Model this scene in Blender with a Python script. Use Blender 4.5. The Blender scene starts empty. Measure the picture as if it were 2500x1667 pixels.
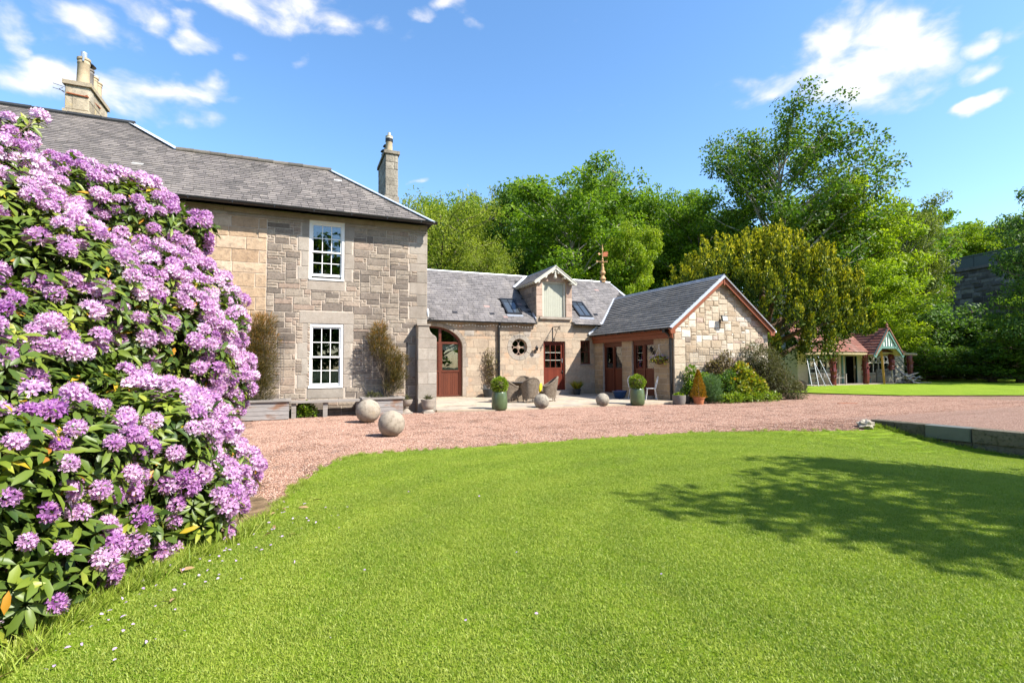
import bpy, math, random
import numpy as np
from mathutils import Vector, Matrix, Euler
from mathutils.geometry import delaunay_2d_cdt
R_ = math.radians
rng = random.Random(7)
nrng = np.random.default_rng(11)
scene = bpy.context.scene
COL = scene.collection

# ------------------------------------------------------------------ camera
CAM = Vector((0, 0, 1.45))
_yaw, _pit, _rol = R_(22.854), R_(2.651), R_(0.271)
_f = Vector((math.sin(_yaw)*math.cos(_pit), math.cos(_yaw)*math.cos(_pit), math.sin(_pit)))
_r = Vector((math.cos(_yaw), -math.sin(_yaw), 0))
_d = _f.cross(_r)
_r2 = _r*math.cos(_rol) + _d*math.sin(_rol)
_d2 = _d*math.cos(_rol) - _r*math.sin(_rol)
cam = bpy.data.cameras.new('camera')
cam.sensor_width = 36; cam.lens = 17.817
cam.clip_start = .05; cam.clip_end = 2000
cam_o = bpy.data.objects.new('camera', cam); COL.objects.link(cam_o)
cam_o.matrix_world = Matrix(((_r2.x, -_d2.x, -_f.x, CAM.x), (_r2.y, -_d2.y, -_f.y, CAM.y), (_r2.z, -_d2.z, -_f.z, CAM.z), (0, 0, 0, 1)))
scene.camera = cam_o
def sky_dir(x, y):
    v = (x-1250)/1237.26*_r2 + (y-833.5)/1237.26*_d2 + _f
    v.normalize(); return math.atan2(v.x, v.y), math.asin(v.z)

# ------------------------------------------------------------------ light
SUN = Vector((-.65, .72, -1.0)).normalized()          # direction the light travels
sl = bpy.data.lights.new('sun', 'SUN'); sl.energy = 4.9; sl.angle = R_(.53); sl.color = (1, .955, .87)
so = bpy.data.objects.new('sun', sl); COL.objects.link(so)
so.rotation_euler = SUN.to_track_quat('-Z', 'Y').to_euler(); so.location = (20, -20, 30)
SUN_EL = math.asin(-SUN.z); SUN_AZ = math.atan2(-SUN.x, -SUN.y)

scene.view_settings.view_transform = 'Standard'; scene.view_settings.look = 'None'
scene.view_settings.gamma = 1; scene.view_settings.use_curve_mapping = False
scene.view_settings.exposure = 1.16
scene.render.engine = 'CYCLES'
scene.cycles.max_bounces = 6; scene.cycles.transparent_max_bounces = 12
scene.cycles.use_denoising = True
scene.cycles.caustics_reflective = False; scene.cycles.caustics_refractive = False

# ------------------------------------------------------------------ world: sky texture and thin cumulus
world = bpy.data.worlds.new('World'); scene.world = world; world.use_nodes = True
wn, wl = world.node_tree.nodes, world.node_tree.links
wn.clear()
def wnode(t, **k):
    n = wn.new(t)
    for a, b in k.items(): setattr(n, a, b)
    return n
def wmath(op, a, b=None, c=None):
    n = wnode('ShaderNodeMath', operation=op)
    for i, s in enumerate((a, b, c)):
        if s is None: continue
        if isinstance(s, (int, float)): n.inputs[i].default_value = s
        else: wl.new(s, n.inputs[i])
    return n.outputs[0]
sky = wnode('ShaderNodeTexSky', sky_type='NISHITA'); sky.sun_disc = False
sky.sun_elevation = SUN_EL; sky.sun_rotation = SUN_AZ
sky.altitude = 50; sky.air_density = 1.15; sky.dust_density = .6; sky.ozone_density = 3.2
tc = wnode('ShaderNodeTexCoord'); sep = wnode('ShaderNodeSeparateXYZ'); wl.new(tc.outputs['Generated'], sep.inputs[0])
az0 = wmath('ARCTAN2', sep.outputs[0], sep.outputs[1]); el0 = wmath('ARCSINE', sep.outputs[2])
wv = wnode('ShaderNodeCombineXYZ'); wl.new(az0, wv.inputs[0]); wl.new(wmath('MULTIPLY', el0, 1.5), wv.inputs[1])
wa = wnode('ShaderNodeTexNoise'); wa.inputs['Scale'].default_value = 7; wa.inputs['Detail'].default_value = 5; wl.new(wv.outputs[0], wa.inputs['Vector'])
ws = wnode('ShaderNodeSeparateColor'); wl.new(wa.outputs['Color'], ws.inputs[0])
az = wmath('ADD', az0, wmath('MULTIPLY', wmath('SUBTRACT', ws.outputs[0], .5), .16)); el = wmath('ADD', el0, wmath('MULTIPLY', wmath('SUBTRACT', ws.outputs[1], .5), .10))
CLOUDS = [(2140,150,260,135,1.05),(1900,195,150,60,.72),(2000,80,90,40,.5),(2390,88,80,45,.9),(2385,170,90,42,.9),(2385,266,95,26,.95),(2000,250,0,0,0),
          (610,5,340,62,.9),(330,22,120,48,.75),(200,68,130,62,.85),(15,45,65,80,.8),(470,86,80,38,.92),(180,205,200,66,.84),
          (370,225,150,66,.78),(475,203,95,38,.8),(40,190,110,70,.75),(1000,22,62,30,.6),(1095,2,62,24,.62),(1168,42,40,20,.45),
          (722,152,42,20,.42),(604,152,30,18,.35),(1035,432,34,9,.5),(2480,60,40,30,.4),(2060,40,60,30,.55)]
mask = None
for x, y, rx, ry, s in CLOUDS:
    if s == 0: continue
    a0, e0 = sky_dir(x, y); a1, _ = sky_dir(x+rx, y); _, e1 = sky_dir(x, y-ry)
    u = wmath('MULTIPLY', wmath('SUBTRACT', az, a0), 1/abs(a1-a0)); v = wmath('MULTIPLY', wmath('SUBTRACT', el, e0), 1/abs(e1-e0))
    q = wmath('ADD', wmath('MULTIPLY', u, u), wmath('MULTIPLY', v, v))
    m = wmath('MULTIPLY', wmath('MAXIMUM', wmath('SUBTRACT', 1.0, wmath('MULTIPLY', q, .62)), 0), s)
    mask = m if mask is None else wmath('MAXIMUM', mask, m)
vm = wnode('ShaderNodeCombineXYZ'); wl.new(az0, vm.inputs[0]); wl.new(wmath('MULTIPLY', el0, 1.7), vm.inputs[1])
n1 = wnode('ShaderNodeTexNoise'); n1.inputs['Scale'].default_value = 12; n1.inputs['Detail'].default_value = 7; n1.inputs['Roughness'].default_value = .53; n1.inputs['Distortion'].default_value = .25
wl.new(vm.outputs[0], n1.inputs['Vector'])
n2 = wnode('ShaderNodeTexNoise'); n2.inputs['Scale'].default_value = 3.1; n2.inputs['Detail'].default_value = 2; wl.new(vm.outputs[0], n2.inputs['Vector'])
# beyond the picture the same thin fair-weather clouds go on, scattered
away = wmath('MAXIMUM', wmath('MULTIPLY', wmath('SUBTRACT', wmath('ABSOLUTE', wmath('SUBTRACT', az, _yaw)), .95), 3.0), 0)
away = wmath('MINIMUM', away, 1.0)
far_m = wmath('MULTIPLY', away, wmath('MULTIPLY', wmath('MAXIMUM', wmath('SUBTRACT', n2.outputs[0], .5), 0), 4.0))
mask = wmath('MAXIMUM', mask, far_m)
dens = wmath('SUBTRACT', wmath('ADD', wmath('MULTIPLY', mask, .95), wmath('MULTIPLY', n1.outputs[0], 1.7)), 1.14)
mr = wnode('ShaderNodeMapRange'); mr.interpolation_type = 'SMOOTHSTEP'; wl.new(dens, mr.inputs[0])
mr.inputs[1].default_value = 0; mr.inputs[2].default_value = .72; mr.inputs[3].default_value = 0; mr.inputs[4].default_value = .93
hs = wnode('ShaderNodeHueSaturation'); hs.inputs['Saturation'].default_value = 1.15; hs.inputs['Value'].default_value = 1.0
wl.new(sky.outputs[0], hs.inputs['Color'])
cr = wnode('ShaderNodeValToRGB'); wl.new(dens, cr.inputs[0])
cr.color_ramp.elements[0].position = .05; cr.color_ramp.elements[0].color = (3.0, 3.05, 3.4, 1)
cr.color_ramp.elements[1].position = .5; cr.color_ramp.elements[1].color = (4.2, 4.1, 4.05, 1)
mx = wnode('ShaderNodeMixRGB'); wl.new(mr.outputs[0], mx.inputs[0]); wl.new(hs.outputs[0], mx.inputs[1]); wl.new(cr.outputs[0], mx.inputs[2])
bg = wnode('ShaderNodeBackground'); bg.inputs[1].default_value = .132; wl.new(mx.outputs[0], bg.inputs[0])
wo = wnode('ShaderNodeOutputWorld'); wl.new(bg.outputs[0], wo.inputs[0])

# ------------------------------------------------------------------ materials
class NT:
    def __init__(s, name):
        s.m = bpy.data.materials.new(name); s.m.use_nodes = True
        s.n, s.l = s.m.node_tree.nodes, s.m.node_tree.links
        s.p = s.n['Principled BSDF']; s.out = s.n['Material Output']
    def node(s, t, **k):
        n = s.n.new(t)
        for a, b in k.items(): setattr(n, a, b)
        return n
    def put(s, inp, v):
        if hasattr(v, 'is_output'): s.l.new(v, inp)
        else: inp.default_value = v
    def math(s, op, *a):
        n = s.node('ShaderNodeMath', operation=op)
        for i, v in enumerate(a): s.put(n.inputs[i], v)
        return n.outputs[0]
    def rnd(s):
        a = s.node('ShaderNodeAttribute'); a.attribute_name = 'rnd'; return a.outputs['Fac']
    def pos(s, scale=(1, 1, 1)):
        g = s.node('ShaderNodeNewGeometry')
        if scale == (1, 1, 1): return g.outputs['Position']
        m = s.node('ShaderNodeMapping'); m.inputs['Scale'].default_value = scale; s.l.new(g.outputs['Position'], m.inputs[0]); return m.outputs[0]
    def noise(s, scale, detail=4, rough=.55, vec=None, dist=0):
        t = s.node('ShaderNodeTexNoise'); t.inputs['Scale'].default_value = scale; t.inputs['Detail'].default_value = detail
        t.inputs['Roughness'].default_value = rough; t.inputs['Distortion'].default_value = dist
        s.l.new(vec if vec is not None else s.pos(), t.inputs['Vector']); return t.outputs['Fac']
    def ramp(s, fac, stops, interp='LINEAR'):
        r = s.node('ShaderNodeValToRGB'); r.color_ramp.interpolation = interp
        e = r.color_ramp.elements
        while len(e) < len(stops): e.new(.5)
        for i, (p, c) in enumerate(stops):
            e[i].position = p; e[i].color = (*c, 1) if len(c) == 3 else c
        s.put(r.inputs[0], fac); return r.outputs[0]
    def range(s, v, a, b, c=0., d=1.):
        n = s.node('ShaderNodeMapRange'); s.put(n.inputs[0], v)
        for i, q in enumerate((a, b, c, d)): n.inputs[i+1].default_value = q
        return n.outputs[0]
    def mix(s, f, a, b, mode='MIX'):
        n = s.node('ShaderNodeMixRGB', blend_type=mode); s.put(n.inputs[0], f)
        for i, v in ((1, a), (2, b)):
            if isinstance(v, tuple): v = (*v, 1) if len(v) == 3 else v
            s.put(n.inputs[i], v)
        return n.outputs[0]
    def bump(s, h, dist=.01, strength=1.0, prev=None):
        b = s.node('ShaderNodeBump'); b.inputs['Distance'].default_value = dist; b.inputs['Strength'].default_value = strength
        s.l.new(h, b.inputs['Height'])
        if prev is not None: s.l.new(prev, b.inputs['Normal'])
        s.l.new(b.outputs[0], s.p.inputs['Normal']); return b.outputs[0]
    def fin(s, color, rough=.8, spec=.3, metal=0.):
        s.put(s.p.inputs['Base Color'], (*color, 1) if isinstance(color, tuple) and len(color) == 3 else color)
        s.put(s.p.inputs['Roughness'], rough); s.p.inputs['Specular IOR Level'].default_value = spec; s.p.inputs['Metallic'].default_value = metal
        return s.m
def paint(name, c, rough=.5, var=.12, spec=.4, metal=0., bump=0.):
    t = NT(name); n = t.noise(9, 5)
    col = t.mix(t.range(n, .3, .75, 0, 1), tuple(x*(1-var) for x in c), tuple(min(1, x*(1+var)) for x in c))
    if bump: t.bump(t.noise(60, 4), bump, .6)
    return t.fin(col, rough, spec, metal)
def stonemat(name, stops, grain=34, gd=.012, dark=(.07, .065, .06), darkamt=.55, streak=.0, tint=None):
    t = NT(name)
    c = t.ramp(t.rnd(), stops)
    n = t.noise(7, 6, .62); f = t.noise(grain, 5, .68)
    c = t.mix(t.range(n, .32, .72, 0, .5), c, t.mix(1., c, (.62, .58, .55), 'MULTIPLY'))
    c = t.mix(t.range(f, .50, .66, 0, darkamt), c, dark)
    c = t.mix(t.range(f, .34, .22, 0, .5), c, (.62, .55, .46))
    w = t.noise(1.1, 4, .6, t.pos((1, 1, .45)))
    c = t.mix(t.range(w, .5, .72, 0, .5), c, t.mix(1., c, (.45, .43, .42), 'MULTIPLY'))
    if tint is not None:
        k = t.noise(2.3, 3, .5); c = t.mix(t.range(k, .57, .7, 0, .55), c, tint)
    t.bump(f, gd, .9)
    return t.fin(c, .92, .15)
def boards(name, c1, c2, axis=2, rough=.5):
    t = NT(name); sc = [14, 14, 14]; sc[axis] = .8
    n = t.noise(3, 6, .65, t.pos(tuple(sc)), .4); r = t.math('ADD', t.math('MULTIPLY', n, .75), t.math('MULTIPLY', t.rnd(), .25))
    t.bump(n, .004, .5)
    return t.fin(t.ramp(r, [(.25, c1), (.7, c2)]), rough, .3)
def leafmat(name, stops, transl=.38, rough=.42, spec=.35, tcol=(1.25, 1.35, .5)):
    t = NT(name); c = t.ramp(t.rnd(), stops)
    t.fin(c, rough, spec)
    tr = t.node('ShaderNodeBsdfTranslucent'); t.l.new(t.mix(1., c, tcol, 'MULTIPLY'), tr.inputs[0])
    ms = t.node('ShaderNodeMixShader'); ms.inputs[0].default_value = transl
    t.l.new(t.p.outputs[0], ms.inputs[1]); t.l.new(tr.outputs[0], ms.inputs[2]); t.l.new(ms.outputs[0], t.out.inputs[0])
    return t.m
M = {}
M['mortar_pale'] = paint('mortar_pale', (.47, .395, .325), .95, .2, .1, bump=.006)
M['mortar_tan'] = paint('mortar_tan', (.40, .32, .235), .95, .2, .1, bump=.006)
M['stone_grey'] = stonemat('stone_grey', [(0, (.17, .14, .115)), (.25, (.235, .19, .155)), (.5, (.29, .24, .192)), (.7, (.345, .287, .227)), (.86, (.385, .31, .24)), (.96, (.33, .245, .19)), (1, (.45, .39, .31))], 20)
M['stone_dressed'] = stonemat('stone_dressed', [(0, (.32, .28, .235)), (.5, (.37, .315, .26)), (1, (.40, .355, .30))], 50, .006, darkamt=.35)
M['stone_ochre'] = stonemat('stone_ochre', [(0, (.42, .29, .185)), (.4, (.48, .345, .225)), (.75, (.52, .385, .265)), (1, (.54, .43, .32))], 10, .02, darkamt=.34)
M['stone_range'] = stonemat('stone_range', [(0, (.36, .285, .215)), (.4, (.43, .34, .25)), (.7, (.48, .39, .29)), (.9, (.50, .36, .25)), (1, (.42, .40, .36))], 26, .008, darkamt=.3, tint=(.50, .30, .18))
M['stone_gable'] = stonemat('stone_gable', [(0, (.40, .31, .215)), (.3, (.47, .385, .28)), (.55, (.53, .445, .335)), (.74, (.61, .545, .45)), (.86, (.76, .70, .60)), (.95, (.42, .30, .235)), (1, (.26, .22, .18))], 20, .016, darkamt=.2)
M['stone_pillar'] = stonemat('stone_pillar', [(0, (.34, .25, .155)), (.5, (.42, .315, .20)), (1, (.46, .33, .19))], 30, .008, darkamt=.2)
M['stone_pink'] = stonemat('stone_pink', [(0, (.38, .27, .21)), (1, (.50, .37, .29))], 30, .008, darkamt=.25)
M['stone_ball'] = stonemat('stone_ball', [(0, (.33, .28, .22)), (1, (.38, .325, .255))], 12, .012, (.12, .09, .06), .5, tint=(.30, .22, .13))
M['stone_mossy'] = stonemat('stone_mossy', [(0, (.10, .09, .065)), (.6, (.16, .14, .105)), (1, (.24, .24, .22))], 16, .025, (.03, .035, .02), .7)
M['stone_viaduct'] = stonemat('stone_viaduct', [(0, (.09, .076, .066)), (.5, (.21, .18, .155)), (1, (.36, .32, .27))], 3, .03, darkamt=.4)
M['flag'] = stonemat('flag', [(0, (.34, .29, .235)), (.5, (.42, .36, .285)), (.8, (.47, .39, .29)), (1, (.48, .36, .25))], 12, .004, darkamt=.12)
def slatemat(name, stops, lich=(.34, .30, .19)):
    t = NT(name); c = t.ramp(t.rnd(), stops)
    w = t.noise(.75, 5, .6, t.pos((1.6, .8, .8))); c = t.mix(t.range(w, .50, .70, 0, .45), c, (.05, .045, .04))
    w2 = t.noise(.9, 4, .6, t.pos((1.9, .7, .7)), .3); c = t.mix(t.range(w2, .53, .70, 0, .32), c, (.31, .27, .235))
    g = t.noise(28, 4, .6); c = t.mix(t.range(g, .56, .7, 0, .45), c, lich)
    t.bump(t.noise(40, 4), .004, .5)
    return t.fin(c, .72, .35)
M['slate_main'] = slatemat('slate_main', [(0, (.085, .075, .07)), (.5, (.145, .125, .115)), (.85, (.205, .178, .16)), (.97, (.17, .145, .13)), (1, (.42, .40, .37))])
M['slate_range'] = slatemat('slate_range', [(0, (.10, .091, .091)), (.5, (.15, .136, .134)), (.85, (.198, .180, .174)), (.97, (.185, .168, .165)), (1, (.30, .20, .18))])
M['tile_wing'] = slatemat('tile_wing', [(0, (.085, .084, .085)), (.5, (.125, .12, .115)), (1, (.175, .165, .15))], (.24, .20, .10))
M['under'] = paint('under', (.03, .028, .027), .95)
M['lead'] = paint('lead', (.60, .62, .66), .42, .12, .5, .25)
M['lead_dark'] = paint('lead_dark', (.27, .29, .33), .42, .2, .5, .3)
M['ridge_clay'] = stonemat('ridge_clay', [(0, (.10, .09, .075)), (1, (.20, .175, .145))], 24, .01)
M['ridge_black'] = paint('ridge_black', (.025, .026, .028), .6, .3)
M['black_iron'] = paint('black_iron', (.012, .012, .013), .38, .2, .5)
M['white_paint'] = paint('white_paint', (.80, .79, .76), .38, .04, .45)
M['cream_paint'] = paint('cream_paint', (.37, .365, .29), .5, .06)
M['cream_trim'] = paint('cream_trim', (.50, .47, .39), .5, .06)
M['redwood'] = boards('redwood', (.07, .018, .009), (.14, .038, .017), 2)
M['redwood_frame'] = paint('redwood_frame', (.105, .027, .013), .42, .2)
M['red_door'] = boards('red_door', (.105, .02, .011), (.165, .034, .018), 2, .42)
M['fascia'] = boards('fascia', (.16, .043, .018), (.26, .078, .03), 1, .5)
M['greywood'] = boards('greywood', (.135, .115, .10), (.33, .295, .265), 0, .8)
def planterwood():
    t = NT('planterwood'); n = t.noise(3, 6, .65, t.pos((1.2, 14, 16)), .5); w = t.noise(1.6, 3, .6, t.pos((1, 1, 2.4)))
    c = t.ramp(n, [(.25, (.16, .14, .13)), (.7, (.36, .33, .31))]); c = t.mix(t.range(w, .52, .64, 0, .8), c, t.ramp(n, [(.3, (.13, .05, .022)), (.7, (.30, .15, .075))]))
    t.bump(n, .004, .5); return t.fin(c, .75, .25)
M['planterwood'] = planterwood()
M['room'] = paint('room', (.022, .02, .018), .9)
M['blind'] = paint('blind', (.72, .74, .75), .8, .04)
M['curtain'] = paint('curtain', (.56, .55, .50), .9, .1)
def glass():
    t = NT('glass'); g = t.node('ShaderNodeBsdfGlossy'); g.inputs['Roughness'].default_value = .015; g.inputs[0].default_value = (.95, .97, 1, 1)
    tr = t.node('ShaderNodeBsdfTransparent'); tr.inputs[0].default_value = (.72, .76, .74, 1)
    fr = t.node('ShaderNodeFresnel'); fr.inputs[0].default_value = 1.5
    k = t.math('ADD', t.math('MULTIPLY', fr.outputs[0], .85), .09)
    nz = t.noise(1.7, 2, .5); b = t.node('ShaderNodeBump'); b.inputs['Distance'].default_value = .004; b.inputs['Strength'].default_value = .25; t.l.new(nz, b.inputs['Height']); t.l.new(b.outputs[0], g.inputs['Normal'])
    ms = t.node('ShaderNodeMixShader'); t.l.new(k, ms.inputs[0]); t.l.new(tr.outputs[0], ms.inputs[1]); t.l.new(g.outputs[0], ms.inputs[2]); t.l.new(ms.outputs[0], t.out.inputs[0])
    return t.m
M['glass'] = glass()
M['roof_glass'] = paint('roof_glass', (.05, .06, .07), .03, .05, 1.0)
M['green_glaze'] = paint('green_glaze', (.075, .105, .045), .3, .22, .6)
M['blue_glaze'] = paint('blue_glaze', (.012, .035, .11), .18, .2, .6)
M['dark_pot'] = paint('dark_pot', (.035, .04, .042), .5, .2)
M['grey_pot'] = paint('grey_pot', (.16, .14, .125), .75, .15)
M['terracotta'] = paint('terracotta', (.50, .19, .09), .8, .14, .2)
M['soil'] = paint('soil', (.07, .045, .03), .95, .4, .1, bump=.02)
M['litter'] = paint('litter', (.19, .13, .075), .95, .5, .1, bump=.03)
def wicker():
    t = NT('wicker'); w = t.node('ShaderNodeTexWave'); w.bands_direction = 'Z'; w.inputs['Scale'].default_value = 38; w.inputs['Distortion'].default_value = 1.2
    co = t.node('ShaderNodeTexCoord'); t.l.new(co.outputs['Object'], w.inputs[0])
    n = t.noise(16, 4); c = t.ramp(n, [(.3, (.15, .112, .078)), (.7, (.29, .23, .17))]); c = t.mix(t.range(w.outputs['Fac'], .25, .0, 0, .65), c, (.06, .045, .032))
    t.bump(w.outputs['Fac'], .006, .9); return t.fin(c, .65, .3)
M['wicker'] = wicker()
M['table_top'] = paint('table_top', (.05, .045, .04), .2, .1, .6)
M['yellow_cloth'] = paint('yellow_cloth', (.72, .60, .03), .85, .12, .1)
M['pot_buff'] = stonemat('pot_buff', [(0, (.44, .34, .215)), (1, (.52, .42, .28))], 8, .004, darkamt=.2)
M['chimney_stone'] = stonemat('chimney_stone', [(0, (.36, .30, .215)), (.5, (.46, .385, .275)), (1, (.50, .44, .34))], 16, .015, darkamt=.35, tint=(.5, .38, .15))
M['chimney_grey'] = stonemat('chimney_grey', [(0, (.22, .195, .155)), (.5, (.31, .275, .22)), (1, (.40, .36, .29))], 14, .02, darkamt=.6)
M['steel'] = paint('steel', (.55, .56, .57), .3, .06, .5, .7)
M['rust_gold'] = paint('rust_gold', (.42, .235, .095), .6, .25)
M['rust'] = paint('rust', (.30, .085, .032), .8, .3)
M['bark'] = stonemat('bark', [(0, (.09, .07, .05)), (1, (.15, .12, .09))], 14, .03)
M['bark_pale'] = stonemat('bark_pale', [(0, (.33, .31, .27)), (1, (.44, .42, .38))], 7, .01, (.06, .05, .04), .5)
M['bark_yew'] = stonemat('bark_yew', [(0, (.14, .085, .055)), (1, (.22, .15, .10))], 9, .03)
M['twig'] = paint('twig', (.12, .09, .06), .9, .3)
M['oxblood'] = paint('oxblood', (.115, .014, .012), .4, .3, .5)
M['teal'] = paint('teal', (.10, .19, .165), .55, .15)
M['yellow_wood'] = paint('yellow_wood', (.50, .26, .06), .7, .15)
M['pale_wood'] = paint('pale_wood', (.50, .41, .29), .8, .2)
M['log'] = paint('log', (.36, .27, .16), .8, .2, bump=.02)
M['summer_wall'] = paint('summer_wall', (.52, .44, .31), .85, .12)
M['alu'] = paint('alu', (.30, .31, .31), .35, .06, .5, .6)
M['tile_red'] = slatemat('tile_red', [(0, (.14, .045, .03)), (.5, (.21, .075, .05)), (1, (.30, .14, .10))], (.26, .15, .10))
M['panel_grey'] = paint('panel_grey', (.105, .115, .10), .6, .08)
# foliage
M['rh_leaf'] = leafmat('rh_leaf', [(0, (.035, .07, .013)), (.4, (.095, .145, .02)), (.75, (.20, .255, .028)), (.93, (.30, .32, .04)), (.955, (.42, .32, .02)), (1, (.42, .17, .02))], .26, .42, .35)
M['rh_flower'] = leafmat('rh_flower', [(0, (.36, .12, .40)), (.35, (.56, .30, .56)), (.7, (.74, .53, .71)), (.9, (.86, .75, .83)), (1, (.62, .30, .08))], .42, .6, .15, (1.1, .8, 1.1))
M['leaf_mid'] = leafmat('leaf_mid', [(0, (.035, .085, .010)), (.5, (.125, .22, .017)), (1, (.25, .345, .028))], .45, .5, .18)
M['leaf_willow'] = leafmat('leaf_willow', [(0, (.08, .12, .014)), (.5, (.205, .255, .025)), (1, (.33, .36, .05))], .45, .5, .18)
M['leaf_dark'] = leafmat('leaf_dark', [(0, (.022, .055, .010)), (.5, (.075, .145, .016)), (1, (.16, .235, .025))], .42, .5, .18)
M['leaf_olive'] = leafmat('leaf_olive', [(0, (.05, .075, .018)), (.5, (.14, .18, .03)), (1, (.25, .28, .05))], .42, .5, .18)
M['leaf_lime'] = leafmat('leaf_lime', [(0, (.07, .13, .010)), (.5, (.205, .29, .016)), (1, (.35, .41, .025))], .45, .5, .18)
M['leaf_blue'] = leafmat('leaf_blue', [(0, (.03, .07, .022)), (.5, (.09, .165, .042)), (1, (.17, .26, .06))], .42, .5, .18)
M['leaf_birch'] = leafmat('leaf_birch', [(0, (.025, .065, .010)), (.5, (.085, .165, .017)), (1, (.21, .28, .03))], .4, .5, .2)
M['leaf_yew'] = leafmat('leaf_yew', [(0, (.018, .04, .006)), (.28, (.055, .095, .009)), (.58, (.22, .25, .012)), (1, (.62, .54, .022))], .25, .5, .2, (1.1, 1.15, .4))
M['leaf_broom'] = leafmat('leaf_broom', [(0, (.045, .05, .015)), (.6, (.13, .10, .028)), (.85, (.22, .13, .03)), (1, (.36, .15, .02))], .2, .7, .15)
M['leaf_box'] = leafmat('leaf_box', [(0, (.07, .13, .012)), (.5, (.17, .25, .018)), (1, (.31, .36, .03))], .35, .38, .4)
M['leaf_gold'] = leafmat('leaf_gold', [(0, (.16, .10, .012)), (.5, (.32, .17, .014)), (1, (.46, .25, .02))], .25, .6, .2)
M['leaf_yellow'] = leafmat('leaf_yellow', [(0, (.05, .10, .012)), (.4, (.15, .20, .02)), (.8, (.38, .34, .03)), (1, (.42, .18, .02))], .35, .45, .3)
M['leaf_fennel'] = leafmat('leaf_fennel', [(0, (.05, .10, .035)), (1, (.12, .20, .075))], .3, .6, .2)
M['leaf_grey'] = leafmat('leaf_grey', [(0, (.045, .05, .02)), (.6, (.10, .10, .045)), (1, (.17, .155, .075))], .3, .6, .2)
M['leaf_purple'] = leafmat('leaf_purple', [(0, (.05, .035, .03)), (.5, (.12, .085, .045)), (1, (.26, .22, .09))], .3, .5, .25)
M['petal_fallen'] = paint('petal_fallen', (.42, .29, .48), .7, .15)
M['leaf_fallen'] = paint('leaf_fallen', (.28, .18, .08), .8, .3)
def grassmat(name, blade):
    t = NT(name)
    big = t.noise(.55, 4, .6); mid = t.noise(5.5, 4, .6)
    # mowing passes follow the curve of the drive
    sp = t.node('ShaderNodeSeparateXYZ'); t.l.new(t.pos(), sp.inputs[0])
    rx, ry = t.math('SUBTRACT', sp.outputs[0], 5.2), t.math('SUBTRACT', sp.outputs[1], 2.6)
    rad = t.math('SQRT', t.math('ADD', t.math('MULTIPLY', t.math('MULTIPLY', rx, rx), .62), t.math('MULTIPLY', ry, ry)))
    stripe = t.math('SINE', t.math('MULTIPLY', rad, 7.6)); big2 = t.noise(1.7, 5, .65)
    k = t.math('ADD', t.math('ADD', t.math('MULTIPLY', big, .40), t.math('MULTIPLY', mid, .25)), t.math('ADD', t.math('MULTIPLY', big2, .35), t.math('MULTIPLY', stripe, .05)))
    c = t.ramp(k, [(.30, (.115, .20, .013)), (.5, (.205, .30, .019)), (.70, (.315, .385, .043))])
    dry = t.range(t.noise(2.6, 4, .6), .58, .74); c = t.mix(t.math('MULTIPLY', dry, .28), c, (.34, .33, .075))
    if blade:
        c = t.mix(t.range(t.rnd(), 0, 1, .0, .7), c, (.44, .46, .10))
        c = t.mix(t.range(t.rnd(), .25, 0, 0, .6), c, (.10, .19, .014))
        t.fin(c, .5, .3)
        tr = t.node('ShaderNodeBsdfTranslucent'); t.l.new(t.mix(1., c, (1.1, 1.25, .5), 'MULTIPLY'), tr.inputs[0])
        ms = t.node('ShaderNodeMixShader'); ms.inputs[0].default_value = .35
        t.l.new(t.p.outputs[0], ms.inputs[1]); t.l.new(tr.outputs[0], ms.inputs[2]); t.l.new(ms.outputs[0], t.out.inputs[0])
        return t.m
    f = t.noise(90, 3, .7); c = t.mix(t.range(f, .45, .7, 0, .5), c, (.11, .19, .012))
    t.bump(f, .03, 1.)
    return t.fin(c, .85, .1)
M['lawn'] = grassmat('lawn', False); M['blade'] = grassmat('blade', True)
def gravelmat():
    t = NT('gravel'); v = t.node('ShaderNodeTexVoronoi'); v.inputs['Scale'].default_value = 46; t.l.new(t.pos(), v.inputs[0])
    v2 = t.node('ShaderNodeTexVoronoi'); v2.inputs['Scale'].default_value = 17; t.l.new(t.pos(), v2.inputs[0])
    sp = t.node('ShaderNodeSeparateColor'); t.l.new(v.outputs['Color'], sp.inputs[0])
    c = t.ramp(sp.outputs[0], [(0, (.22, .12, .085)), (.3, (.37, .225, .165)), (.65, (.46, .30, .225)), (.9, (.55, .41, .33)), (1, (.33, .24, .2))])
    c = t.mix(t.range(v.outputs['Distance'], .38, .62, 0, .75), c, (.15, .08, .06))
    n = t.noise(.8, 5, .6); c = t.mix(t.range(n, .52, .7, 0, .28), c, (.30, .20, .15))
    tk = t.noise(1.0, 4, .6, t.pos((.16, 1.1, 1)), .3); c = t.mix(t.range(tk, .50, .64, 0, .34), c, t.mix(1., c, (.62, .58, .56), 'MULTIPLY'))
    sx = t.node('ShaderNodeSeparateXYZ'); t.l.new(t.pos(), sx.inputs[0])
    moss = t.math('MULTIPLY', t.range(t.noise(1.3, 4, .65), .44, .6), t.range(sx.outputs[0], 15.5, 20.5))
    moss = t.math('MULTIPLY', moss, t.range(sx.outputs[1], 10.5, 13.5))
    c = t.mix(t.math('MULTIPLY', moss, .85), c, (.17, .17, .045))
    h = t.math('SUBTRACT', 1., v.outputs['Distance']); t.bump(h, .03, 1.)
    return t.fin(c, .95, .12)
M['gravel'] = gravelmat()
t = NT('pebble'); pc = t.ramp(t.rnd(), [(0, (.16, .08, .055)), (.3, (.32, .18, .128)), (.65, (.43, .265, .19)), (.92, (.56, .40, .32)), (1, (.26, .2, .17))])
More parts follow.
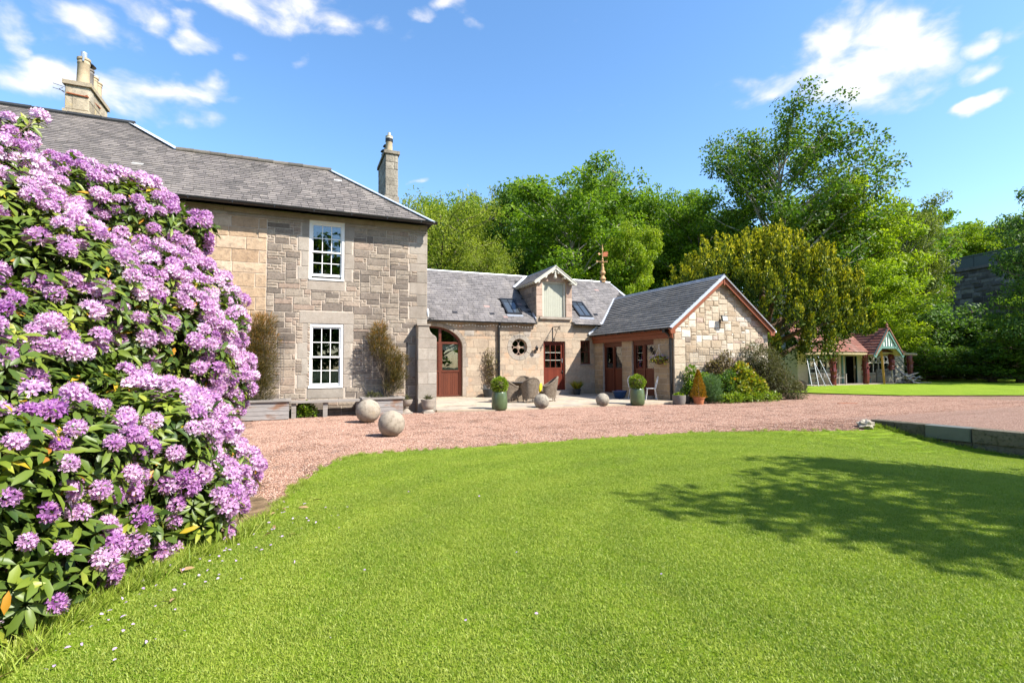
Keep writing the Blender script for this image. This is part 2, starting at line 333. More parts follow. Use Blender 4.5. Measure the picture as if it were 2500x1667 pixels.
tk = t.noise(1.0, 4, .6, t.pos((.16, 1.1, 1)), .3); pc = t.mix(t.range(tk, .50, .64, 0, .34), pc, t.mix(1., pc, (.62, .58, .56), 'MULTIPLY')); M['pebble'] = t.fin(pc, .95, .12)
t = NT('forest_floor'); M['forest_floor'] = t.fin(t.ramp(t.noise(.6, 5), [(.35, (.02, .03, .01)), (.7, (.05, .07, .018))]), .95, .1)

# ------------------------------------------------------------------ mesh helpers
def link(o): COL.objects.link(o); return o
def tag(o, label=None, cat=None, group=None, kind=None):
    if label: o['label'] = label
    if cat: o['category'] = cat
    if group: o['group'] = group
    if kind: o['kind'] = kind
    return o
def thing(name, label, cat, loc=(0, 0, 0), rotz=0., group=None):
    o = bpy.data.objects.new(name, None); link(o); o.location = loc; o.rotation_euler = (0, 0, rotz); o.empty_display_size = .2
    return tag(o, label, cat, group)
def mesh_obj(name, me, parent=None, local=False):
    o = link(bpy.data.objects.new(name, me))
    if parent is not None:
        o.parent = parent
        if not local and parent.type == 'EMPTY':
            o.matrix_parent_inverse = (Matrix.Translation(parent.location) @ parent.rotation_euler.to_matrix().to_4x4()).inverted()
    return o
def set_rnd(me, arr):
    a = me.attributes.new('rnd', 'FLOAT', 'FACE'); a.data.foreach_set('value', np.asarray(arr, dtype=np.float32))
class MB:
    def __init__(s): s.v, s.f, s.r, s.m = [], [], [], []
    def add(s, verts, faces, rnd=.5, mi=0):
        b = len(s.v); s.v.extend(tuple(v) for v in verts)
        for f in faces: s.f.append(tuple(i+b for i in f)); s.r.append(rnd); s.m.append(mi)
        return s
    def box(s, c, d, rot=None, rnd=.5, mi=0):
        c = Vector(c); h = Vector(d)/2; vs = []
        for x in (-1, 1):
            for y in (-1, 1):
                for z in (-1, 1):
                    p = Vector((x*h.x, y*h.y, z*h.z))
                    if rot is not None: p = rot @ p
                    vs.append(c+p)
        return s.add(vs, [(0, 1, 3, 2), (4, 6, 7, 5), (0, 4, 5, 1), (2, 3, 7, 6), (0, 2, 6, 4), (1, 5, 7, 3)], rnd, mi)
    def bx(s, x0, x1, y0, y1, z0, z1, rnd=.5, mi=0):
        return s.box(((x0+x1)/2, (y0+y1)/2, (z0+z1)/2), (x1-x0, y1-y0, z1-z0), None, rnd, mi)
    def bar(s, a, b, w, h=None, up=(0, 0, 1), rnd=.5, mi=0):
        a, b = Vector(a), Vector(b); d = b-a; L = d.length; d = d/L; u = Vector(up)
        x = u.cross(d)
        if x.length < 1e-4: x = Vector((1, 0, 0)).cross(d)
        x.normalize(); y = d.cross(x)
        return s.box((a+b)/2, (w, h or w, L), Matrix((x, y, d)).transposed(), rnd, mi)
    def tube(s, path, rad, n=8, rnd=.5, mi=0, cap=True):
        P = [Vector(p) for p in path]; k = len(P)
        if isinstance(rad, (int, float)): rad = [rad]*k
        t0 = (P[1]-P[0]).normalized(); x = t0.orthogonal().normalized(); vs = []
        for i in range(k):
            t = (P[min(i+1, k-1)]-P[max(i-1, 0)]).normalized(); x = (x-t*x.dot(t)).normalized(); y = t.cross(x)
            for j in range(n):
                a = 2*math.pi*j/n; vs.append(P[i]+(x*math.cos(a)+y*math.sin(a))*rad[i])
        fs = [(i*n+j, i*n+(j+1) % n, (i+1)*n+(j+1) % n, (i+1)*n+j) for i in range(k-1) for j in range(n)]
        if cap: fs += [tuple(range(n-1, -1, -1)), tuple((k-1)*n+j for j in range(n))]
        return s.add(vs, fs, rnd, mi)
    def lathe(s, prof, c=(0, 0, 0), n=24, rnd=.5, mi=0):
        vs = [(c[0]+r*math.cos(2*math.pi*j/n), c[1]+r*math.sin(2*math.pi*j/n), c[2]+z) for r, z in prof for j in range(n)]
        k = len(prof); fs = [(i*n+j, i*n+(j+1) % n, (i+1)*n+(j+1) % n, (i+1)*n+j) for i in range(k-1) for j in range(n)]
        fs += [tuple(range(n-1, -1, -1)), tuple((k-1)*n+j for j in range(n))]
        return s.add(vs, fs, rnd, mi)
    def ball(s, c, r, nu=24, nv=14, wob=0., rnd=.5, mi=0, seed=0):
        from mathutils import noise as mn
        vs = []
        for i in range(nv+1):
            th = math.pi*i/nv
            for j in range(nu):
                a = 2*math.pi*j/nu; d = Vector((math.sin(th)*math.cos(a), math.sin(th)*math.sin(a), math.cos(th)))
                q = 1+wob*mn.noise(d*2.2+Vector((seed, 0, 0))); rr = Vector(r if not isinstance(r, (int, float)) else (r, r, r))
                vs.append((c[0]+d.x*rr.x*q, c[1]+d.y*rr.y*q, c[2]+d.z*rr.z*q))
        fs = [(i*nu+j, (i+1)*nu+j, (i+1)*nu+(j+1) % nu, i*nu+(j+1) % nu) for i in range(nv) for j in range(nu)]
        return s.add(vs, fs, rnd, mi)
    def poly_extrude(s, pts, fr, n0, n1, rnd=.5, mi=0):
        k = len(pts); vs = [fr(u, v, n0) for u, v in pts]+[fr(u, v, n1) for u, v in pts]
        fs = [tuple(range(k, 2*k)), tuple(range(k-1, -1, -1))]+[(i, (i+1) % k, k+(i+1) % k, k+i) for i in range(k)]
        return s.add(vs, fs, rnd, mi)
    def mesh(s, name, mats, smooth=False):
        me = bpy.data.meshes.new(name); me.from_pydata(s.v, [], s.f)
        for m in (mats if isinstance(mats, (list, tuple)) else [mats]): me.materials.append(m)
        if max(s.m, default=0): me.polygons.foreach_set('material_index', s.m)
        if smooth:
            me.polygons.foreach_set('use_smooth', [True]*len(s.f))
        set_rnd(me, s.r)
        return me
    def build(s, name, mats, parent=None, local=False, smooth=False):
        me = s.mesh(name, mats, smooth); o = mesh_obj(name, me, parent, local)
        if smooth:
            try: me.set_sharp_from_angle(angle=R_(38))
            except Exception: pass
        return o
def batch(T, F, mats, pos, rnd):
    """many copies of a template: T (K,3), F faces, mats (N,3,3) columns=axes, pos (N,3), rnd (N,) or (N,len(F))"""
    T = np.asarray(T, float); N, K = len(pos), len(T)
    V = np.einsum('nij,kj->nki', mats, T)+np.asarray(pos)[:, None, :]
    lt = np.array([len(f) for f in F]); fl = np.concatenate([np.array(f) for f in F])
    L = (fl[None, :]+(np.arange(N)*K)[:, None]).ravel()
    rr = np.asarray(rnd); rr = np.repeat(rr, len(F)) if rr.ndim == 1 else rr.ravel()
    return V.reshape(-1, 3), L, np.tile(lt, N), rr
def np_mesh(name, chunks, mat, smooth=False):
    vs, ls, lts, rs, off = [], [], [], [], 0
    for V, L, lt, r in chunks:
        vs.append(V); ls.append(L+off); lts.append(lt); rs.append(r); off += len(V)
    V = np.concatenate(vs); L = np.concatenate(ls); lt = np.concatenate(lts); r = np.concatenate(rs)
    me = bpy.data.meshes.new(name)
    me.vertices.add(len(V)); me.vertices.foreach_set('co', V.astype(np.float32).ravel())
    me.loops.add(len(L)); me.loops.foreach_set('vertex_index', L.astype(np.int32))
    me.polygons.add(len(lt)); st = np.concatenate([[0], np.cumsum(lt)[:-1]])
    me.polygons.foreach_set('loop_start', st.astype(np.int32))
    try: me.polygons.foreach_set('loop_total', lt.astype(np.int32))
    except Exception: pass
    if smooth: me.polygons.foreach_set('use_smooth', np.ones(len(lt), bool))
    me.update(calc_edges=True); me.materials.append(mat); set_rnd(me, r)
    return me
def unit(a): return a/np.maximum(np.linalg.norm(a, axis=-1, keepdims=True), 1e-9)
def frames(axis, normal, length, width):
    """matrices whose columns are (side*width, axis*length, normal*length)"""
    ax = unit(axis); sd = unit(np.cross(ax, normal)); nn = np.cross(sd, ax)
    w = np.broadcast_to(width, len(ax))[:, None]; l = np.broadcast_to(length, len(ax))[:, None]
    return np.stack([sd*w, ax*l, nn*l], axis=2)
def rsphere(n): return unit(nrng.normal(size=(n, 3)))
LEAF_T = [(0, 0, 0), (-.5, .45, .04), (0, 1, -.05), (.5, .45, .04)]; LEAF_F = [(0, 3, 2, 1)]
BLEAF_T = [(0, 0, 0), (-.36, .28, .05), (0, .3, 0), (.36, .28, .05), (-.42, .66, .02), (0, .68, -.04), (.42, .66, .02), (0, 1, -.14)]
BLEAF_F = [(0, 2, 1), (0, 3, 2), (1, 2, 5, 4), (2, 3, 6, 5), (4, 5, 7), (5, 6, 7)]
def leaves(pos, axis, length, width, rnd, T=LEAF_T, F=LEAF_F, normal=None):
    if normal is None: normal = rsphere(len(pos))*.6+np.array([0, 0, .8])
    return batch(T, F, frames(axis, normal, length, width), pos, rnd)
def fast_obj(name, chunks, mat, parent=None, local=False, smooth=False):
    return mesh_obj(name, np_mesh(name, chunks, mat, smooth), parent, local)

# ------------------------------------------------------------------ pieces: stones, slates, tiles, planks
def frame_fn(O, U, V, N):
    O, U, V, N = Vector(O), Vector(U), Vector(V), Vector(N)
    return lambda u, v, n: O+U*u+V*v+N*n
def clip(poly, a, b, c):
    """keep a*u+b*v+c >= 0"""
    out = []
    for i in range(len(poly)):
        p, q = poly[i], poly[(i+1) % len(poly)]; dp, dq = a*p[0]+b*p[1]+c, a*q[0]+b*q[1]+c
        if dp >= 0: out.append(p)
        if (dp >= 0) != (dq >= 0):
            t = dp/(dp-dq); out.append((p[0]+(q[0]-p[0])*t, p[1]+(q[1]-p[1])*t))
    return out
def area(poly): return abs(sum(poly[i][0]*poly[(i+1) % len(poly)][1]-poly[(i+1) % len(poly)][0]*poly[i][1] for i in range(len(poly))))/2
def stone_geo(poly, fr, d=.014, bev=.014, g=rng, wob=.004, back=-.02):
    n = len(poly); cx = sum(p[0] for p in poly)/n; cy = sum(p[1] for p in poly)/n; vs = []
    q = [(x+g.uniform(-.004, .004), y+g.uniform(-.004, .004)) for x, y in poly]
    dd = d+g.uniform(-wob, wob)
    for ring in range(3):
        for x, y in q:
            L = math.hypot(cx-x, cy-y) or 1; k = min(bev*1.4/L, .4) if ring == 2 else 0
            vs.append(fr(x+(cx-x)*k, y+(cy-y)*k, (back, dd-bev*.8, dd+g.uniform(-wob, wob)*.5)[ring]))
    vs.append(fr(cx+g.uniform(-.1, .1)*.2, cy, dd+abs(g.gauss(0, wob))))
    fs = [(r*n+i, r*n+(i+1) % n, (r+1)*n+(i+1) % n, (r+1)*n+i) for r in range(2) for i in range(n)]
    fs += [(2*n+i, 2*n+(i+1) % n, 3*n) for i in range(n)]
    return vs, fs
def pieces(parent, name, items, mat, limit=300, stuff=None, label=None):
    """items: (verts, faces, rnd, size, material or None); the largest in view become parts, the rest one joined part"""
    items = sorted(items, key=lambda i: -i[3]); rest = {}
    for k, (vs, fs, r, s, m) in enumerate(items):
        if k < limit:
            MB().add(vs, fs, r).build(name, m or mat, parent)
        else: rest.setdefault((m or mat).name, (m or mat, MB()))[1].add(vs, fs, r)
    for m, mb in rest.values():
        tag(mb.build(stuff or name+'_field', m, parent), kind='stuff')
def snecked(u0, u1, v0, v1, holes, g, cu=.098, cv=.076, gap=.008):
    nu, nv = int(round((u1-u0)/cu)), int(round((v1-v0)/cv)); cu, cv = (u1-u0)/nu, (v1-v0)/nv
    occ = np.zeros((nv, nu), bool)
    for j in range(nv):
        for i in range(nu):
            u, v = u0+(i+.5)*cu, v0+(j+.5)*cv
            if any(a-.001 < u < c+.001 and b-.001 < v < d+.001 for a, b, c, d in holes): occ[j, i] = True
    out = []
    for j in range(nv):
        i = 0
        while i < nu:
            if occ[j, i]: i += 1; continue
            big = g.random(); h = 3 if big < .22 else 2 if big < .80 else 1
            w = g.randint(4, 6) if h == 3 else g.randint(3, 6) if h == 2 else g.randint(2, 5)
            if g.random() < .05: h, w = 1, g.randint(1, 2)
            w2 = 0
            while w2 < w and i+w2 < nu and not occ[j, i+w2]: w2 += 1
            h2 = 1
            while h2 < h and j+h2 < nv and not occ[j+h2, i:i+w2].any(): h2 += 1
            if w2 <= 2 and g.random() < .55: h2 = 1
            occ[j:j+h2, i:i+w2] = True
            a, b, c, d = u0+i*cu, v0+j*cv, u0+(i+w2)*cu, v0+(j+h2)*cv
            out.append((a+gap, b+gap, c-gap, d-gap)); i += w2
    return out
def courses(u0, u1, v0, v1, holes, g, hfn, wfn, gap=.005):
    cuts = {v0, v1}
    for h in holes:
        for v in (h[1], h[3]):
            if v0 < v < v1: cuts.add(v)
    cuts = sorted(cuts); out = []
    for k in range(len(cuts)-1):
        a, b = cuts[k], cuts[k+1]; n = max(1, int(round((b-a)/hfn(g)))); hs = [g.uniform(.8, 1.2) for _ in range(n)]; t = sum(hs); v = a
        for hh in hs:
            w = v+hh/t*(b-a); iv = [(u0, u1)]
            for h in holes:
                if h[1] < (v+w)/2 < h[3]:
                    nx = []
                    for p, q in iv:
                        if h[2] <= p or h[0] >= q: nx.append((p, q)); continue
                        if h[0] > p: nx.append((p, h[0]))
                        if h[2] < q: nx.append((h[2], q))
                    iv = nx
            for p, q in iv:
                x = p-g.uniform(0, .2)
                while x < q-.01:
                    e = x+wfn(g)
                    if q-e < .12: e = q
                    a0, b0 = max(x, p), min(e, q)
                    if b0-a0 > .03: out.append((a0+gap, v+gap, b0-gap, w-gap))
                    x = e
            v = w
    return out
def rect(r): return [(r[0], r[1]), (r[2], r[1]), (r[2], r[3]), (r[0], r[3])]
def vis(c, a):
    d = (Vector(c)-CAM).length; return a/(d*d)
def wall_holes(mb, fr, u0, u1, v0, v1, holes, depth, rnd=.5, mi=0, reveal_mi=None):
    us = sorted({u0, u1, *[h[0] for h in holes], *[h[2] for h in holes]}); vs = sorted({v0, v1, *[h[1] for h in holes], *[h[3] for h in holes]})
    for i in range(len(us)-1):
        for j in range(len(vs)-1):
            cu, cv = (us[i]+us[i+1])/2, (vs[j]+vs[j+1])/2
            if any(h[0] < cu < h[2] and h[1] < cv < h[3] for h in holes): continue
            mb.add([fr(us[i], vs[j], 0), fr(us[i+1], vs[j], 0), fr(us[i+1], vs[j+1], 0), fr(us[i], vs[j+1], 0)], [(0, 1, 2, 3)], rnd, mi)
    for a, b, c, d in holes:
        P = [(a, b), (c, b), (c, d), (a, d)]
        for k in range(4):
            p, q = P[k], P[(k+1) % 4]
            mb.add([fr(*p, 0), fr(*p, -depth), fr(*q, -depth), fr(*q, 0)], [(0, 1, 2, 3)], rnd, mi if reveal_mi is None else reveal_mi)
def slate_items(fr, u0, u1, vmax, expo, wfn, clipfn, g, t=.008, tilt=.016, sawtooth=0., rfn=None, skip=None):
    out = []; v = 0.; row = 0
    while v < vmax-.02:
        u = u0-g.uniform(0, .25)-(row % 2)*.1
        while u < u1:
            w = wfn(g); dv = g.uniform(-.008, .008); gp = g.uniform(.003, .007)
            p = clipfn([(u+gp, v+dv), (u+w-gp, v+dv), (u+w-gp, v+expo*1.25), (u+gp, v+expo*1.25)], v)
            u += w
            if len(p) < 3 or area(p) < .004: continue
            cu = sum(q[0] for q in p)/len(p); cv = sum(q[1] for q in p)/len(p)
            if skip and skip(cu, cv): continue
            lift = g.uniform(0, .004)
            top = lambda q: .004+t+lift+tilt*max(0, 1-(q[1]-v)/(expo*1.25))
            n = len(p); vs = [fr(*q, top(q)) for q in p]+[fr(*q, top(q)-t) for q in p]
            fs = [tuple(range(n))]+[(i, n+i, n+(i+1) % n, (i+1) % n) for i in range(n)]
            r = min(1, max(0, g.gauss(.48, .22)))*.96
            if g.random() < .003: r = 1.
            out.append((vs, fs, r, vis(fr(cu, cv, 0), area(p)), None))
        v += expo; row += 1
    return out
# ================================================================== MAIN HOUSE
def room_box(mb, fr, h, depth, far, mi):
    a, b, c, d = h; a -= .5; c += .5; b -= .3; d += .15
    P = [(a, b), (c, b), (c, d), (a, d)]
    for k in range(4):
        p, q = P[k], P[(k+1) % 4]
        mb.add([fr(*p, -depth), fr(*p, -far), fr(*q, -far), fr(*q, -depth)], [(0, 1, 2, 3)], .5, mi)
    mb.add([fr(*p, -far) for p in P], [(0, 1, 2, 3)], .5, mi)
    H = h; fz = -depth-.004                                         # inner face of the wall round the opening
    for q in ((a, b, c, H[1]), (a, H[3], c, d), (a, H[1], H[0], H[3]), (H[2], H[1], c, H[3])):
        mb.add([fr(q[0], q[1], fz), fr(q[2], q[1], fz), fr(q[2], q[3], fz), fr(q[0], q[3], fz)], [(0, 1, 2, 3)], .5, mi)
def fbox(mb, fr, u0, u1, v0, v1, n0, n1, rnd=.5, mi=0):
    return mb.poly_extrude([(u0, v0), (u1, v0), (u1, v1), (u0, v1)], fr, n0, n1, rnd, mi)
def sash_window(house, fr, u0, v0, u1, v1, raised=0.):
    mb = MB(); fbox(mb, fr, u0, u0+.07, v0+.06, v1, -.15, -.008); fbox(mb, fr, u1-.07, u1, v0+.06, v1, -.15, -.008)
    fbox(mb, fr, u0+.07, u1-.07, v1-.09, v1, -.15, -.010); fbox(mb, fr, u0-.0, u1+.0, v0, v0+.06, -.15, .035)
    w = mb.build('window', M['white_paint'], house)
    a, b, c, d = u0+.07, v0+.06, u1-.07, v1-.09; m = (b+d)/2-.02
    for (p, q, n) in ((m-.02, d, -.075), (b+raised, m+.02+raised*.3, -.115)):
        s = MB(); st = .04; lo = .075 if p < m-.1 else .045
        fbox(s, fr, a, a+st, p, q, n, n+.036); fbox(s, fr, c-st, c, p, q, n, n+.036)
        fbox(s, fr, a+st, c-st, p, p+lo, n, n+.034); fbox(s, fr, a+st, c-st, q-.045, q, n, n+.034)
        uu = [a+st+(c-a-2*st)*k/3 for k in range(4)]; vv = [p+lo, (p+lo+q-.045)/2, q-.045]
        for k in (1, 2): fbox(s, fr, uu[k]-.011, uu[k]+.011, vv[0], vv[2], n+.004, n+.030)
        for k in range(3): fbox(s, fr, uu[k]+(.011 if k else 0), uu[k+1]-(.011 if k < 2 else 0), vv[1]-.011, vv[1]+.011, n+.006, n+.029)
        s.build('sash', M['white_paint'], w)
        for i in range(3):
            for j in range(2):
                g = MB(); fbox(g, fr, uu[i]+.002, uu[i+1]-.002, vv[j]+.002, vv[j+1]-.002, n+.012, n+.017); g.build('pane', M['glass'], w)
    return w
Ym = 15.95
house = thing('stone_house', 'two-storey grey rubble stone house with slate roof, tall chimneys and white sash windows', 'house', (0, Ym, 0))
frM = frame_fn((0, Ym, 0), (1, 0, 0), (0, 0, 1), (0, -1, 0))
UF = (.25, 3.98, 1.24, 5.76); GF = (.27, .80, 1.23, 2.69)
mb = MB(); wall_holes(mb, frM, -10, 3.775, -.4, 5.93, [UF, GF], .3, mi=0)
for h in (UF, GF): room_box(mb, frM, h, .3, 1.7, 1)
mb.add([(3.775, Ym, -.4), (3.775, 21.1, -.4), (3.775, 21.1, 5.93), (3.775, Ym, 5.93)], [(0, 1, 2, 3)])
mb.add([(-10, Ym, -.4), (-10, 24.5, -.4), (-10, 24.5, 5.93), (-10, Ym, 5.93)], [(3, 2, 1, 0)])
mb.add([(-10, 24.5, -.4), (-3.6, 24.5, -.4), (-3.6, 24.5, 5.93), (-10, 24.5, 5.93)], [(3, 2, 1, 0)])
mb.add([(-3.6, 21.1, -.4), (3.775, 21.1, -.4), (3.775, 21.1, 5.93), (-3.6, 21.1, 5.93)], [(3, 2, 1, 0)])
mb.build('wall', [M['mortar_pale'], M['room']], house)
g = random.Random(21)
dress = []                                                          # dressed surrounds, quoins and the eaves course, as (rect)
for a, b, c, d in (UF, GF):
    top = 5.70 if d > 5 else d+.36
    if d < 5: dress.append((a-.26, d+.004, c+.30, top))
    dress.append((a-.03, b-.30, c+.03, b-.004))
    v = b; k = 0
    while v < d-.02:
        e = min(v+g.uniform(.36, .5), d)
        if d-e < .15: e = d
        dress.append((a-(.2 if k % 2 else .3), v, a-.006, e)); dress.append((c+.006, v, c+(.3 if k % 2 else .22), e)); v = e; k += 1
v = -.1; k = 0
while v < 5.6:
    e = min(v+g.uniform(.26, .4), 5.66); dress.append((3.775-(.34 if k % 2 else .56), v, 3.772, e)); v = e; k += 1
eave = courses(-4.2, 3.772, 5.67, 5.90, [UF], g, lambda g: .23, lambda g: g.uniform(.8, 1.6), .004)
holes = [UF, GF]+dress
items = []
def add_stone(items, poly, fr, r, mat=None, d=.014, bev=.014, wob=.004):
    vs, fs = stone_geo(poly, fr, d, bev, rng, wob); cu = sum(p[0] for p in poly)/len(poly); cv = sum(p[1] for p in poly)/len(poly)
    items.append((vs, fs, r, vis(fr(cu, cv, 0), area(poly)), mat))
for q in snecked(-.87, 3.77, -.1, 5.66, holes, g):
    a = (q[2]-q[0])*(q[3]-q[1]); r = g.random()**1.1
    add_stone(items, rect(q), frM, r*.97 if a > .03 else .75+.25*r)
for q in dress: add_stone(items, rect((q[0]+.004, q[1]+.005, q[2]-.004, q[3]-.005)), frM, g.random(), M['stone_dressed'], .012, .008, .003)
for q in eave: add_stone(items, rect(q), frM, g.random(), M['stone_dressed'], .03, .008, .002)
for q in courses(-4.2, -.875, -.1, 5.66, [], g, lambda g: .33, lambda g: g.uniform(.45, .95), .004): add_stone(items, rect(q), frM, g.random(), M['stone_ochre'], .016, .016, .008)
pieces(house, 'stone', items, M['stone_grey'], 300, 'stone_field')
w = sash_window(house, frM, *UF, raised=.07); sash_window(house, frM, *GF)
for u, h in ((.42, .2), (.60, .30), (1.04, .2)):
    c = MB(); c.lathe([(.02, 0), (.012, .02), (.010, h)], frM(u, .9, -.2), 10); c.build('candle', M['cream_trim'], house)
# roof
def roofz(y): return 5.98+.77*(y-15.6)
rm = MB()
def P3(x, y): return (x, y, roofz(y))
rm.add([P3(3.9, 15.55), P3(.95, 18.55), P3(-3.6, 18.55), P3(-3.6, 15.55)], [(0, 1, 2, 3)])
rm.add([P3(-3.6, 15.55), P3(-3.6, 18.55), P3(-5.2, 20.22), P3(-11, 20.22), P3(-11, 15.55)], [(0, 1, 2, 3, 4)])
rm.add([P3(3.9, 15.55), (3.9, 21.5, roofz(15.55)), P3(.95, 18.55)], [(0, 1, 2)])
rm.add([P3(.95, 18.55), (3.9, 21.5, roofz(15.55)), (-3.6, 21.5, roofz(15.55)), P3(-3.6, 18.55)], [(0, 1, 2, 3)])
rm.add([P3(-3.6, 18.55), (-3.6, 21.5, roofz(15.55)), (-3.6, 24.9, roofz(15.55)), P3(-5.2, 20.22)], [(0, 1, 2, 3)])
rm.add([P3(-5.2, 20.22), (-3.6, 24.9, roofz(15.55)), (-11, 24.9, roofz(15.55)), P3(-11, 20.22)], [(0, 1, 2, 3)])
rm.build('roof', M['under'], house)
sl = math.hypot(1, .77); V = (0, 1/sl, .77/sl)
frR = frame_fn((0, 15.5, roofz(15.5)), (1, 0, 0), V, (0, -.77/sl, 1/sl))
vs1 = (18.55-15.5)*sl; vtop = (20.2-15.5)*sl
def clipM(p, v):
    if v < vs1-.1: p = clip(p, -1, -1/sl, 3.87); p = clip(p, 0, -1, vs1-.02) if sum(q[0] for q in p)/max(1, len(p)) > -3.5 else p
    else: p = clip(p, -1, -1/sl, -3.6+vs1/sl-.03); p = clip(p, 0, -1, vtop)
    return p
items = slate_items(frR, -9.5, 4, vtop, .158, lambda g: g.uniform(.2, .29), clipM, random.Random(5))
pieces(house, 'slate', items, M['slate_main'], 300, 'slate_field')
def hip_flash(parent, a, b, w, mat, name='hip_flashing', up=.03):
    a, b = Vector(a), Vector(b); m = MB(); m.tube([a+Vector((0, 0, up)), b+Vector((0, 0, up))], .035, 8)
    m.bar(a+Vector((0, -.05, up-.03)), b+Vector((0, -.05, up-.03)), w, .012, (0, 0, 1)); return m.build(name, mat, parent)
hip_flash(house, P3(3.93, 15.52), P3(.95, 18.55), .2, M['lead']); hip_flash(house, P3(-3.6, 18.6), P3(-5.2, 20.22), .26, M['lead'])
mb = MB(); mb.bar(P3(.95, 18.49), P3(-3.6, 18.49), .12, .012, (0, -.77, 1)); mb.bar(P3(-5.2, 20.16), P3(-10.8, 20.16), .13, .012, (0, -.77, 1)); mb.build('ridge_mortar', M['mortar_pale'], house)
x = .97; g = random.Random(3)
while x > -3.6:
    e = x-.46; t = MB(); z = roofz(18.55)+.02+g.uniform(-.008, .008)
    t.tube([(x, 18.55, z), (x-.05, 18.55, z+.004), (e-.01, 18.55, z)], [.105, .095, .09], 10, g.random()); t.build('ridge_tile', M['ridge_clay'], house, smooth=True); x = e
for k in range(7):
    t = MB(); x = -5.15-k*.9; t.tube([(x, 20.22, roofz(20.22)+.03+g.uniform(-.01, .01)), (x-.89, 20.22, roofz(20.22)+.03+g.uniform(-.01, .01))], .10, 8, .5); t.build('ridge_roll', M['ridge_black'], house)
def gutter(parent, a, b, r=.06, name='gutter'):
    a, b = Vector(a), Vector(b); d = (b-a); m = MB(); n = 7; vs = []
    for p in (a, b):
        for j in range(n+1):
            t = math.pi*j/n; vs.append(p+Vector((0 if abs(d.x) > abs(d.y) else -math.cos(t)*r, -math.cos(t)*r if abs(d.x) > abs(d.y) else 0, -math.sin(t)*r*1.05)))
    m.add(vs, [(j, j+1, n+2+j, n+1+j) for j in range(n)]+[tuple(range(n+1)), tuple(range(2*n+1, n, -1))])
    k = int(d.length/1.1)
    for i in range(k+1):
        p = a+d*((i+.5)/(k+1)); m.box(p+Vector((0, 0, -.03)), (.03 if abs(d.x) > abs(d.y) else .14, .14 if abs(d.x) > abs(d.y) else .03, .075))
    return m.build(name, M['black_iron'], parent)
gutter(house, (-10.5, 15.5, 5.955), (3.98, 15.5, 5.955), .075)
# chimneys
def chimney(parent, x0, x1, y0, y1, z0, z1, mat, pots, ledge=None):
    m = MB(); m.bx(x0, x1, y0, y1, z0, z1-.13)
    if ledge: m.bx(x0-.05, x1+.05, y0-.05, y1+.05, z0, ledge)
    c = m.build('chimney', mat, parent)
    gg = random.Random(8); k = MB(); k.bx(x0-.07, x1+.07, y0-.07, y1+.07, z1-.13, z1, gg.random()); k.build('cap', mat, c)
    fr = frame_fn((x0, y0, 0), (1, 0, 0), (0, 0, 1), (0, -1, 0)); fr2 = frame_fn((x1, y0, 0), (0, 1, 0), (0, 0, 1), (1, 0, 0)); fr3 = frame_fn((x0, y1, 0), (0, -1, 0), (0, 0, 1), (-1, 0, 0))
    zb = (ledge or z0)+.02
    for f, L in ((fr, x1-x0), (fr2, y1-y0), (fr3, y1-y0)):
        for q in courses(0, L, zb, z1-.15, [], gg, lambda g: .32, lambda g: g.uniform(.3, .6), .004):
            vs, fs = stone_geo(rect(q), f, .012, .012, gg, .006); MB().add(vs, fs, gg.random()).build('stone', mat, c)
    for (px, py, r, h, pm, kind) in pots:
        p = MB(); p.lathe([(r*1.08, 0), (r, .06), (r*.93, h*.78), (r*1.0, h*.80), (r*1.0, h*.84), (r*.93, h*.86), (r*.93, h*.9), (r*1.06, h*.93), (r*1.06, h), (r*.75, h), (r*.75, h-.12)], (px, py, z1), 20)
        p.build('pot', pm, c, smooth=True)
        if kind == 'liner':
            p = MB(); p.tube([(px, py, z1+h-.1), (px, py, z1+h+.22)], r*.5, 14); p.box((px+.05, py-r*1.08, z1+h-.02), (.05, .02, .26)); p.build('flue_liner', M['steel'], c)
        if kind == 'cowl':
            p = MB(); p.lathe([(r*.6, h), (r*.6, h+.1), (r*1.35, h+.12), (r*.9, h+.2), (.02, h+.24)], (px, py, z1), 18); p.build('cowl', M['black_iron'], c)
        if kind == 'band':
            p = MB(); p.lathe([(r*1.03, h*.66), (r*1.1, h*.68), (r*1.1, h*.72), (r*1.02, h*.74), (r*1.1, h*.78), (r*1.1, h*.84), (r*1.02, h*.86)], (px, py, z1), 18); p.build('band', M['black_iron'], c)
            p = MB(); p.lathe([(r*1.06, h*.86), (r*1.02, h*.96), (r*.45, h*1.02), (r*.45, h*1.22), (r*.35, h*1.22)], (px, py, z1), 16); p.build('flue_liner', M['cream_trim'], c)
    return c
c1 = chimney(house, -7.02, -6.40, 20.2, 21.85, 9.0, 10.66, M['chimney_stone'], [(-6.66, 20.48, .175, .93, M['pot_buff'], 'liner'), (-6.66, 20.86, .16, .78, M['grey_pot'], 'cowl'), (-6.66, 21.22, .17, .72, M['pot_buff'], None), (-6.66, 21.6, .17, .72, M['pot_buff'], 'liner')], 9.72)
mb = MB(); mb.bar((-6.97, 20.16, 10.24), (-6.40, 20.16, 10.20), .045, .03); mb.bar((-6.46, 20.15, 10.24), (-6.37, 21.1, 10.28), .045, .03)
mb.build('strap', M['rust'], c1)
mb = MB(); mb.tube([(-7.05, 20.1, 10.35), (-7.14, 20.1, 10.3), (-7.02, 20.14, 10.22)], .012, 5)
for z in (10.27, 10.41): mb.bar((-7.3, 20.1, z+.04), (-7.0, 20.12, z-.02), .012)
mb.build('aerial', M['black_iron'], c1)
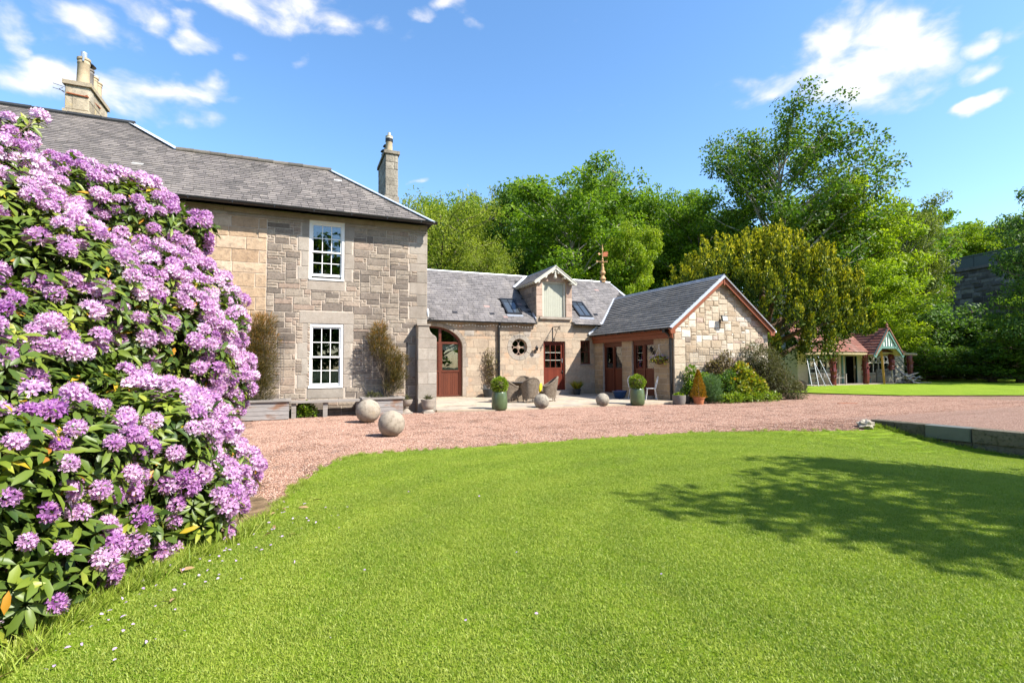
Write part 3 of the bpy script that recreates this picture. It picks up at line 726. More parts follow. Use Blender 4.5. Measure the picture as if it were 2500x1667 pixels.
chimney(house, 3.22, 3.72, 21.0, 23.0, 4.0, 10.36, M['chimney_grey'], [(3.40, 21.3, .145, .72, M['pot_buff'], 'band'), (3.42, 22.0, .13, .45, M['grey_pot'], 'cowl'), (3.42, 22.7, .13, .5, M['grey_pot'], 'cowl')], 8.45)
mb = MB(); mb.ball((3.80, 15.99, 3.12), (.045, .09, .16), 12, 8); bell = mb.build('alarm_box', M['white_paint'], house, smooth=True)
# corner buttress
bt = MB(); bprof = [(3.41, 0), (4.0, 0), (4.0, 2.30), (3.96, 2.36), (3.87, 2.42), (3.80, 2.5), (3.765, 2.6), (3.765, 2.68), (3.41, 2.68)]
bt.add([(x, 15.60, z) for x, z in bprof]+[(x, Ym, z) for x, z in bprof], [tuple(range(9))]+[(i, 9+i, 9+(i+1) % 9, (i+1) % 9) for i in range(9)])
butt = bt.build('buttress', M['mortar_tan'], house); g = random.Random(4)
frB = frame_fn((0, 15.60, 0), (1, 0, 0), (0, 0, 1), (0, -1, 0)); frBs = frame_fn((3.41, 15.6, 0), (0, 1, 0), (0, 0, 1), (-1, 0, 0))
zc = [0, .44, .86, 1.22, 1.62, 1.98, 2.30]
for k in range(6):
    s = [(3.41, 3.72), (3.72, 4.0)] if k in (0, 2, 4) else [(3.41, 4.0)]
    for a, b in s: vs, fs = stone_geo(rect((a+.003, zc[k]+.003, b-.003, zc[k+1]-.003)), frB, .012, .01, g); MB().add(vs, fs, g.random()).build('block', M['stone_dressed'], butt)
    vs, fs = stone_geo(rect((.003, zc[k]+.003, .345, zc[k+1]-.003)), frBs, .01, .008, g); MB().add(vs, fs, g.random()).build('block', M['stone_dressed'], butt)
vs, fs = stone_geo([(3.413, 2.303), (3.997, 2.303), (3.957, 2.363), (3.867, 2.423), (3.797, 2.503), (3.762, 2.6), (3.762, 2.677), (3.413, 2.677)], frB, .012, .01, g); MB().add(vs, fs, .6).build('block', M['stone_dressed'], butt)
mb = MB(); mb.bx(3.38, 3.80, 15.56, 15.98, 2.685, 2.74); mb.build('cap', M['stone_dressed'], butt)

# ================================================================== COACH HOUSE (low range behind the patio)
Yr = 21.15
coach = thing('coach_house', 'low tan stone coach house with arched red door, round window and slated roof with dormer', 'house', (10, Yr, 0))
frC = frame_fn((0, Yr, 0), (1, 0, 0), (0, 0, 1), (0, -1, 0))
SD = (10.50, .27, 11.65, 2.55); SW = (12.48, 1.47, 13.03, 2.61); AR = (3.85, .1, 6.57, 3.12); RW = (9.28-.47, 2.25-.47, 9.28+.47, 2.25+.47); LD = (10.47, 3.69, 11.71, 5.36)
ACX, AA, AB, AZ = 5.21, 1.36, .90, 2.22                             # arch: centre, half span, rise, springing
def apt(t, k=1., ex=0.): return (ACX+(AA*k+ex)*math.cos(t), AZ+(AB*k+ex)*math.sin(t))
mb = MB(); wall_holes(mb, frC, 3.78, 18.1, -.2, 3.5, [SD, SW, AR, RW], .22)
for h in (SD, SW, AR, RW): room_box(mb, frC, h, .22, 1.8, 1)
N = 20
for i in range(N):                                                  # spandrels of the arch
    a, b = math.pi*i/N, math.pi*(i+1)/N; p, q = apt(a), apt(b)
    mb.add([frC(*p, 0), frC(p[0], 3.12, 0), frC(q[0], 3.12, 0), frC(*q, 0)], [(3, 2, 1, 0)]); mb.add([frC(*p, 0), frC(*q, 0), frC(*q, -.22), frC(*p, -.22)], [(0, 1, 2, 3)])
for i in range(24):                                                 # square opening filled round the circle
    a, b = 2*math.pi*i/24, 2*math.pi*(i+1)/24; c = (9.28, 2.25)
    def sq(t): k = .47/max(abs(math.cos(t)), abs(math.sin(t))); return (c[0]+k*math.cos(t), c[1]+k*math.sin(t))
    def ci(t): return (c[0]+.39*math.cos(t), c[1]+.39*math.sin(t))
    mb.add([frC(*ci(a), 0), frC(*sq(a), 0), frC(*sq(b), 0), frC(*ci(b), 0)], [(0, 1, 2, 3)]); mb.add([frC(*ci(a), 0), frC(*ci(b), 0), frC(*ci(b), -.22), frC(*ci(a), -.22)], [(0, 1, 2, 3)])
mb.add([(18.1, Yr, -.2), (18.1, 27.3, -.2), (18.1, 27.3, 3.5), (18.1, Yr, 3.5)], [(0, 1, 2, 3)]); mb.add([(3.78, 27.3, -.2), (18.1, 27.3, -.2), (18.1, 27.3, 3.5), (3.78, 27.3, 3.5)], [(3, 2, 1, 0)])
mb.build('wall', [M['mortar_tan'], M['room']], coach)
g = random.Random(31); items = []
big = [SD, SW, (AR[0]-.2, 0, AR[2]+.2, 3.25), (9.28-.66, 2.25-.66, 9.28+.66, 2.25+.66)]
for q in courses(4.4, 13.26, .08, 3.36, [SD, SW, (AR[0]-.17, 0, AR[2]+.17, AZ), (4, AZ, 6.3, 3.26), RW], g, lambda g: .27, lambda g: g.uniform(.35, .8), .0035):
    p = rect(q); cx, cy = (q[0]+q[2])/2, (q[1]+q[3])/2
    if cy > AZ-.02 and cx < 7.0:                                     # fit against the voussoirs
        P2 = [pt for pt in p]
        if all(((x-ACX)/(AA+.19))**2+((z-AZ)/(AB+.19))**2 < 1 for x, z in P2): continue
        for t in [math.pi*k/16 for k in range(1, 8)]:
            nx, ny = math.cos(t)/(AA+.19), math.sin(t)/(AB+.19); x0, z0 = apt(t, 1, .19); p = clip(p, nx, ny, -(nx*x0+ny*z0)) if abs(math.atan2((cy-AZ)/(AB+.19), (cx-ACX)/(AA+.19))-t) < .11 else p
        if len(p) < 3 or area(p) < .01: continue
    dd = math.hypot(cx-9.28, cy-2.25)
    if dd < .85:
        a = math.atan2(cy-2.25, cx-9.28); p = clip(p, math.cos(a), math.sin(a), -(math.cos(a)*9.28+math.sin(a)*2.25+.62))
        if len(p) < 3 or area(p) < .01: continue
    add_stone(items, p, frC, g.random(), None, .008, .006, .003)
for i in range(9):
    a, b = math.pi*(i+.03)/18, math.pi*(i+.97)/18; add_stone(items, [apt(a, 1, .008), apt(a, 1, .185), apt(b, 1, .185), apt(b, 1, .008)], frC, g.random(), M['stone_dressed'], .016, .008, .002)
for k in range(5): add_stone(items, rect((6.578, .1+k*.424, 6.73+(k % 2)*.1, .1+(k+1)*.424-.006)), frC, g.random(), M['stone_dressed'], .014, .008, .002)
for i in range(12):
    a, b = 2*math.pi*(i+.02)/12, 2*math.pi*(i+.98)/12; m_ = (a+b)/2
    add_stone(items, [(9.28+r*math.cos(t), 2.25+r*math.sin(t)) for r, t in ((.395, a), (.61, a), (.61, b), (.395, b))], frC, g.random()*.6+.4, M['stone_dressed'], .012, .008, .002)
for q in courses(12.04, 13.25, 3.365, 3.40, [], g, lambda g: .2, lambda g: .6, .003): pass
# dormer front and gable stones
frD = frC
DA, DS = (11.03, 6.05), .68
dorm = MB()
front = [(10.14, 3.3), (12.04, 3.3), (12.04, 5.31), DA, (10.14, 5.4)]
wall_holes(dorm, frD, 10.14, 12.04, 3.45, 5.36, [(LD[0], LD[1], LD[2], 5.36)], .2)
dorm.add([frD(10.14, 5.36, 0), frD(12.04, 5.36, 0), frD(12.04, 5.36+.0, 0), frD(*DA, 0)], [(0, 1, 3)])
for x, s in ((10.14, 1), (12.04, -1)):
    dorm.add([(x, Yr, 3.3), (x, Yr, 5.33), (x, 23.35, 5.33), (x, 23.35, 5.0)], [(0, 1, 2, 3)])
dormer = dorm.build('dormer', M['mortar_tan'], coach)
di = []
for v0, v1, a, b in ((3.46, 3.70, 10.145, 12.035),):
    for q in courses(a, b, v0, v1, [], g, lambda g: .22, lambda g: .6, .003): add_stone(items, rect(q), frC, g.random(), None, .008, .006)
for x0, x1 in ((10.145, 10.466), (11.714, 12.035)):
    for q in courses(x0, x1, 3.71, 5.36, [], g, lambda g: .33, lambda g: .5, .003): di.append((rect(q), .012))
for q in courses(10.2, 11.9, 5.365, 5.95, [], g, lambda g: .29, lambda g: .5, .003):
    p = clip(clip(rect(q), -DS, -1, DA[1]-.03+DS*DA[0]), DS, -1, DA[1]-.03-DS*DA[0])
    if len(p) > 2 and area(p) > .01: di.append((p, .012))
for p, d in di: vs, fs = stone_geo(p, frD, d, .008, g); MB().add(vs, fs, g.random()).build('stone', M['stone_pink'], dormer)
frCh = frame_fn((10.14, Yr, 0), (0, 1, 0), (0, 0, 1), (-1, 0, 0))
for q in courses(.02, 2.2, 3.4, 5.3, [], g, lambda g: .2, lambda g: g.uniform(.2, .4), .008):
    p = clip(rect(q), -.8375, 1, -(3.38+.8375*.15)-.02)
    if len(p) > 2 and area(p) > .006: vs, fs = stone_geo(p, frCh, .014, .012, g); MB().add(vs, fs, g.random()*.6).build('stone', M['stone_grey'], dormer)
mb = MB(); fbox(mb, frD, 10.30, 11.95, 3.58, 3.69, -.2, .10); mb.build('sill', M['stone_dressed'], dormer)
mb = MB(); k = 11; W_ = (LD[2]-LD[0]-.16)/k
for i in range(k): fbox(mb, frD, LD[0]+.08+i*W_+.003, LD[0]+.08+(i+1)*W_-.003, LD[1], LD[3]-.07, -.15, -.125, g.random())
fbox(mb, frD, LD[0]+.08, LD[2]-.08, LD[1], LD[3]-.07, -.16, -.135)
mb.build('loft_door', M['cream_paint'], dormer)
mb = MB(); fbox(mb, frD, LD[0], LD[0]+.08, LD[1], LD[3], -.16, -.06); fbox(mb, frD, LD[2]-.08, LD[2], LD[1], LD[3], -.16, -.06); fbox(mb, frD, LD[0]+.08, LD[2]-.08, LD[3]-.07, LD[3], -.16, -.062); mb.build('door_frame', M['cream_trim'], dormer)
# dormer roof
ez = 5.29; ex0, ex1 = 9.93, 12.13; yF = 20.88; az_ = ez+DS*1.10
for s, nm in ((-1, ex0), (1, ex1)):
    yb_e = 21+(ez-3.38)/.8375; yb_a = 21+(az_-3.38)/.8375
    c_, n_ = 1/math.hypot(1, DS), DS/math.hypot(1, DS)
    frS = frame_fn((nm, yF, ez), (0, 1, 0), (-s*c_, 0, n_), (s*n_, 0, c_)); L = 1.10*math.hypot(1, DS)
    und = MB(); und.poly_extrude([(0, 0), (yb_e-yF, 0), (yb_a-yF, L), (0, L)], frS, -.05, 0); und.build('roof_deck', M['cream_trim'], dormer)
    def clipD(p, v): return clip(clip(clip(p, 1, 0, .01), 0, -1, L), -1, (yb_a-yb_e)/L, yb_e-yF)
    for it in slate_items(frS, -.1, 3.3, L, .15, lambda g: g.uniform(.18, .25), clipD, g):
        MB().add(it[0], it[1], it[2]).build('slate', M['slate_range'], dormer)
    bb = MB(); bb.bar((nm, yF-.02, ez-.06), (11.03, yF-.02, az_-.05), .13, .05, (0, -1, 0)); bb.bar((nm, yF-.03, ez+.012), (11.03, yF-.03, az_+.022), .03, .07, (0, -1, 0)); bb.build('barge_board', M['cream_trim'], dormer)
    for k in (.22, .55, .86):
        x = nm+(11.03-nm)*k; z = ez+(az_-ez)*k-.16; bb = MB(); bb.box((x, yF+.13, z), (.08, .3, .12), Matrix.Rotation(-s*math.atan(DS), 3, 'Y')); bb.build('purlin_end', M['cream_trim'], dormer)
    if s < 0:
        for k in range(7): bb = MB(); bb.box((nm+.06, yF+.3+k*.3, ez-.06), (.14, .05, .07)); bb.build('rafter_end', M['cream_trim'], dormer)
        mb = MB(); mb.bar((nm+.0, yb_e-.1, ez+.03), (11.03, yb_a-.02, az_+.04), .2, .02, (0, -.6, .8)); mb.build('valley_flashing', M['lead'], dormer)
mb = MB(); mb.tube([(11.03, yF-.03, az_+.03), (11.03, yb_a, az_+.03)], .04, 8); mb.build('ridge_roll', M['lead_dark'], dormer)
mb = MB(); mb.box((11.03, yF+.05, az_-.16), (.10, .10, .2)); mb.lathe([(.02, -.34), (.07, -.30), (.085, -.24), (.05, -.19), (.065, -.14), (.04, -.1), (.05, -.05), (.03, 0)], (11.03, yF+.05, az_-.24), 12); mb.build('pendant', M['cream_trim'], dormer)
mb = MB(); mb.bar((10.11, 21.12, 3.52), (10.11, 21.5, 3.84), .16, .03, (-1, 0, 0)); mb.build('step_flashing', M['lead'], dormer)
pieces(coach, 'stone', items, M['stone_range'], 300, 'stone_field')
# main slopes
tr = .8375; sl = math.hypot(1, tr)
frCR = frame_fn((0, 20.97, 3.38-.03*tr), (1, 0, 0), (0, 1/sl, tr/sl), (0, -tr/sl, 1/sl)); Lr = (24.2-20.97)*sl
def rc(x, y): return (x, y, 3.38+tr*(y-21))
mb = MB(); mb.add([rc(3.78, 20.95), rc(10.13, 20.95), rc(10.13, 24.2), rc(3.78, 24.2)], [(0, 1, 2, 3)]); mb.add([rc(12.05, 20.95), rc(17.35, 20.95), rc(16.2, 24.2), rc(12.05, 24.2)], [(0, 1, 2, 3)]); mb.add([rc(10.13, 23.0), rc(12.05, 23.0), rc(12.05, 24.2), rc(10.13, 24.2)], [(0, 1, 2, 3)])
mb.add([rc(3.78, 24.2), rc(16.2, 24.2), (18.2, 27.4, 3.4), (3.78, 27.4, 3.4)], [(0, 1, 2, 3)]); mb.add([rc(17.35, 20.95), (18.2, 27.4, 3.4), rc(16.2, 24.2)], [(0, 1, 2)]); mb.build('roof', M['under'], coach)
def clipC(p, v): return clip(clip(clip(p, -1, -(17.3-16.2)/Lr, 17.3), 0, -1, Lr), 1, 0, -3.79)
sky_holes = [(8.80, 9.55, 21.45, 22.43), (12.62, 13.36, 21.45, 22.46)]
def skipC(u, v):
    y = 20.97+v/sl
    return 10.08 < u < 12.1 and y < 23.9 and abs(u-11.03) < 1.1 or any(a < u < b and c < y < d for a, b, c, d in sky_holes) or (u > 13.75 and y < 20.98+(u-13.65)*.93)
items = slate_items(frCR, 3.6, 17.4, Lr, .162, lambda g: g.uniform(.21, .30), clipC, random.Random(9), skip=skipC)
pieces(coach, 'slate', items, M['slate_range'], 300, 'slate_field')
mb = MB(); mb.tube([(3.78, 24.2, 6.10), (16.25, 24.2, 6.10)], .04, 8); mb.bar(rc(3.78, 24.13), rc(16.25, 24.13), .17, .02, (0, -tr, 1)); mb.bar(rc(16.22, 24.15), rc(17.0, 21.9), .14, .02, (0, -tr, 1)); mb.build('ridge_flashing', M['lead'], coach)
for (a, b, c, d) in sky_holes:                                       # roof lights
    vA, vB = (c-20.97)*sl, (d-20.97)*sl; k = MB()
    for q in ((a, a+.07, vA, vB), (b-.07, b, vA, vB), (a+.07, b-.07, vA, vA+.08), (a+.07, b-.07, vB-.10, vB)): fbox(k, frCR, q[0], q[1], q[2], q[3], 0, .09)
    fbox(k, frCR, (a+b)/2-.012, (a+b)/2+.012, vA+.08, vB-.1, .05, .082)
    fbox(k, frCR, a+.07, (a+b)/2-.012, vB-.28, vB-.255, .05, .08); fbox(k, frCR, (a+b)/2+.012, b-.07, vB-.28, vB-.255, .05, .08)
    fl = k.build('roof_light', M['black_iron'], coach)
    for x0, x1 in ((a+.07, (a+b)/2-.012), ((a+b)/2+.012, b-.07)): q = MB(); fbox(q, frCR, x0, x1, vA+.08, vB-.1, .045, .06); q.build('pane', M['roof_glass'], fl)
    q = MB(); fbox(q, frCR, a-.03, b+.03, vA-.16, vA, .022, .032); q.build('apron', M['lead_dark'], fl)
for u, v in ((6.2, .55), (7.95, .55), (13.55, .8)):
    q = MB()
    for k in range(4): fbox(q, frCR, u+k*.06, u+k*.06+.035, v, v+.15, .015, .04)
    q.build('roof_vent', M['black_iron'], coach)
gutter(coach, (3.8, 20.93, 3.36), (10.05, 20.93, 3.36), .055); gutter(coach, (12.02, 20.93, 3.36), (13.62, 20.93, 3.36), .055)
mb = MB(); mb.tube([(8.24, 20.95, 3.28), (8.24, 21.06, 3.15), (8.24, 21.06, .06)], .055, 12)
for z in (.5, 1.6, 2.7): mb.tube([(8.24, 21.06, z), (8.24, 21.06, z+.06)], .068, 12)
mb.bx(8.10, 8.38, 21.09, 21.14, .2, .21)
mb.build('downpipe', M['black_iron'], coach)
# arched coach door
def arch_poly(k0, zlo, n=20, xa=None, xb=None):
    pts = [(ACX+AA*k0*math.cos(math.pi*i/n), AZ+AB*k0*math.sin(math.pi*i/n)) for i in range(n+1)]
    return [p for p in pts if (xa is None or p[0] >= xa) and (xb is None or p[0] <= xb)]
mb = MB(); n = 24; k1 = .925
for i in range(n):
    a, b = math.pi*i/n, math.pi*(i+1)/n; o0, o1 = apt(a, .998), apt(b, .998); i0, i1 = apt(a, k1), apt(b, k1)
    mb.add([frC(*o0, -.08), frC(*o1, -.08), frC(*i1, -.08), frC(*i0, -.08), frC(*i0, -.2), frC(*i1, -.2)], [(0, 1, 2, 3), (3, 2, 5, 4)])
fbox(mb, frC, ACX+AA*k1, ACX+AA*.998, .12, AZ, -.2, -.08); fbox(mb, frC, ACX-AA*.998, ACX-AA*k1, .12, AZ, -.2, -.08)
for x in (4.62, 5.60):
    zt = AZ+AB*math.sqrt(max(0, 1-((x-ACX)/(AA*k1))**2)); fbox(mb, frC, x-.055, x+.055, .12, zt, -.2, -.10)
for a, b in ((ACX-AA*k1, 4.565), (4.675, 5.545), (5.655, ACX+AA*k1)):
    fbox(mb, frC, a, b, 2.37, 2.46, -.2, -.105); fbox(mb, frC, a, b, 1.16, 1.24, -.2, -.105); fbox(mb, frC, a, b, .12, .18, -.2, -.1)
    for x0, x1 in ((a, a+.05), (b-.05, b)): fbox(mb, frC, x0, x1, 1.24, 2.37, -.19, -.115)
door = mb.build('arched_door', M['redwood_frame'], coach)
for a, b in ((ACX-AA*k1, 4.565), (4.675, 5.545), (5.655, ACX+AA*k1)):
    k = max(3, int((b-a)/.10)); wd = (b-a)/k
    for i in range(k): p = MB(); fbox(p, frC, a+i*wd+.003, a+(i+1)*wd-.003, .18, 1.16, -.17, -.13, g.random()); p.build('board', M['redwood'], door)
    p = MB(); fbox(p, frC, a, b, .18, 1.16, -.19, -.172); p.build('backing', M['under'], door)
    p = MB(); fbox(p, frC, a+.05, b-.05, 1.24, 2.37, -.165, -.155); p.build('pane', M['glass'], door)
    xs = [x for x in np.linspace(a, b, 9)]; top = [(x, min(AZ+AB*math.sqrt(max(0, 1-((x-ACX)/(AA*k1))**2)), 3.1)) for x in xs]
    p = MB(); p.poly_extrude([(a, 2.46)]+[(b, 2.46)]+[(x, max(z, 2.47)) for x, z in reversed(top)], frC, -.165, -.155); p.build('pane', M['glass'], door)
    p = MB(); fbox(p, frC, a+.05, b-.05, 2.10, 2.36, -.19, -.18); p.build('blind', M['blind'], door)
def curtain(parent, fr, u0, u1, v0, v1, n, mat=M['curtain']):
    k = 40; vs = []
    for i in range(k+1):
        u = u0+(u1-u0)*i/k; d = n+.035*math.sin(i*1.35)+.01*math.sin(i*.5)
        vs += [fr(u, v0, d), fr(u, v1, d)]
    MB().add(vs, [(2*i, 2*i+2, 2*i+3, 2*i+1) for i in range(k)]).build('curtain', mat, parent, smooth=True)
curtain(door, frC, 6.28, 6.62, 1.0, 2.9, -.36)
# round window with a four-lobed frame
mb = MB(); c = Vector(frC(9.28, 2.25, -.12)); P_ = []
def ringpts(cx, cz, r, n=28, dep=-.12): return [frC(cx+r*math.cos(2*math.pi*i/n), cz+r*math.sin(2*math.pi*i/n), dep) for i in range(n+1)]
mb.tube(ringpts(9.28, 2.25, .372, 36), .022, 6, cap=False)
for sx in (-1, 1):
    for sz in (-1, 1): mb.tube(ringpts(9.28+sx*.165, 2.25+sz*.165, .155), .016, 6, cap=False)
mb.tube(ringpts(9.28, 2.25, .062, 16), .022, 6, cap=False)
rw = mb.build('round_window', M['stone_pink'], coach)
p = MB(); p.add([frC(9.28+.385*math.cos(2*math.pi*i/32), 2.25+.385*math.sin(2*math.pi*i/32), -.135) for i in range(32)], [tuple(range(32))]); p.build('pane', M['glass'], rw)
p = MB(); p.lathe([(.0, 0), (.05, .0), (.04, .03), (.0, .04)], (0, 0, 0), 10); o = p.build('boss', M['pot_buff'], rw); o.matrix_world = Matrix.Translation(frC(9.28, 2.25, -.12)) @ Matrix.Rotation(math.pi/2, 4, 'X')
# half-glazed red door
a, b, c, d = SD; mb = MB(); fbox(mb, frC, a, a+.07, b, d, -.2, -.06); fbox(mb, frC, b and c-.07, c, b, d, -.2, -.06); fbox(mb, frC, a+.07, c-.07, d-.09, d, -.2, -.062)
A, C_ = a+.07, c-.07; fbox(mb, frC, A, A+.06, b, d-.09, -.16, -.115); fbox(mb, frC, C_-.11, C_, b, d-.09, -.16, -.115); fbox(mb, frC, A+.06, C_-.11, d-.17, d-.09, -.16, -.116); fbox(mb, frC, A+.06, C_-.11, 1.24, 1.31, -.16, -.114)
x0, x1 = A+.06, C_-.11
for k in (1, 2): fbox(mb, frC, x0+(x1-x0)*k/3-.014, x0+(x1-x0)*k/3+.014, 1.31, d-.17, -.155, -.118)
zz = [1.31+(d-.17-1.31)*k/3 for k in range(4)]
sd = mb.build('door', M['red_door'], coach)
for i in range(3):
    for j in range(3):
        p = MB(); fbox(p, frC, x0+(x1-x0)*i/3+.015, x0+(x1-x0)*(i+1)/3-.015, zz[j]+.012, zz[j+1]-.012, -.145, -.138); p.build('pane', M['glass'], sd)
    for z in (zz[1], zz[2], zz[0]): p = MB(); fbox(p, frC, x0+(x1-x0)*i/3+.015, x0+(x1-x0)*(i+1)/3-.015, z-.012, z+.012, -.15, -.117); p.build('glazing_bar', M['cream_trim'] if z != zz[0] else M['redwood_frame'], sd)
k = 8
for i in range(k): p = MB(); fbox(p, frC, x0+(x1-x0)*i/k+.002, x0+(x1-x0)*(i+1)/k-.002, b+.03, 1.24, -.15, -.122, g.random()); p.build('board', M['red_door'], sd)
p = MB(); p.ball(frC(C_-.05, 1.12, -.085), .028, 10, 8); fbox(p, frC, C_-.075, C_-.025, 1.02, 1.20, -.116, -.108); p.build('handle', M['black_iron'], sd)
p = MB(); fbox(p, frC, C_-.07, C_-.04, 1.55, 1.75, -.116, -.09); p.build('pull', M['steel'], sd)
# small sash window in the shade of the wing
a, b, c, d = SW; mb = MB(); fbox(mb, frC, a, a+.06, b, d, -.19, -.05); fbox(mb, frC, c-.06, c, b, d, -.19, -.05); fbox(mb, frC, a+.06, c-.06, d-.06, d, -.19, -.052); fbox(mb, frC, a-.0, c+.0, b, b+.07, -.19, -.03); fbox(mb, frC, a+.06, c-.06, 2.03, 2.08, -.15, -.06)
for k in (1, 2): x = a+.06+(c-a-.12)*k/3; fbox(mb, frC, x-.01, x+.01, 2.08, d-.06, -.14, -.08)
fbox(mb, frC, a+.06, c-.06, 2.29, 2.31, -.139, -.081); fbox(mb, frC, (a+c)/2-.01, (a+c)/2+.01, b+.07, 2.03, -.14, -.08)
sw = mb.build('window', M['redwood_frame'], coach)
for z0, z1 in ((b+.07, 2.03), (2.08, d-.06)): p = MB(); fbox(p, frC, a+.06, c-.06, z0, z1, -.12, -.112); p.build('pane', M['glass'], sw)
mb = MB(); fbox(mb, frC, 12.42, 13.1, 1.40, 1.466, -.1, .06); mb.build('sill', M['stone_dressed'], coach)

# ================================================================== GABLED WING
wing = thing('gabled_wing', 'single-storey wing with cream rubble gable, brown boarded doors and grey tiled roof', 'outbuilding', (15.7, 18, 0))
Xw, Yg = 13.27, 15.5
frG = frame_fn((0, Yg, 0), (1, 0, 0), (0, 0, 1), (0, -1, 0)); frL = frame_fn((Xw, Yr, 0), (0, -1, 0), (0, 0, 1), (-1, 0, 0))   # u runs towards the gable
def wz(x): return 2.84+.783*(x-12.96) if x < 15.68 else 2.84+.783*(15.68-12.96)-.783*(x-15.68)
D1 = (Yr-20.42, .17, Yr-18.89, 2.46); D2 = (Yr-18.16, .17, Yr-16.69, 2.46)
mb = MB(); mb.add([frG(13.27, -.2, 0), frG(18.24, -.2, 0), frG(18.24, wz(18.24)-.06, 0), frG(15.68, wz(15.68)-.06, 0), frG(13.27, wz(13.27)-.06, 0)], [(0, 1, 2, 3, 4)])
wall_holes(mb, frL, 0, Yr-Yg, -.2, 2.9, [D1, D2], .2, mi=2)
for h in (D1, D2): room_box(mb, frL, h, .2, 1.9, 1)
mb.add([(18.24, Yg, -.2), (18.24, 21.2, -.2), (18.24, 21.2, 2.8), (18.24, Yg, 2.8)], [(0, 1, 2, 3)])
mb.build('wall', [M['mortar_tan'], M['room'], M['mortar_pale']], wing)
g = random.Random(77); items = []
qu = []
v = .02; k = 0
while v < 2.3:
    e = v+g.uniform(.24, .36); qu.append((13.275, v, 13.275+(.55 if k % 2 else .32), e)); v = e; k += 1
for q in snecked(13.275, 18.235, .02, 4.95, qu, g, .092, .098, .007):
    p = clip(clip(rect(q), .783, -1, 2.84-.783*12.96-.10), -.783, -1, 2.84+.783*(2*15.68-12.96)-.10)
    if len(p) < 3 or area(p) < .006: continue
    r = g.random(); cv = (q[1]+q[3])/2
    add_stone(items, p, frG, r if .9 < cv < 3.4 else r*.75, None, .016, .018, .008)
for q in qu: add_stone(items, rect((q[0], q[1]+.005, q[2]-.006, q[3]-.005)), frG, .3+.4*g.random(), None, .018, .012, .004)
pi = []
for a, b in ((0, D1[0]), (D1[2], D2[0]), (D2[2], Yr-Yg)):
    for q in courses(a+.004, b-.004, .04, 2.44, [], g, lambda g: .21, lambda g: g.uniform(.26, .52), .008): add_stone(items, rect(q), frL, g.random(), M['stone_pillar'], .010, .006, .002)
pieces(wing, 'stone', items, M['stone_gable'], 300, 'stone_field')
for h in (D1, D2):
    a, b, c, d = h; mb = MB(); m_ = (a+c)/2
    for x0, x1 in ((a, a+.07), (c-.07, c), (m_-.04, m_+.04)): fbox(mb, frL, x0, x1, b, d-.16, -.19, -.08)
    fbox(mb, frL, a, c, d-.16, d, -.19, -.07)
    for x0, x1 in ((a+.07, m_-.04), (m_+.04, c-.07)):
        fbox(mb, frL, x0, x1, 1.22, 1.29, -.18, -.10); fbox(mb, frL, x0, x1, b, b+.05, -.18, -.10); fbox(mb, frL, x0, x1, d-.21, d-.16, -.18, -.1)
        for y0, y1 in ((x0, x0+.045), (x1-.045, x1)): fbox(mb, frL, y0, y1, 1.29, d-.21, -.175, -.105)
    dr = mb.build('door', M['redwood_frame'], wing)
    for x0, x1 in ((a+.07, m_-.04), (m_+.04, c-.07)):
        k = 6
        for i in range(k): p = MB(); fbox(p, frL, x0+(x1-x0)*i/k+.002, x0+(x1-x0)*(i+1)/k-.002, b+.05, 1.22, -.17, -.12, g.random()); p.build('board', M['redwood'], dr)
        p = MB(); fbox(p, frL, x0+.045, x1-.045, 1.29, d-.21, -.15, -.143); p.build('pane', M['glass'], dr)
    if h is D2:
        for x0, x1 in ((a+.115, m_-.085), (m_+.085, c-.115)): p = MB(); fbox(p, frL, x0, x1, d-.50, d-.21, -.20, -.19); p.build('blind', M['blind'], dr)
        curtain(dr, frL, a+.1, a+.45, 1.2, d-.3, -.36)
    else: curtain(dr, frL, m_+.08, c-.1, 1.2, d-.2, -.36)
    p = MB(); fbox(p, frL, a-.02, c+.02, .06, b, -.19, .12); p.build('step', M['stone_dressed'], dr)
# eaves boards
for z0, z1, x0, x1 in ((2.47, 2.635, 13.13, 13.17), (2.64, 2.80, 13.08, 13.12)):
    p = MB(); p.bx(x0, x1, 15.42, 21.1, z0, z1, g.random()); p.build('fascia_board', M['fascia'], wing)
p = MB(); p.bx(13.12, 13.262, 15.5, 21.1, 2.46, 2.475); p.build('soffit', M['fascia'], wing)
for x0, z0, x1, z1 in ((12.94, 2.80, 15.68, 4.93), (18.42, 2.80, 15.68, 4.93)):
    p = MB(); p.bar((x0, 15.31, z0-.09), (x1, 15.31, z1-.09), .19, .05, (0, -1, 0)); p.build('barge_board', M['fascia'], wing)
    s = 1 if x0 < 15 else -1
    p = MB(); p.box((x0+s*.13, 15.31, z0-.07), (.22, .052, .22)); p.build('barge_foot', M['fascia'], wing)
    p = MB(); p.bar((x0, 15.27, z0+.035), (x1, 15.27, z1+.035), .13, .04, (0, -.3, 1)); p.build('verge_flashing', M['lead'], wing)
p = MB(); p.bx(15.65, 15.71, 15.265, 15.30, 4.6, 4.92); p.build('barge_boss', M['fascia'], wing)
sl = math.hypot(1, .783); frWL = frame_fn((12.92, 15.3, 2.84-.04*.783), (0, 1, 0), (1/sl, 0, .783/sl), (-.783/sl, 0, 1/sl)); Lw = (15.68-12.92)*sl
mb = MB()
for s, x0 in ((1, 12.92), (-1, 18.44)):
    P = [(x0, 15.3), (x0, 21.1), (x0+s*.73, 21.1), (15.68, 22.9), (15.68, 15.3)]; mb.add([(x, y, wz(x)-.012) for x, y in P], [(0, 1, 2, 3, 4)])
mb.build('roof', M['under'], wing)
def clipW(p, v):
    x = 12.92+v/sl; p = clip(clip(p, 1, 0, 0), 0, -1, Lw)
    if x < 13.55: return clip(p, -1, 0, 21.05-15.3)
    return clip(p, -1, .93/sl, (21.02-.62)-15.3)
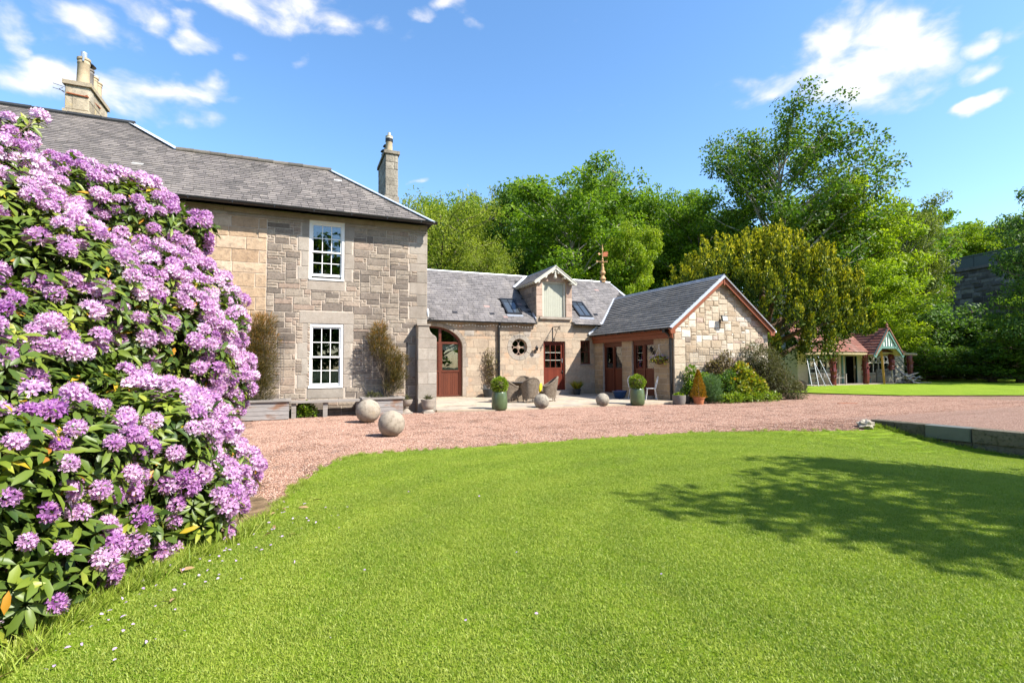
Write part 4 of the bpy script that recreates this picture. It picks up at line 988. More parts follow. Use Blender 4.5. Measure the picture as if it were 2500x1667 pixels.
items = slate_items(frWL, -.15, 8, Lw, .178, lambda g: g.uniform(.30, .36), clipW, random.Random(13), t=.018, tilt=.034)
pieces(wing, 'tile', items, M['tile_wing'], 300, 'tile_field')
frWR = frame_fn((18.44, 15.3, wz(18.44)), (0, 1, 0), (-1/sl, 0, .783/sl), (.783/sl, 0, 1/sl))
its = slate_items(frWR, -.1, 6, Lw, .178, lambda g: g.uniform(.3, .36), lambda p, v: clip(clip(p, 1, 0, 0), 0, -1, Lw), random.Random(14), t=.018, tilt=.034)
m_ = MB()
for it in its: m_.add(it[0], it[1], it[2])
tag(m_.build('tile_field', M['tile_wing'], wing), kind='stuff')
for k in range(10):
    y = 15.28+k*.76; p = MB(); y1 = min(y+.755, 22.75); p.tube([(15.68, y, 5.0), (15.68, y+.03, 5.006), (15.68, y1, 5.0)], [.05, .042, .042], 10)
    for s in (-1, 1): p.bar((15.68+s*.09, y, 4.955), (15.68+s*.09, y1, 4.955), .19, .014, (s*.783, 0, 1))
    p.build('ridge_flashing', M['lead_dark'], wing)
mb = MB(); mb.bar((13.62, 20.96, 3.41), (15.66, 22.85, 5.0), .24, .02, (-.5, -.5, 1)); mb.bar((12.93, 21.09, 2.90), (13.66, 21.09, 3.47), .14, .03, (0, -1, 0)); mb.build('valley_flashing', M['lead'], wing)
gutter(wing, (12.90, 15.32, 2.83), (12.90, 21.0, 2.83), .05)
mb = MB(); mb.tube([(12.92, 15.62, 2.80), (12.98, 15.62, 2.70), (13.15, 15.60, 2.55), (13.19, 15.60, 2.4), (13.19, 15.60, .04)], .05, 12); mb.box((12.96, 15.62, 2.74), (.16, .16, .16))
for z in (.4, 1.3, 2.2): mb.tube([(13.19, 15.6, z), (13.19, 15.6, z+.05)], .062, 12)
mb.build('downpipe', M['black_iron'], wing)
p = MB(); p.tube([(18.5, 15.3, 2.80), (18.5, 15.6, 2.80)], .05, 8); p.build('gutter', M['lead'], wing)

# ---- things fixed to the walls
t = thing('floodlight', 'small black floodlight with glass face fixed high on the cream gable', 'lamp', (15.61, Yg, 3.2))
p = MB(); p.bx(-.03, .03, -.04, 0, -.05, .05); p.tube([(0, -.03, 0), (0, -.12, 0), (.03, -.18, .03)], .014, 6); p.build('bracket', M['black_iron'], t, True)
p = MB(); p.box((.04, -.22, .06), (.30, .06, .24), Matrix.Rotation(R_(-12), 3, 'X')); hd = p.build('housing', M['black_iron'], t, True)
p = MB(); p.box((.04, -.252, .053), (.25, .014, .19), Matrix.Rotation(R_(-12), 3, 'X')); p.build('glass_face', M['cream_trim'], hd, True)
def lantern(loc, rotz, label, group=None):
    t = thing('wall_lantern', label, 'lamp', loc, rotz, group)
    p = MB(); p.box((0, -.01, 0), (.08, .02, .16)); p.tube([(0, -.02, -.04), (0, -.10, -.08), (0, -.17, -.02), (0, -.17, .02)], .012, 6); p.build('bracket', M['black_iron'], t, True)
    p = MB(); p.lathe([(.04, .02), (.075, .14), (.075, .15), (.10, .16), (.05, .21), (.02, .24), (.012, .28)], (0, -.17, 0), 6)
    for k in range(6): a = k*math.pi/3; p.bar((.042*math.cos(a), -.17+.042*math.sin(a), .02), (.078*math.cos(a), -.17+.078*math.sin(a), .15), .010)
    p.build('lantern_body', M['black_iron'], t, True)
    return t
lantern((10.07, Yr-.01, 2.08), 0, 'black wall lantern between the round window and the red door')
lantern((Xw-.01, 16.62, 1.92), -math.pi/2, 'black wall lantern beside the brown doors above the hanging basket')
t = thing('iron_bracket', 'wrought iron scroll bracket jutting from the wall above the red door', 'bracket', (10.98, Yr, 2.86))
p = MB(); p.bx(-.022, .022, -.02, -.002, -.36, .36); p.build('wall_plate', M['black_iron'], t, True)
p = MB(); p.bar((0, -.01, .34), (0, -.75, .34), .022, .03); p.build('arm', M['black_iron'], t, True)
def spiral(c, r0, turns, n=30, plane='yz', a0=0., flip=1):
    return [Vector(c)+Vector((0, flip*r0*(1-.8*i/n)*math.cos(a0+turns*2*math.pi*i/n), r0*(1-.8*i/n)*math.sin(a0+turns*2*math.pi*i/n))) for i in range(n+1)]
p = MB(); p.tube([(0, -.02, -.3), (0, -.16, -.18), (0, -.34, .02), (0, -.48, .2), (0, -.6, .3)], .014, 6); p.tube(spiral((0, -.66, .24), .10, 1.3), .012, 6); p.tube(spiral((0, -.13, -.24), .10, 1.4, a0=2), .012, 6); p.tube(spiral((0, -.3, .2), .09, 1.3), .010, 6); p.build('scroll', M['black_iron'], t, True)
t = thing('iron_bracket', 'small dark iron scroll sticking out past the corner of the grey house', 'bracket', (3.78, 16.2, 2.86))
p = MB(); p.bx(0, .02, -.02, .02, -.14, .14); p.build('wall_plate', M['black_iron'], t, True)
p = MB(); p.tube([(0, 0, .12), (.28, 0, .12)], .012, 6); p.tube([Vector((.14+.09*(1-.7*i/24)*math.cos(i*.33), 0, .02+.09*(1-.7*i/24)*math.sin(i*.33))) for i in range(25)], .010, 6); p.build('scroll', M['black_iron'], t, True)
t = thing('hanging_basket', 'planted basket hung on the pillar between brown door and downpipe', 'basket', (13.03, 16.08, 1.5))
p = MB(); p.lathe([(.03, -.06), (.15, -.02), (.23, .08), (.25, .14), (.23, .14)], (0, 0, 0), 16); p.build('bowl', M['soil'], t, True)
p = MB(); p.tube([(.2, 0, .72), (0, 0, .72), (0, 0, .62)], .008, 5)
for a in (0, 2.1, 4.2): p.tube([(0, 0, .62), (.22*math.cos(a), .22*math.sin(a), .13)], .004, 4)
p.build('chain', M['white_paint'], t, True)
d = rsphere(260); d[:, 2] = np.abs(d[:, 2])*.5; P = d*np.array([.36, .36, .25])*nrng.uniform(.6, 1.05, (260, 1))+np.array([0, 0, .12]); P[:, 2] -= np.maximum(0, np.hypot(P[:, 0], P[:, 1])-.22)*1.2
fast_obj('foliage', [leaves(P, d+np.array([0, 0, .2]), nrng.uniform(.06, .11, 260), .05, nrng.random(260))], M['leaf_yellow'], t, True)
P = d[:60]*np.array([.34, .34, .3])+np.array([0, 0, .16]); fast_obj('blossom', [leaves(P, d[:60], .06, .06, np.full(60, .85))], M['petal_fallen'], t, True)
# string of lights under the eaves
t = thing('string_lights', 'string of tiny white bulbs sagging below the slate eaves of the coach house', 'lights', (8.5, 20.85, 3.2))
pts = [Vector((5.8+i*.14-8.5, -.0, -.02-.07*abs(math.sin(i*.42))+.06)) for i in range(31)]
p = MB(); p.tube(pts, .004, 4); p.build('wire', M['black_iron'], t, True)
p = MB()
for q in pts: p.ball(q+Vector((0, -.01, -.03)), .016, 6, 4)
tag(p.build('bulbs', M['white_paint'], t, True), kind='stuff')
# weather vane on the coach house ridge
t = thing('weather_vane', 'gilded turned finial with rusty banner weather vane on the coach house ridge', 'weather vane', (15.78, 24.2, 6.1))
p = MB(); p.box((0, 0, .07), (.22, .22, .16)); p.lathe([(.19, .15), (.17, .2), (.11, .3), (.07, .36), (.12, .42), (.165, .5), (.15, .58), (.10, .63), (.085, .8), (.06, .9), (.085, .95), (.05, 1.0), (.04, 1.05), (.09, 1.12), (.09, 1.16), (.04, 1.22), (.065, 1.28), (.03, 1.33), (.022, 1.6), (.022, 1.8), (.06, 1.82), (.035, 1.87), (.03, 1.95), (.006, 2.15)], (0, 0, 0), 16); p.build('finial', M['rust_gold'], t, True, True)
p = MB(); p.poly_extrude([(.04, 1.45), (.36, 1.48), (.30, 1.54), (.38, 1.62), (.33, 1.70), (.40, 1.75), (.30, 1.74), (.06, 1.70)], frame_fn((0, 0, 0), (1, 0, 0), (0, 0, 1), (0, -1, 0)), -.012, .012); p.build('banner', M['rust'], t, True)
p = MB(); p.poly_extrude([(-.12, 1.56), (-.22, 1.5), (-.30, 1.58), (-.22, 1.66)], frame_fn((0, 0, 0), (1, 0, 0), (0, 0, 1), (0, -1, 0)), -.012, .012); p.bar((-.3, 0, 1.58), (.1, 0, 1.58), .018); p.build('pointer', M['rust_gold'], t, True)
p = MB(); p.bar((-.42, .0, 1.15), (.32, 0, 1.15), .022); p.bar((0, -.34, 1.15), (0, .34, 1.15), .022); p.box((-.40, 0, 1.15), (.02, .02, .12)); p.box((-.34, 0, 1.15), (.02, .02, .10)); p.box((.3, 0, 1.2), (.02, .02, .12)); p.build('cross_arms', M['rust_gold'], t, True)
# ================================================================== GROUND
def smooth(t): t = min(1, max(0, t)); return t*t*(3-2*t)
def lawn_z(x, y): return -.47*smooth((x-6.5)/6.5)*smooth((9.4-y)/3.6)
EDGE = [(-.22, 5.5), (-.17, 5.78), (-.04, 6.47), (.07, 6.87), (.26, 7.51), (.48, 8.05), (.75, 8.45), (1.01, 8.64), (1.58, 8.66), (2.17, 8.60), (3.8, 8.56), (5.7, 8.58), (7.88, 8.53), (9.95, 8.25), (11.2, 8.1), (12.5, 8.0), (13.28, 8.33)]
LAWN = [(-.25, 5.3), *EDGE, (13.36, 7.2), (13.5, 5.5), (13.7, 3.5), (14.2, -2), (14.5, -30), (-22, -30), (-22, -1), (-3, 1.2), (-1.5, 2.4), (-1.28, 3.25), (-1.2, 3.6), (-1.08, 3.95), (-.84, 4.35), (-.52, 4.8)]
def inside(p, poly):
    c = False; x, y = p
    for i in range(len(poly)):
        (x0, y0), (x1, y1) = poly[i-1], poly[i]
        if (y0 > y) != (y1 > y) and x < (x1-x0)*(y-y0)/(y1-y0)+x0: c = not c
    return c
def edge_dist(p, poly):
    P = np.array(poly); A, B = np.roll(P, 1, 0), P; d = B-A; t = np.clip(((np.array(p)-A)*d).sum(1)/np.maximum((d*d).sum(1), 1e-9), 0, 1)
    return np.min(np.hypot(*(A+d*t[:, None]-np.array(p)).T))
def sheet(name, poly, step, zf, mat, kind='structure', box=None, dens=None):
    pts = [Vector(p) for p in poly]; n = len(pts); xs = [p[0] for p in poly]; ys = [p[1] for p in poly]
    bx = box or (min(xs), max(xs), min(ys), max(ys)); x = bx[0]
    while x < bx[1]:
        y = bx[2]
        while y < bx[3]:
            if inside((x, y), poly) and edge_dist((x, y), poly) > step*.35: pts.append(Vector((x, y)))
            y += step
        x += step
    v, e, f, *_ = delaunay_2d_cdt(pts, [(i, (i+1) % n) for i in range(n)], [], 1, 1e-5)
    m = MB(); m.add([(p.x, p.y, zf(p.x, p.y)) for p in v], [tuple(q) if (v[q[1]]-v[q[0]]).cross(v[q[2]]-v[q[0]]) > 0 else tuple(reversed(q)) for q in f])
    return tag(m.build(name, mat, smooth=True), kind=kind)
sheet('lawn', LAWN, .4, lambda x, y: lawn_z(x, y)+.004, M['lawn'], box=(-2, 14.4, -3, 9.4))
GRAVEL = [(-14, 3.0), (-3.2, 1.25), (-1.55, 2.45), (-1.33, 3.25), (-1.25, 3.6), (-1.12, 3.98), (-.89, 4.4), (-.57, 4.85), (-.30, 5.32), *EDGE, (13.62, 8.33), (13.8, 5.5), (14.0, 3.5), (14.5, -2), (14.8, -30), (60, -30), (60, 10.4), (38, 10.4), (28.88, 11.66), (24.41, 13.96), (23.4, 15.4), (22.6, 17.6), (21.2, 19.6), (19.5, 24), (-14, 24)]
sheet('gravel_drive', GRAVEL, .5, lambda x, y: (lawn_z(x, y) if x < 13.35 else 0)-.004, M['gravel'], box=(-2, 14, 5, 12))
SOIL = [(-9, 1.2), (-3.2, 1.25), (-1.55, 2.45), (-1.33, 3.25), (-1.25, 3.6), (-1.12, 3.98), (-.89, 4.4), (-.57, 4.85), (-.28, 5.32), (-.22, 5.8), (-.4, 6.6), (-1.2, 7.4), (-4, 7.8), (-9, 7.5)]
sheet('soil_bed', SOIL, .5, lambda x, y: .008+.012*math.sin(x*5)*math.sin(y*4), M['litter'])
FAR = [(24.41, 13.96), (28.88, 11.66), (38, 10.4), (60, 10.4), (95, 12), (95, 70), (10, 70), (10, 28), (19.5, 24), (21.2, 19.6), (22.6, 17.6), (23.4, 15.4)]
sheet('far_lawn', FAR, 2., lambda x, y: .05, M['lawn'])
m = MB()                                                            # turf edge of the far lawn
for i in range(-2, 5):
    a, b = FAR[i % len(FAR)], FAR[(i+1) % len(FAR)]; m.add([(*a, -.02), (*b, -.02), (*b, .05), (*a, .05)], [(0, 1, 2, 3)])
tag(m.build('turf_edge', M['soil']), kind='structure')
sheet('ground', [(-400, -400), (400, -400), (400, 400), (-400, 400)], 500, lambda x, y: -.9, M['forest_floor'])
def hill(x, y):
    D = x*.388+y*.9215; return 17*smooth((D-47)/75)
pts = MB(); nx, ny = 44, 22
vs = []
for j in range(ny+1):
    for i in range(nx+1):
        l = -150+300*i/nx; D = 45+155*j/ny; x, y = .9215*l+.388*D, -.388*l+.9215*D
        vs.append((x, y, hill(x, y)+rng.uniform(-.3, .3)*(j > 1)+.02))
pts.add(vs, [(j*(nx+1)+i, j*(nx+1)+i+1, (j+1)*(nx+1)+i+1, (j+1)*(nx+1)+i) for j in range(ny) for i in range(nx)])
tag(pts.build('hillside', M['forest_floor'], smooth=True), kind='structure')
# patio
PAT = [(3.98, 15.45), (5.7, 14.98), (7.0, 14.99), (9.2, 15.0), (11.8, 14.82), (13.24, 14.95), (13.24, 21.13), (3.98, 21.13)]
pat = thing('patio', None, None, (8, 18, 0)); tag(pat, kind='structure')
m = MB(); frP = frame_fn((0, 0, 0), (1, 0, 0), (0, 1, 0), (0, 0, 1)); m.poly_extrude(PAT, frP, -.1, .048); m.build('bedding', M['mortar_tan'], pat)
g = random.Random(15); its = []
for q in courses(3.9, 13.3, 14.7, 21.12, [], g, lambda g: .56, lambda g: g.choice((.45, .6, .75, .9)), .006):
    p = rect(q)
    for i in range(6): (x0, y0), (x1, y1) = PAT[i], PAT[i+1]; nx_, ny_ = -(y1-y0), x1-x0; p = clip(p, nx_, ny_, -(nx_*x0+ny_*y0)) if i < 5 else p
    p = clip(clip(p, 1, 0, -3.985), -1, 0, 13.235)
    if len(p) < 3 or area(p) < .01: continue
    vs, fs = stone_geo(p, frP, .062, .004, g, .002, .02); cu, cv = p[0]; its.append((vs, fs, g.random(), vis((cu, cv, 0), area(p)), None))
pieces(pat, 'flagstone', its, M['flag'], 300)
m = MB(); m.bx(10.3, 12.1, 20.75, 21.14, .05, .24, .5); t = tag(m.build('doorstep', M['stone_dressed']), 'grey stone step at the foot of the red half-glazed door', 'step')
# retaining wall
t = thing('retaining_wall', 'low mossy stone retaining wall between lawn and drive', 'wall', (13.5, 6, 0))
def wx(y): return 13.33+(8.35-y)*.065
y = 8.35; g = random.Random(6); k = 0
for L in (.55, .62, .85, .95, 1.0, 1.1, 1.2, 1.3, 1.4):
    a, b = wx(y), wx(y-L); e = Vector((b-a, -L, 0)).normalized(); N = Vector((-e.y, e.x, 0)); N = N if N.x < 0 else -N
    fr = frame_fn((a, y, 0), e, (0, 0, 1), N); m = MB()
    vs, fs = stone_geo([(.006, -.27), (L-.006, -.27), (L-.006, .03), (.006, .03)], fr, .03, .02, g, .012, -.28); m.add(vs, fs, 1. if k == 2 else g.random()*.7)
    o = m.build('coping_block', M['stone_mossy'] if k != 2 else M['panel_grey'], t)
    if k == 2: o['label'] = 'smooth grey replacement block'
    m = MB(); vs, fs = stone_geo([(.004, -.75), (L-.004, -.75), (L-.004, -.275), (.004, -.275)], fr, .015, .02, g, .02, -.28); m.add(vs, fs, g.random()*.7).build('block', M['stone_mossy'], t)
    y -= L; k += 1
m = MB(); m.ball((12.78, 8.12, -.06), (.2, .15, .13), 26, 18, .55, .9, 0, 3); tag(m.build('stone_block', M['chimney_grey'], smooth=True), 'rough pale stone lying at the end of the low wall', 'stone')
m = MB(); m.box((18.3, 12.25, .004), (.65, .12, .03), Matrix.Rotation(-.45, 3, 'Z')); tag(m.build('drain_grate', M['rust']), 'rusty iron drain grate set flush in the red gravel drive', 'drain')

# ================================================================== GARDEN THINGS
def planter(x0, x1, y0, y1, h, label, g, rot=0.):
    t = thing('planter_box', label, 'planter', ((x0+x1)/2, (y0+y1)/2, 0), rot, 'weathered timber planters against the grey house')
    W, D = (x1-x0)/2, (y1-y0)/2; n = 4; ph = (h-.05)/n
    for k in range(n):
        z0, z1 = .02+k*ph, .02+(k+1)*ph-.008
        m = MB(); m.bx(-W, W, -D, -D+.04, z0, z1, g.random()); m.build('plank', M['planterwood'], t, True)
        m = MB(); m.bx(-W, W, D-.04, D, z0, z1, g.random()); m.build('plank', M['planterwood'], t, True)
        for s in (-1, 1): m = MB(); m.bx(s*W-.04*(s > 0), s*W+.04*(s < 0), -D+.042, D-.042, z0, z1, g.random()); m.build('plank', M['planterwood'], t, True)
    m = MB(); m.bx(-W-.05, W+.05, -D-.05, -D+.08, h-.03, h+.02); m.bx(-W-.05, W+.05, D-.08, D+.05, h-.03, h+.02); m.bx(-W-.05, -W+.08, -D+.082, D-.082, h-.03, h+.018); m.bx(W-.08, W+.05, -D+.082, D-.082, h-.03, h+.018); m.build('rim', M['greywood'], t, True)
    m = MB(); m.bx(-W+.05, W-.05, -D+.05, D-.05, .02, h-.08); m.build('compost', M['soil'], t, True)
    return t
g = random.Random(17)
planter(-1.72, -.22, 15.08, 15.74, .52, 'weathered timber planter box half behind the purple rhododendron', g)
planter(1.75, 2.88, 15.2, 15.82, .50, 'weathered timber planter box behind the pair of big stone balls', g)
t = thing('plank_bench', 'weathered plank bench between the two timber planters below the lower sash window', 'bench', (.7, 15.5, 0))
m = MB(); m.bx(-.90, 1.0, -.24, .24, .42, .475); m.build('seat', M['greywood'], t, True)
for x in (.02, -.8, .93): m = MB(); m.bx(x-.06, x+.06, -.18, -.06, 0, .418); m.build('leg', M['greywood'], t, True)
for x, y, r, lb in ((1.66, 13.42, .305, 'large pale stone ball further back, nearly touching the planter'), (1.78, 10.62, .27, 'large pale stone ball nearest the lawn, overlapping the other big one')):
    m = MB(); m.ball((0, 0, 0), r, 40, 24, .025, .5, 0, x); o = tag(m.build('stone_ball', M['stone_ball'], smooth=True), lb, 'stone ball', 'stone balls on the gravel'); o.location = (x, y, r-.012); o.rotation_euler = (.3, .2, x)
for x, y, r, lb in ((7.42, 15.12, .255, 'small grey stone ball in front of the wicker chairs'), (9.76, 15.08, .235, 'small grey stone ball standing alone midway between the two green pots')):
    m = MB(); m.ball((0, 0, 0), r, 32, 20, .05, .5, 0, x); o = tag(m.build('stone_ball', M['chimney_grey'], smooth=True), lb, 'stone ball', 'stone balls on the gravel'); o.location = (x, y, r-.012)
def urn(x, y, prof, lb, h):
    t = thing('stone_urn', lb, 'urn', (x, y, 0), 0, 'pale stone urns by the buttress')
    m = MB(); m.lathe(prof, (0, 0, 0), 20); m.bx(-.17, .17, -.17, .17, 0, .05); m.build('urn_body', M['stone_dressed'], t, True, True)
    n = 60; d = rsphere(n); d[:, 2] = np.abs(d[:, 2])+.2
    fast_obj('plant', [leaves(np.zeros((n, 3))+np.array([0, 0, h])+d*.06*nrng.random((n, 1)), d, nrng.uniform(.08, .2, n), .022, nrng.random(n))], M['leaf_grey'], t, True)
urn(3.02, 15.42, [(.14, .05), (.12, .09), (.07, .13), (.06, .17), (.09, .19), (.06, .21), (.12, .25), (.17, .31), (.19, .38), (.20, .42), (.17, .42), (.1, .36)], 'small pale stone pedestal urn between planter and buttress', .40)
urn(3.66, 15.30, [(.18, .04), (.17, .08), (.13, .11), (.17, .15), (.20, .25), (.20, .34), (.22, .38), (.22, .42), (.18, .42), (.12, .36)], 'chunky carved pale stone urn in front of the buttress', .40)
def green_pot(x, y, lb):
    t = thing('glazed_pot', lb, 'plant pot', (x, y, 0), 0, 'tall green glazed pots')
    m = MB(); m.lathe([(.16, 0), (.21, .02), (.245, .08), (.255, .2), (.25, .4), (.235, .55), (.225, .585), (.215, .60), (.19, .60), (.185, .52)], (0, 0, 0), 36); m.build('pot_body', M['green_glaze'], t, True, True)
    m = MB(); m.lathe([(.186, .50), (.186, .54), (.0, .55)], (0, 0, 0), 20); m.build('compost', M['soil'], t, True)
    return t
def box_ball(x, y, z, r, lb, mat, n, group):
    t = thing('box_ball', lb, 'topiary', (x, y, z), 0, group)
    m = MB(); m.tube([(0, 0, -.05), (0, 0, r)], .02, 6); m.ball((0, 0, r), r*.72, 12, 8, .2); m.build('stem', M['twig'], t, True)
    d = rsphere(n); rad = r*nrng.uniform(.72, 1.06, n)*(1+.08*np.sin(d[:, 0]*7)*np.cos(d[:, 1]*6+d[:, 2]*5)); P = d*rad[:, None]+np.array([0, 0, r*.92])
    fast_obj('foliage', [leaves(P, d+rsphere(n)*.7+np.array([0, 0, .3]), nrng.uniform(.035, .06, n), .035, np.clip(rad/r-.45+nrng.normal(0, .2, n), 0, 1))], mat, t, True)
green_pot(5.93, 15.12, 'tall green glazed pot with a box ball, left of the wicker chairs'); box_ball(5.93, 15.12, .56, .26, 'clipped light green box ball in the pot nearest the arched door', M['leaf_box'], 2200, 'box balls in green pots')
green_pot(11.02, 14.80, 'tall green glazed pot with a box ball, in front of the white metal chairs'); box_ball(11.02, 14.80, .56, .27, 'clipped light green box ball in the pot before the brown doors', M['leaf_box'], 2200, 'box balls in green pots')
# wicker tub chairs round a table
def wicker_chair(x, y, rot, lb):
    t = thing('wicker_chair', lb, 'chair', (x, y, .062), rot, 'wicker tub chairs round the patio table'); t.scale = (1.0, 1.0, .95) if abs(rot) < .5 else (1.12, 1.12, .96)
    nu = 30; vs = []; rim = []; inner = []
    def top(a): c = max(0, math.cos(a*.82)); return .60+.36*c**1.6
    def rad(a, z, k=0): return (.27+.08*min(1, max(0, (z-.1)/.6))+(.05*max(0, math.cos(a))*max(0, (z-.5)))-k)
    zs = [0., .14, .3, .5, .75, 1.]
    for k in (0, .04):
        for i in range(nu+1):
            a = R_(-125)+R_(250)*i/nu
            for s in zs:
                lo = .14+.06*abs(math.cos(a*1.5)); z = lo+(top(a)-lo)*s; r = rad(a, z, k); vs.append((r*math.sin(a), -r*math.cos(a)*1.02, z))
    n = len(zs); fs = []
    for k in range(2):
        o = k*(nu+1)*n
        fs += [tuple((o+i*n+j, o+(i+1)*n+j, o+(i+1)*n+j+1, o+i*n+j+1)[::(1 if k == 0 else -1)]) for i in range(nu) for j in range(n-1)]
    m = MB(); m.add(vs, fs); m.build('tub', M['wicker'], t, True, True)
    m = MB(); m.tube([(rad(a, top(a), .02)*math.sin(a), -rad(a, top(a), .02)*math.cos(a)*1.02, top(a)) for a in [R_(-125)+R_(250)*i/nu for i in range(nu+1)]], .034, 8); m.build('rim', M['wicker'], t, True, True)
    m = MB(); m.lathe([(.27, .34), (.285, .38), (.27, .42), (.02, .43)], (0, 0, 0), 20); m.build('seat', M['wicker'], t, True, True)
    m = MB(); m.tube([(.285*math.sin(a), -.285*math.cos(a), .15) for a in [2*math.pi*i/20 for i in range(21)]], .016, 6); m.build('stretcher', M['wicker'], t, True)
    for a in (R_(-40), R_(40), R_(140), R_(220)): m = MB(); m.tube([(.25*math.sin(a), -.25*math.cos(a), .36), (.30*math.sin(a), -.30*math.cos(a), 0)], [.022, .017], 7); m.build('leg', M['wicker'], t, True)
    return t
wicker_chair(7.92, 17.1, R_(-6), 'wicker tub chair turned back-on, middle of the patio group')
wicker_chair(7.30, 17.62, R_(-78), 'wicker tub chair partly behind the nearer green pot and its box ball')
wicker_chair(8.80, 17.42, R_(72), 'wicker tub chair in front of the red door, turned sideways')
wicker_chair(8.55, 18.95, R_(165), 'wicker tub chair on the far side of the table, mostly hidden')
t = thing('patio_table', 'round dark topped wicker table hidden among the wicker chairs', 'table', (7.95, 18.1, .062))
m = MB(); m.lathe([(.02, .70), (.60, .70), (.62, .72), (.60, .745), (.02, .745)], (0, 0, 0), 32); m.build('table_top', M['table_top'], t, True)
m = MB(); m.lathe([(.30, 0), (.28, .04), (.15, .3), (.15, .5), (.3, .68), (.3, .70)], (0, 0, 0), 24); m.build('pedestal', M['wicker'], t, True, True)
m = MB(); m.ball((0, 0, 0), (.12, .07, .17), 16, 10, .2); o = tag(m.build('cushion', M['yellow_cloth'], smooth=True), 'bright yellow cushion squeezed in between two wicker chairs', 'cushion'); o.location = (8.50, 17.42, .58); o.rotation_euler = (.15, .1, .9)
# pots by the walls
def bowl_pot(name, x, y, z, prof, mat, lb, soil):
    t = thing(name, lb, 'plant pot', (x, y, z)); m = MB(); m.lathe(prof, (0, 0, 0), 28); m.build('pot_body', mat, t, True, True)
    m = MB(); m.lathe([(soil[0], soil[1]-.02), (soil[0], soil[1]), (0, soil[1]+.005)], (0, 0, 0), 16); m.build('compost', M['soil'], t, True); return t
bowl_pot('bowl_planter', 12.12, 17.45, .062, [(.16, 0), (.2, .03), (.26, .2), (.29, .27), (.31, .29), (.31, .32), (.27, .32), (.24, .26)], M['blue_glaze'], 'wide dark blue glazed bowl beside the brown doors', (.25, .27))
bowl_pot('plant_pot', 11.85, 20.45, .062, [(.14, 0), (.15, .01), (.2, .24), (.21, .27), (.18, .27), (.17, .22)], M['dark_pot'], 'black pot of golden grass in the shade under the small window', (.18, .24))
n = 500; a = nrng.uniform(0, 2*np.pi, n); lean = nrng.uniform(.1, .9, n); ax = np.stack([np.cos(a)*lean, np.sin(a)*lean, np.ones(n)], 1)
t = thing('grass_plant', 'tuft of golden ornamental grass in the black pot below the small window', 'plant', (11.85, 20.45, .31)); fast_obj('foliage', [leaves(np.stack([np.cos(a)*.1, np.sin(a)*.1, np.zeros(n)], 1), ax, nrng.uniform(.25, .5, n), .016, nrng.random(n))], M['leaf_yellow'], t, True)
bowl_pot('plant_pot', 7.62, 20.7, .062, [(.19, 0), (.2, .01), (.27, .33), (.28, .36), (.25, .36), (.24, .3)], M['dark_pot'], 'dark round pot at the foot of the climbing plant', (.25, .33))
bowl_pot('plant_pot', 12.62, 14.52, 0, [(.17, 0), (.2, .02), (.23, .15), (.235, .32), (.235, .34), (.21, .34), (.2, .28)], M['grey_pot'], 'squat grey pot of lettuce-green leaves by the gable corner', (.21, .30))
n = 90; d = rsphere(n); d[:, 2] = np.abs(d[:, 2]); t = thing('small_plant', 'low bright green plant in the squat grey pot', 'plant', (12.62, 14.52, .31)); fast_obj('foliage', [leaves(d*np.array([.12, .12, .05]), d, nrng.uniform(.06, .12, n), .07, nrng.random(n))], M['leaf_box'], t, True)
bowl_pot('plant_pot', 13.0, 14.62, 0, [(.13, 0), (.15, .02), (.18, .26), (.19, .28), (.16, .28), (.15, .22)], M['dark_pot'], 'dark pot squeezed between the squat grey pot and the terracotta pot', (.16, .25))
bowl_pot('terracotta_pot', 13.34, 14.32, 0, [(.15, 0), (.155, .01), (.2, .22), (.225, .225), (.23, .29), (.2, .29), (.19, .24)], M['terracotta'], 'orange terracotta pot holding the golden cone', (.195, .26))
n = 3800; h = nrng.random(n)**1.25; a = nrng.uniform(0, 2*np.pi, n); r = .27*(1-h)**.85*nrng.uniform(.7, 1.08, n)*(1+.1*np.sin(a*3+h*9))+.012; P = np.stack([np.cos(a)*r, np.sin(a)*r, h*.98], 1)
t = thing('cone_conifer', 'golden orange cone-shaped topiary in the terracotta pot', 'topiary', (13.34, 14.32, .25)); fast_obj('foliage', [leaves(P, np.stack([np.cos(a), np.sin(a), np.full(n, .9)], 1)+rsphere(n)*.5, nrng.uniform(.03, .06, n), .022, np.clip(nrng.normal(.5, .25, n), 0, 1))], M['leaf_gold'], t, True)
m = MB(); m.tube([(0, 0, -.05), (0, 0, .8)], [.025, .008], 6); m.build('stem', M['twig'], t, True)
# white metal chairs
def metal_chair(x, y, rot, lb):
    t = thing('metal_chair', lb, 'chair', (x, y, .062), rot, 'white metal garden chairs'); W = M['white_paint']
    m = MB(); m.tube([(.19*math.cos(i*math.pi/12), .19*math.sin(i*math.pi/12), .45) for i in range(25)], .011, 6)
    for k in range(-3, 4): q = math.sqrt(.19**2-(k*.05)**2); m.bar((k*.05, -q, .45), (k*.05, q, .45), .022, .006)
    m.build('seat', W, t, True)
    def bk(u, z): return (u, .17+(z-.45)*.22, z)
    m = MB(); m.tube([bk(-.17, .45), bk(-.19, .62)]+[bk(.2*math.cos(math.pi-i*math.pi/14), .70+.22*math.sin(i*math.pi/14)) for i in range(15)]+[bk(.19, .62), bk(.17, .45)], .011, 6)
    for s in (-1, 1): m.tube([bk(s*(.09+.078*(1-.75*i/26)*math.cos(i*.42)), .73+.078*(1-.75*i/26)*math.sin(i*.42)) for i in range(27)], .008, 5); m.tube([bk(s*.16, .72), bk(s*.10, .60), bk(0, .5)], .008, 5)
    m.build('backrest', W, t, True)
    for sx in (-1, 1):
        for sy in (-1, 1): m = MB(); m.tube([(sx*.14, sy*.14, .45), (sx*.19, sy*.21, 0)], .011, 6); m.build('leg', W, t, True)
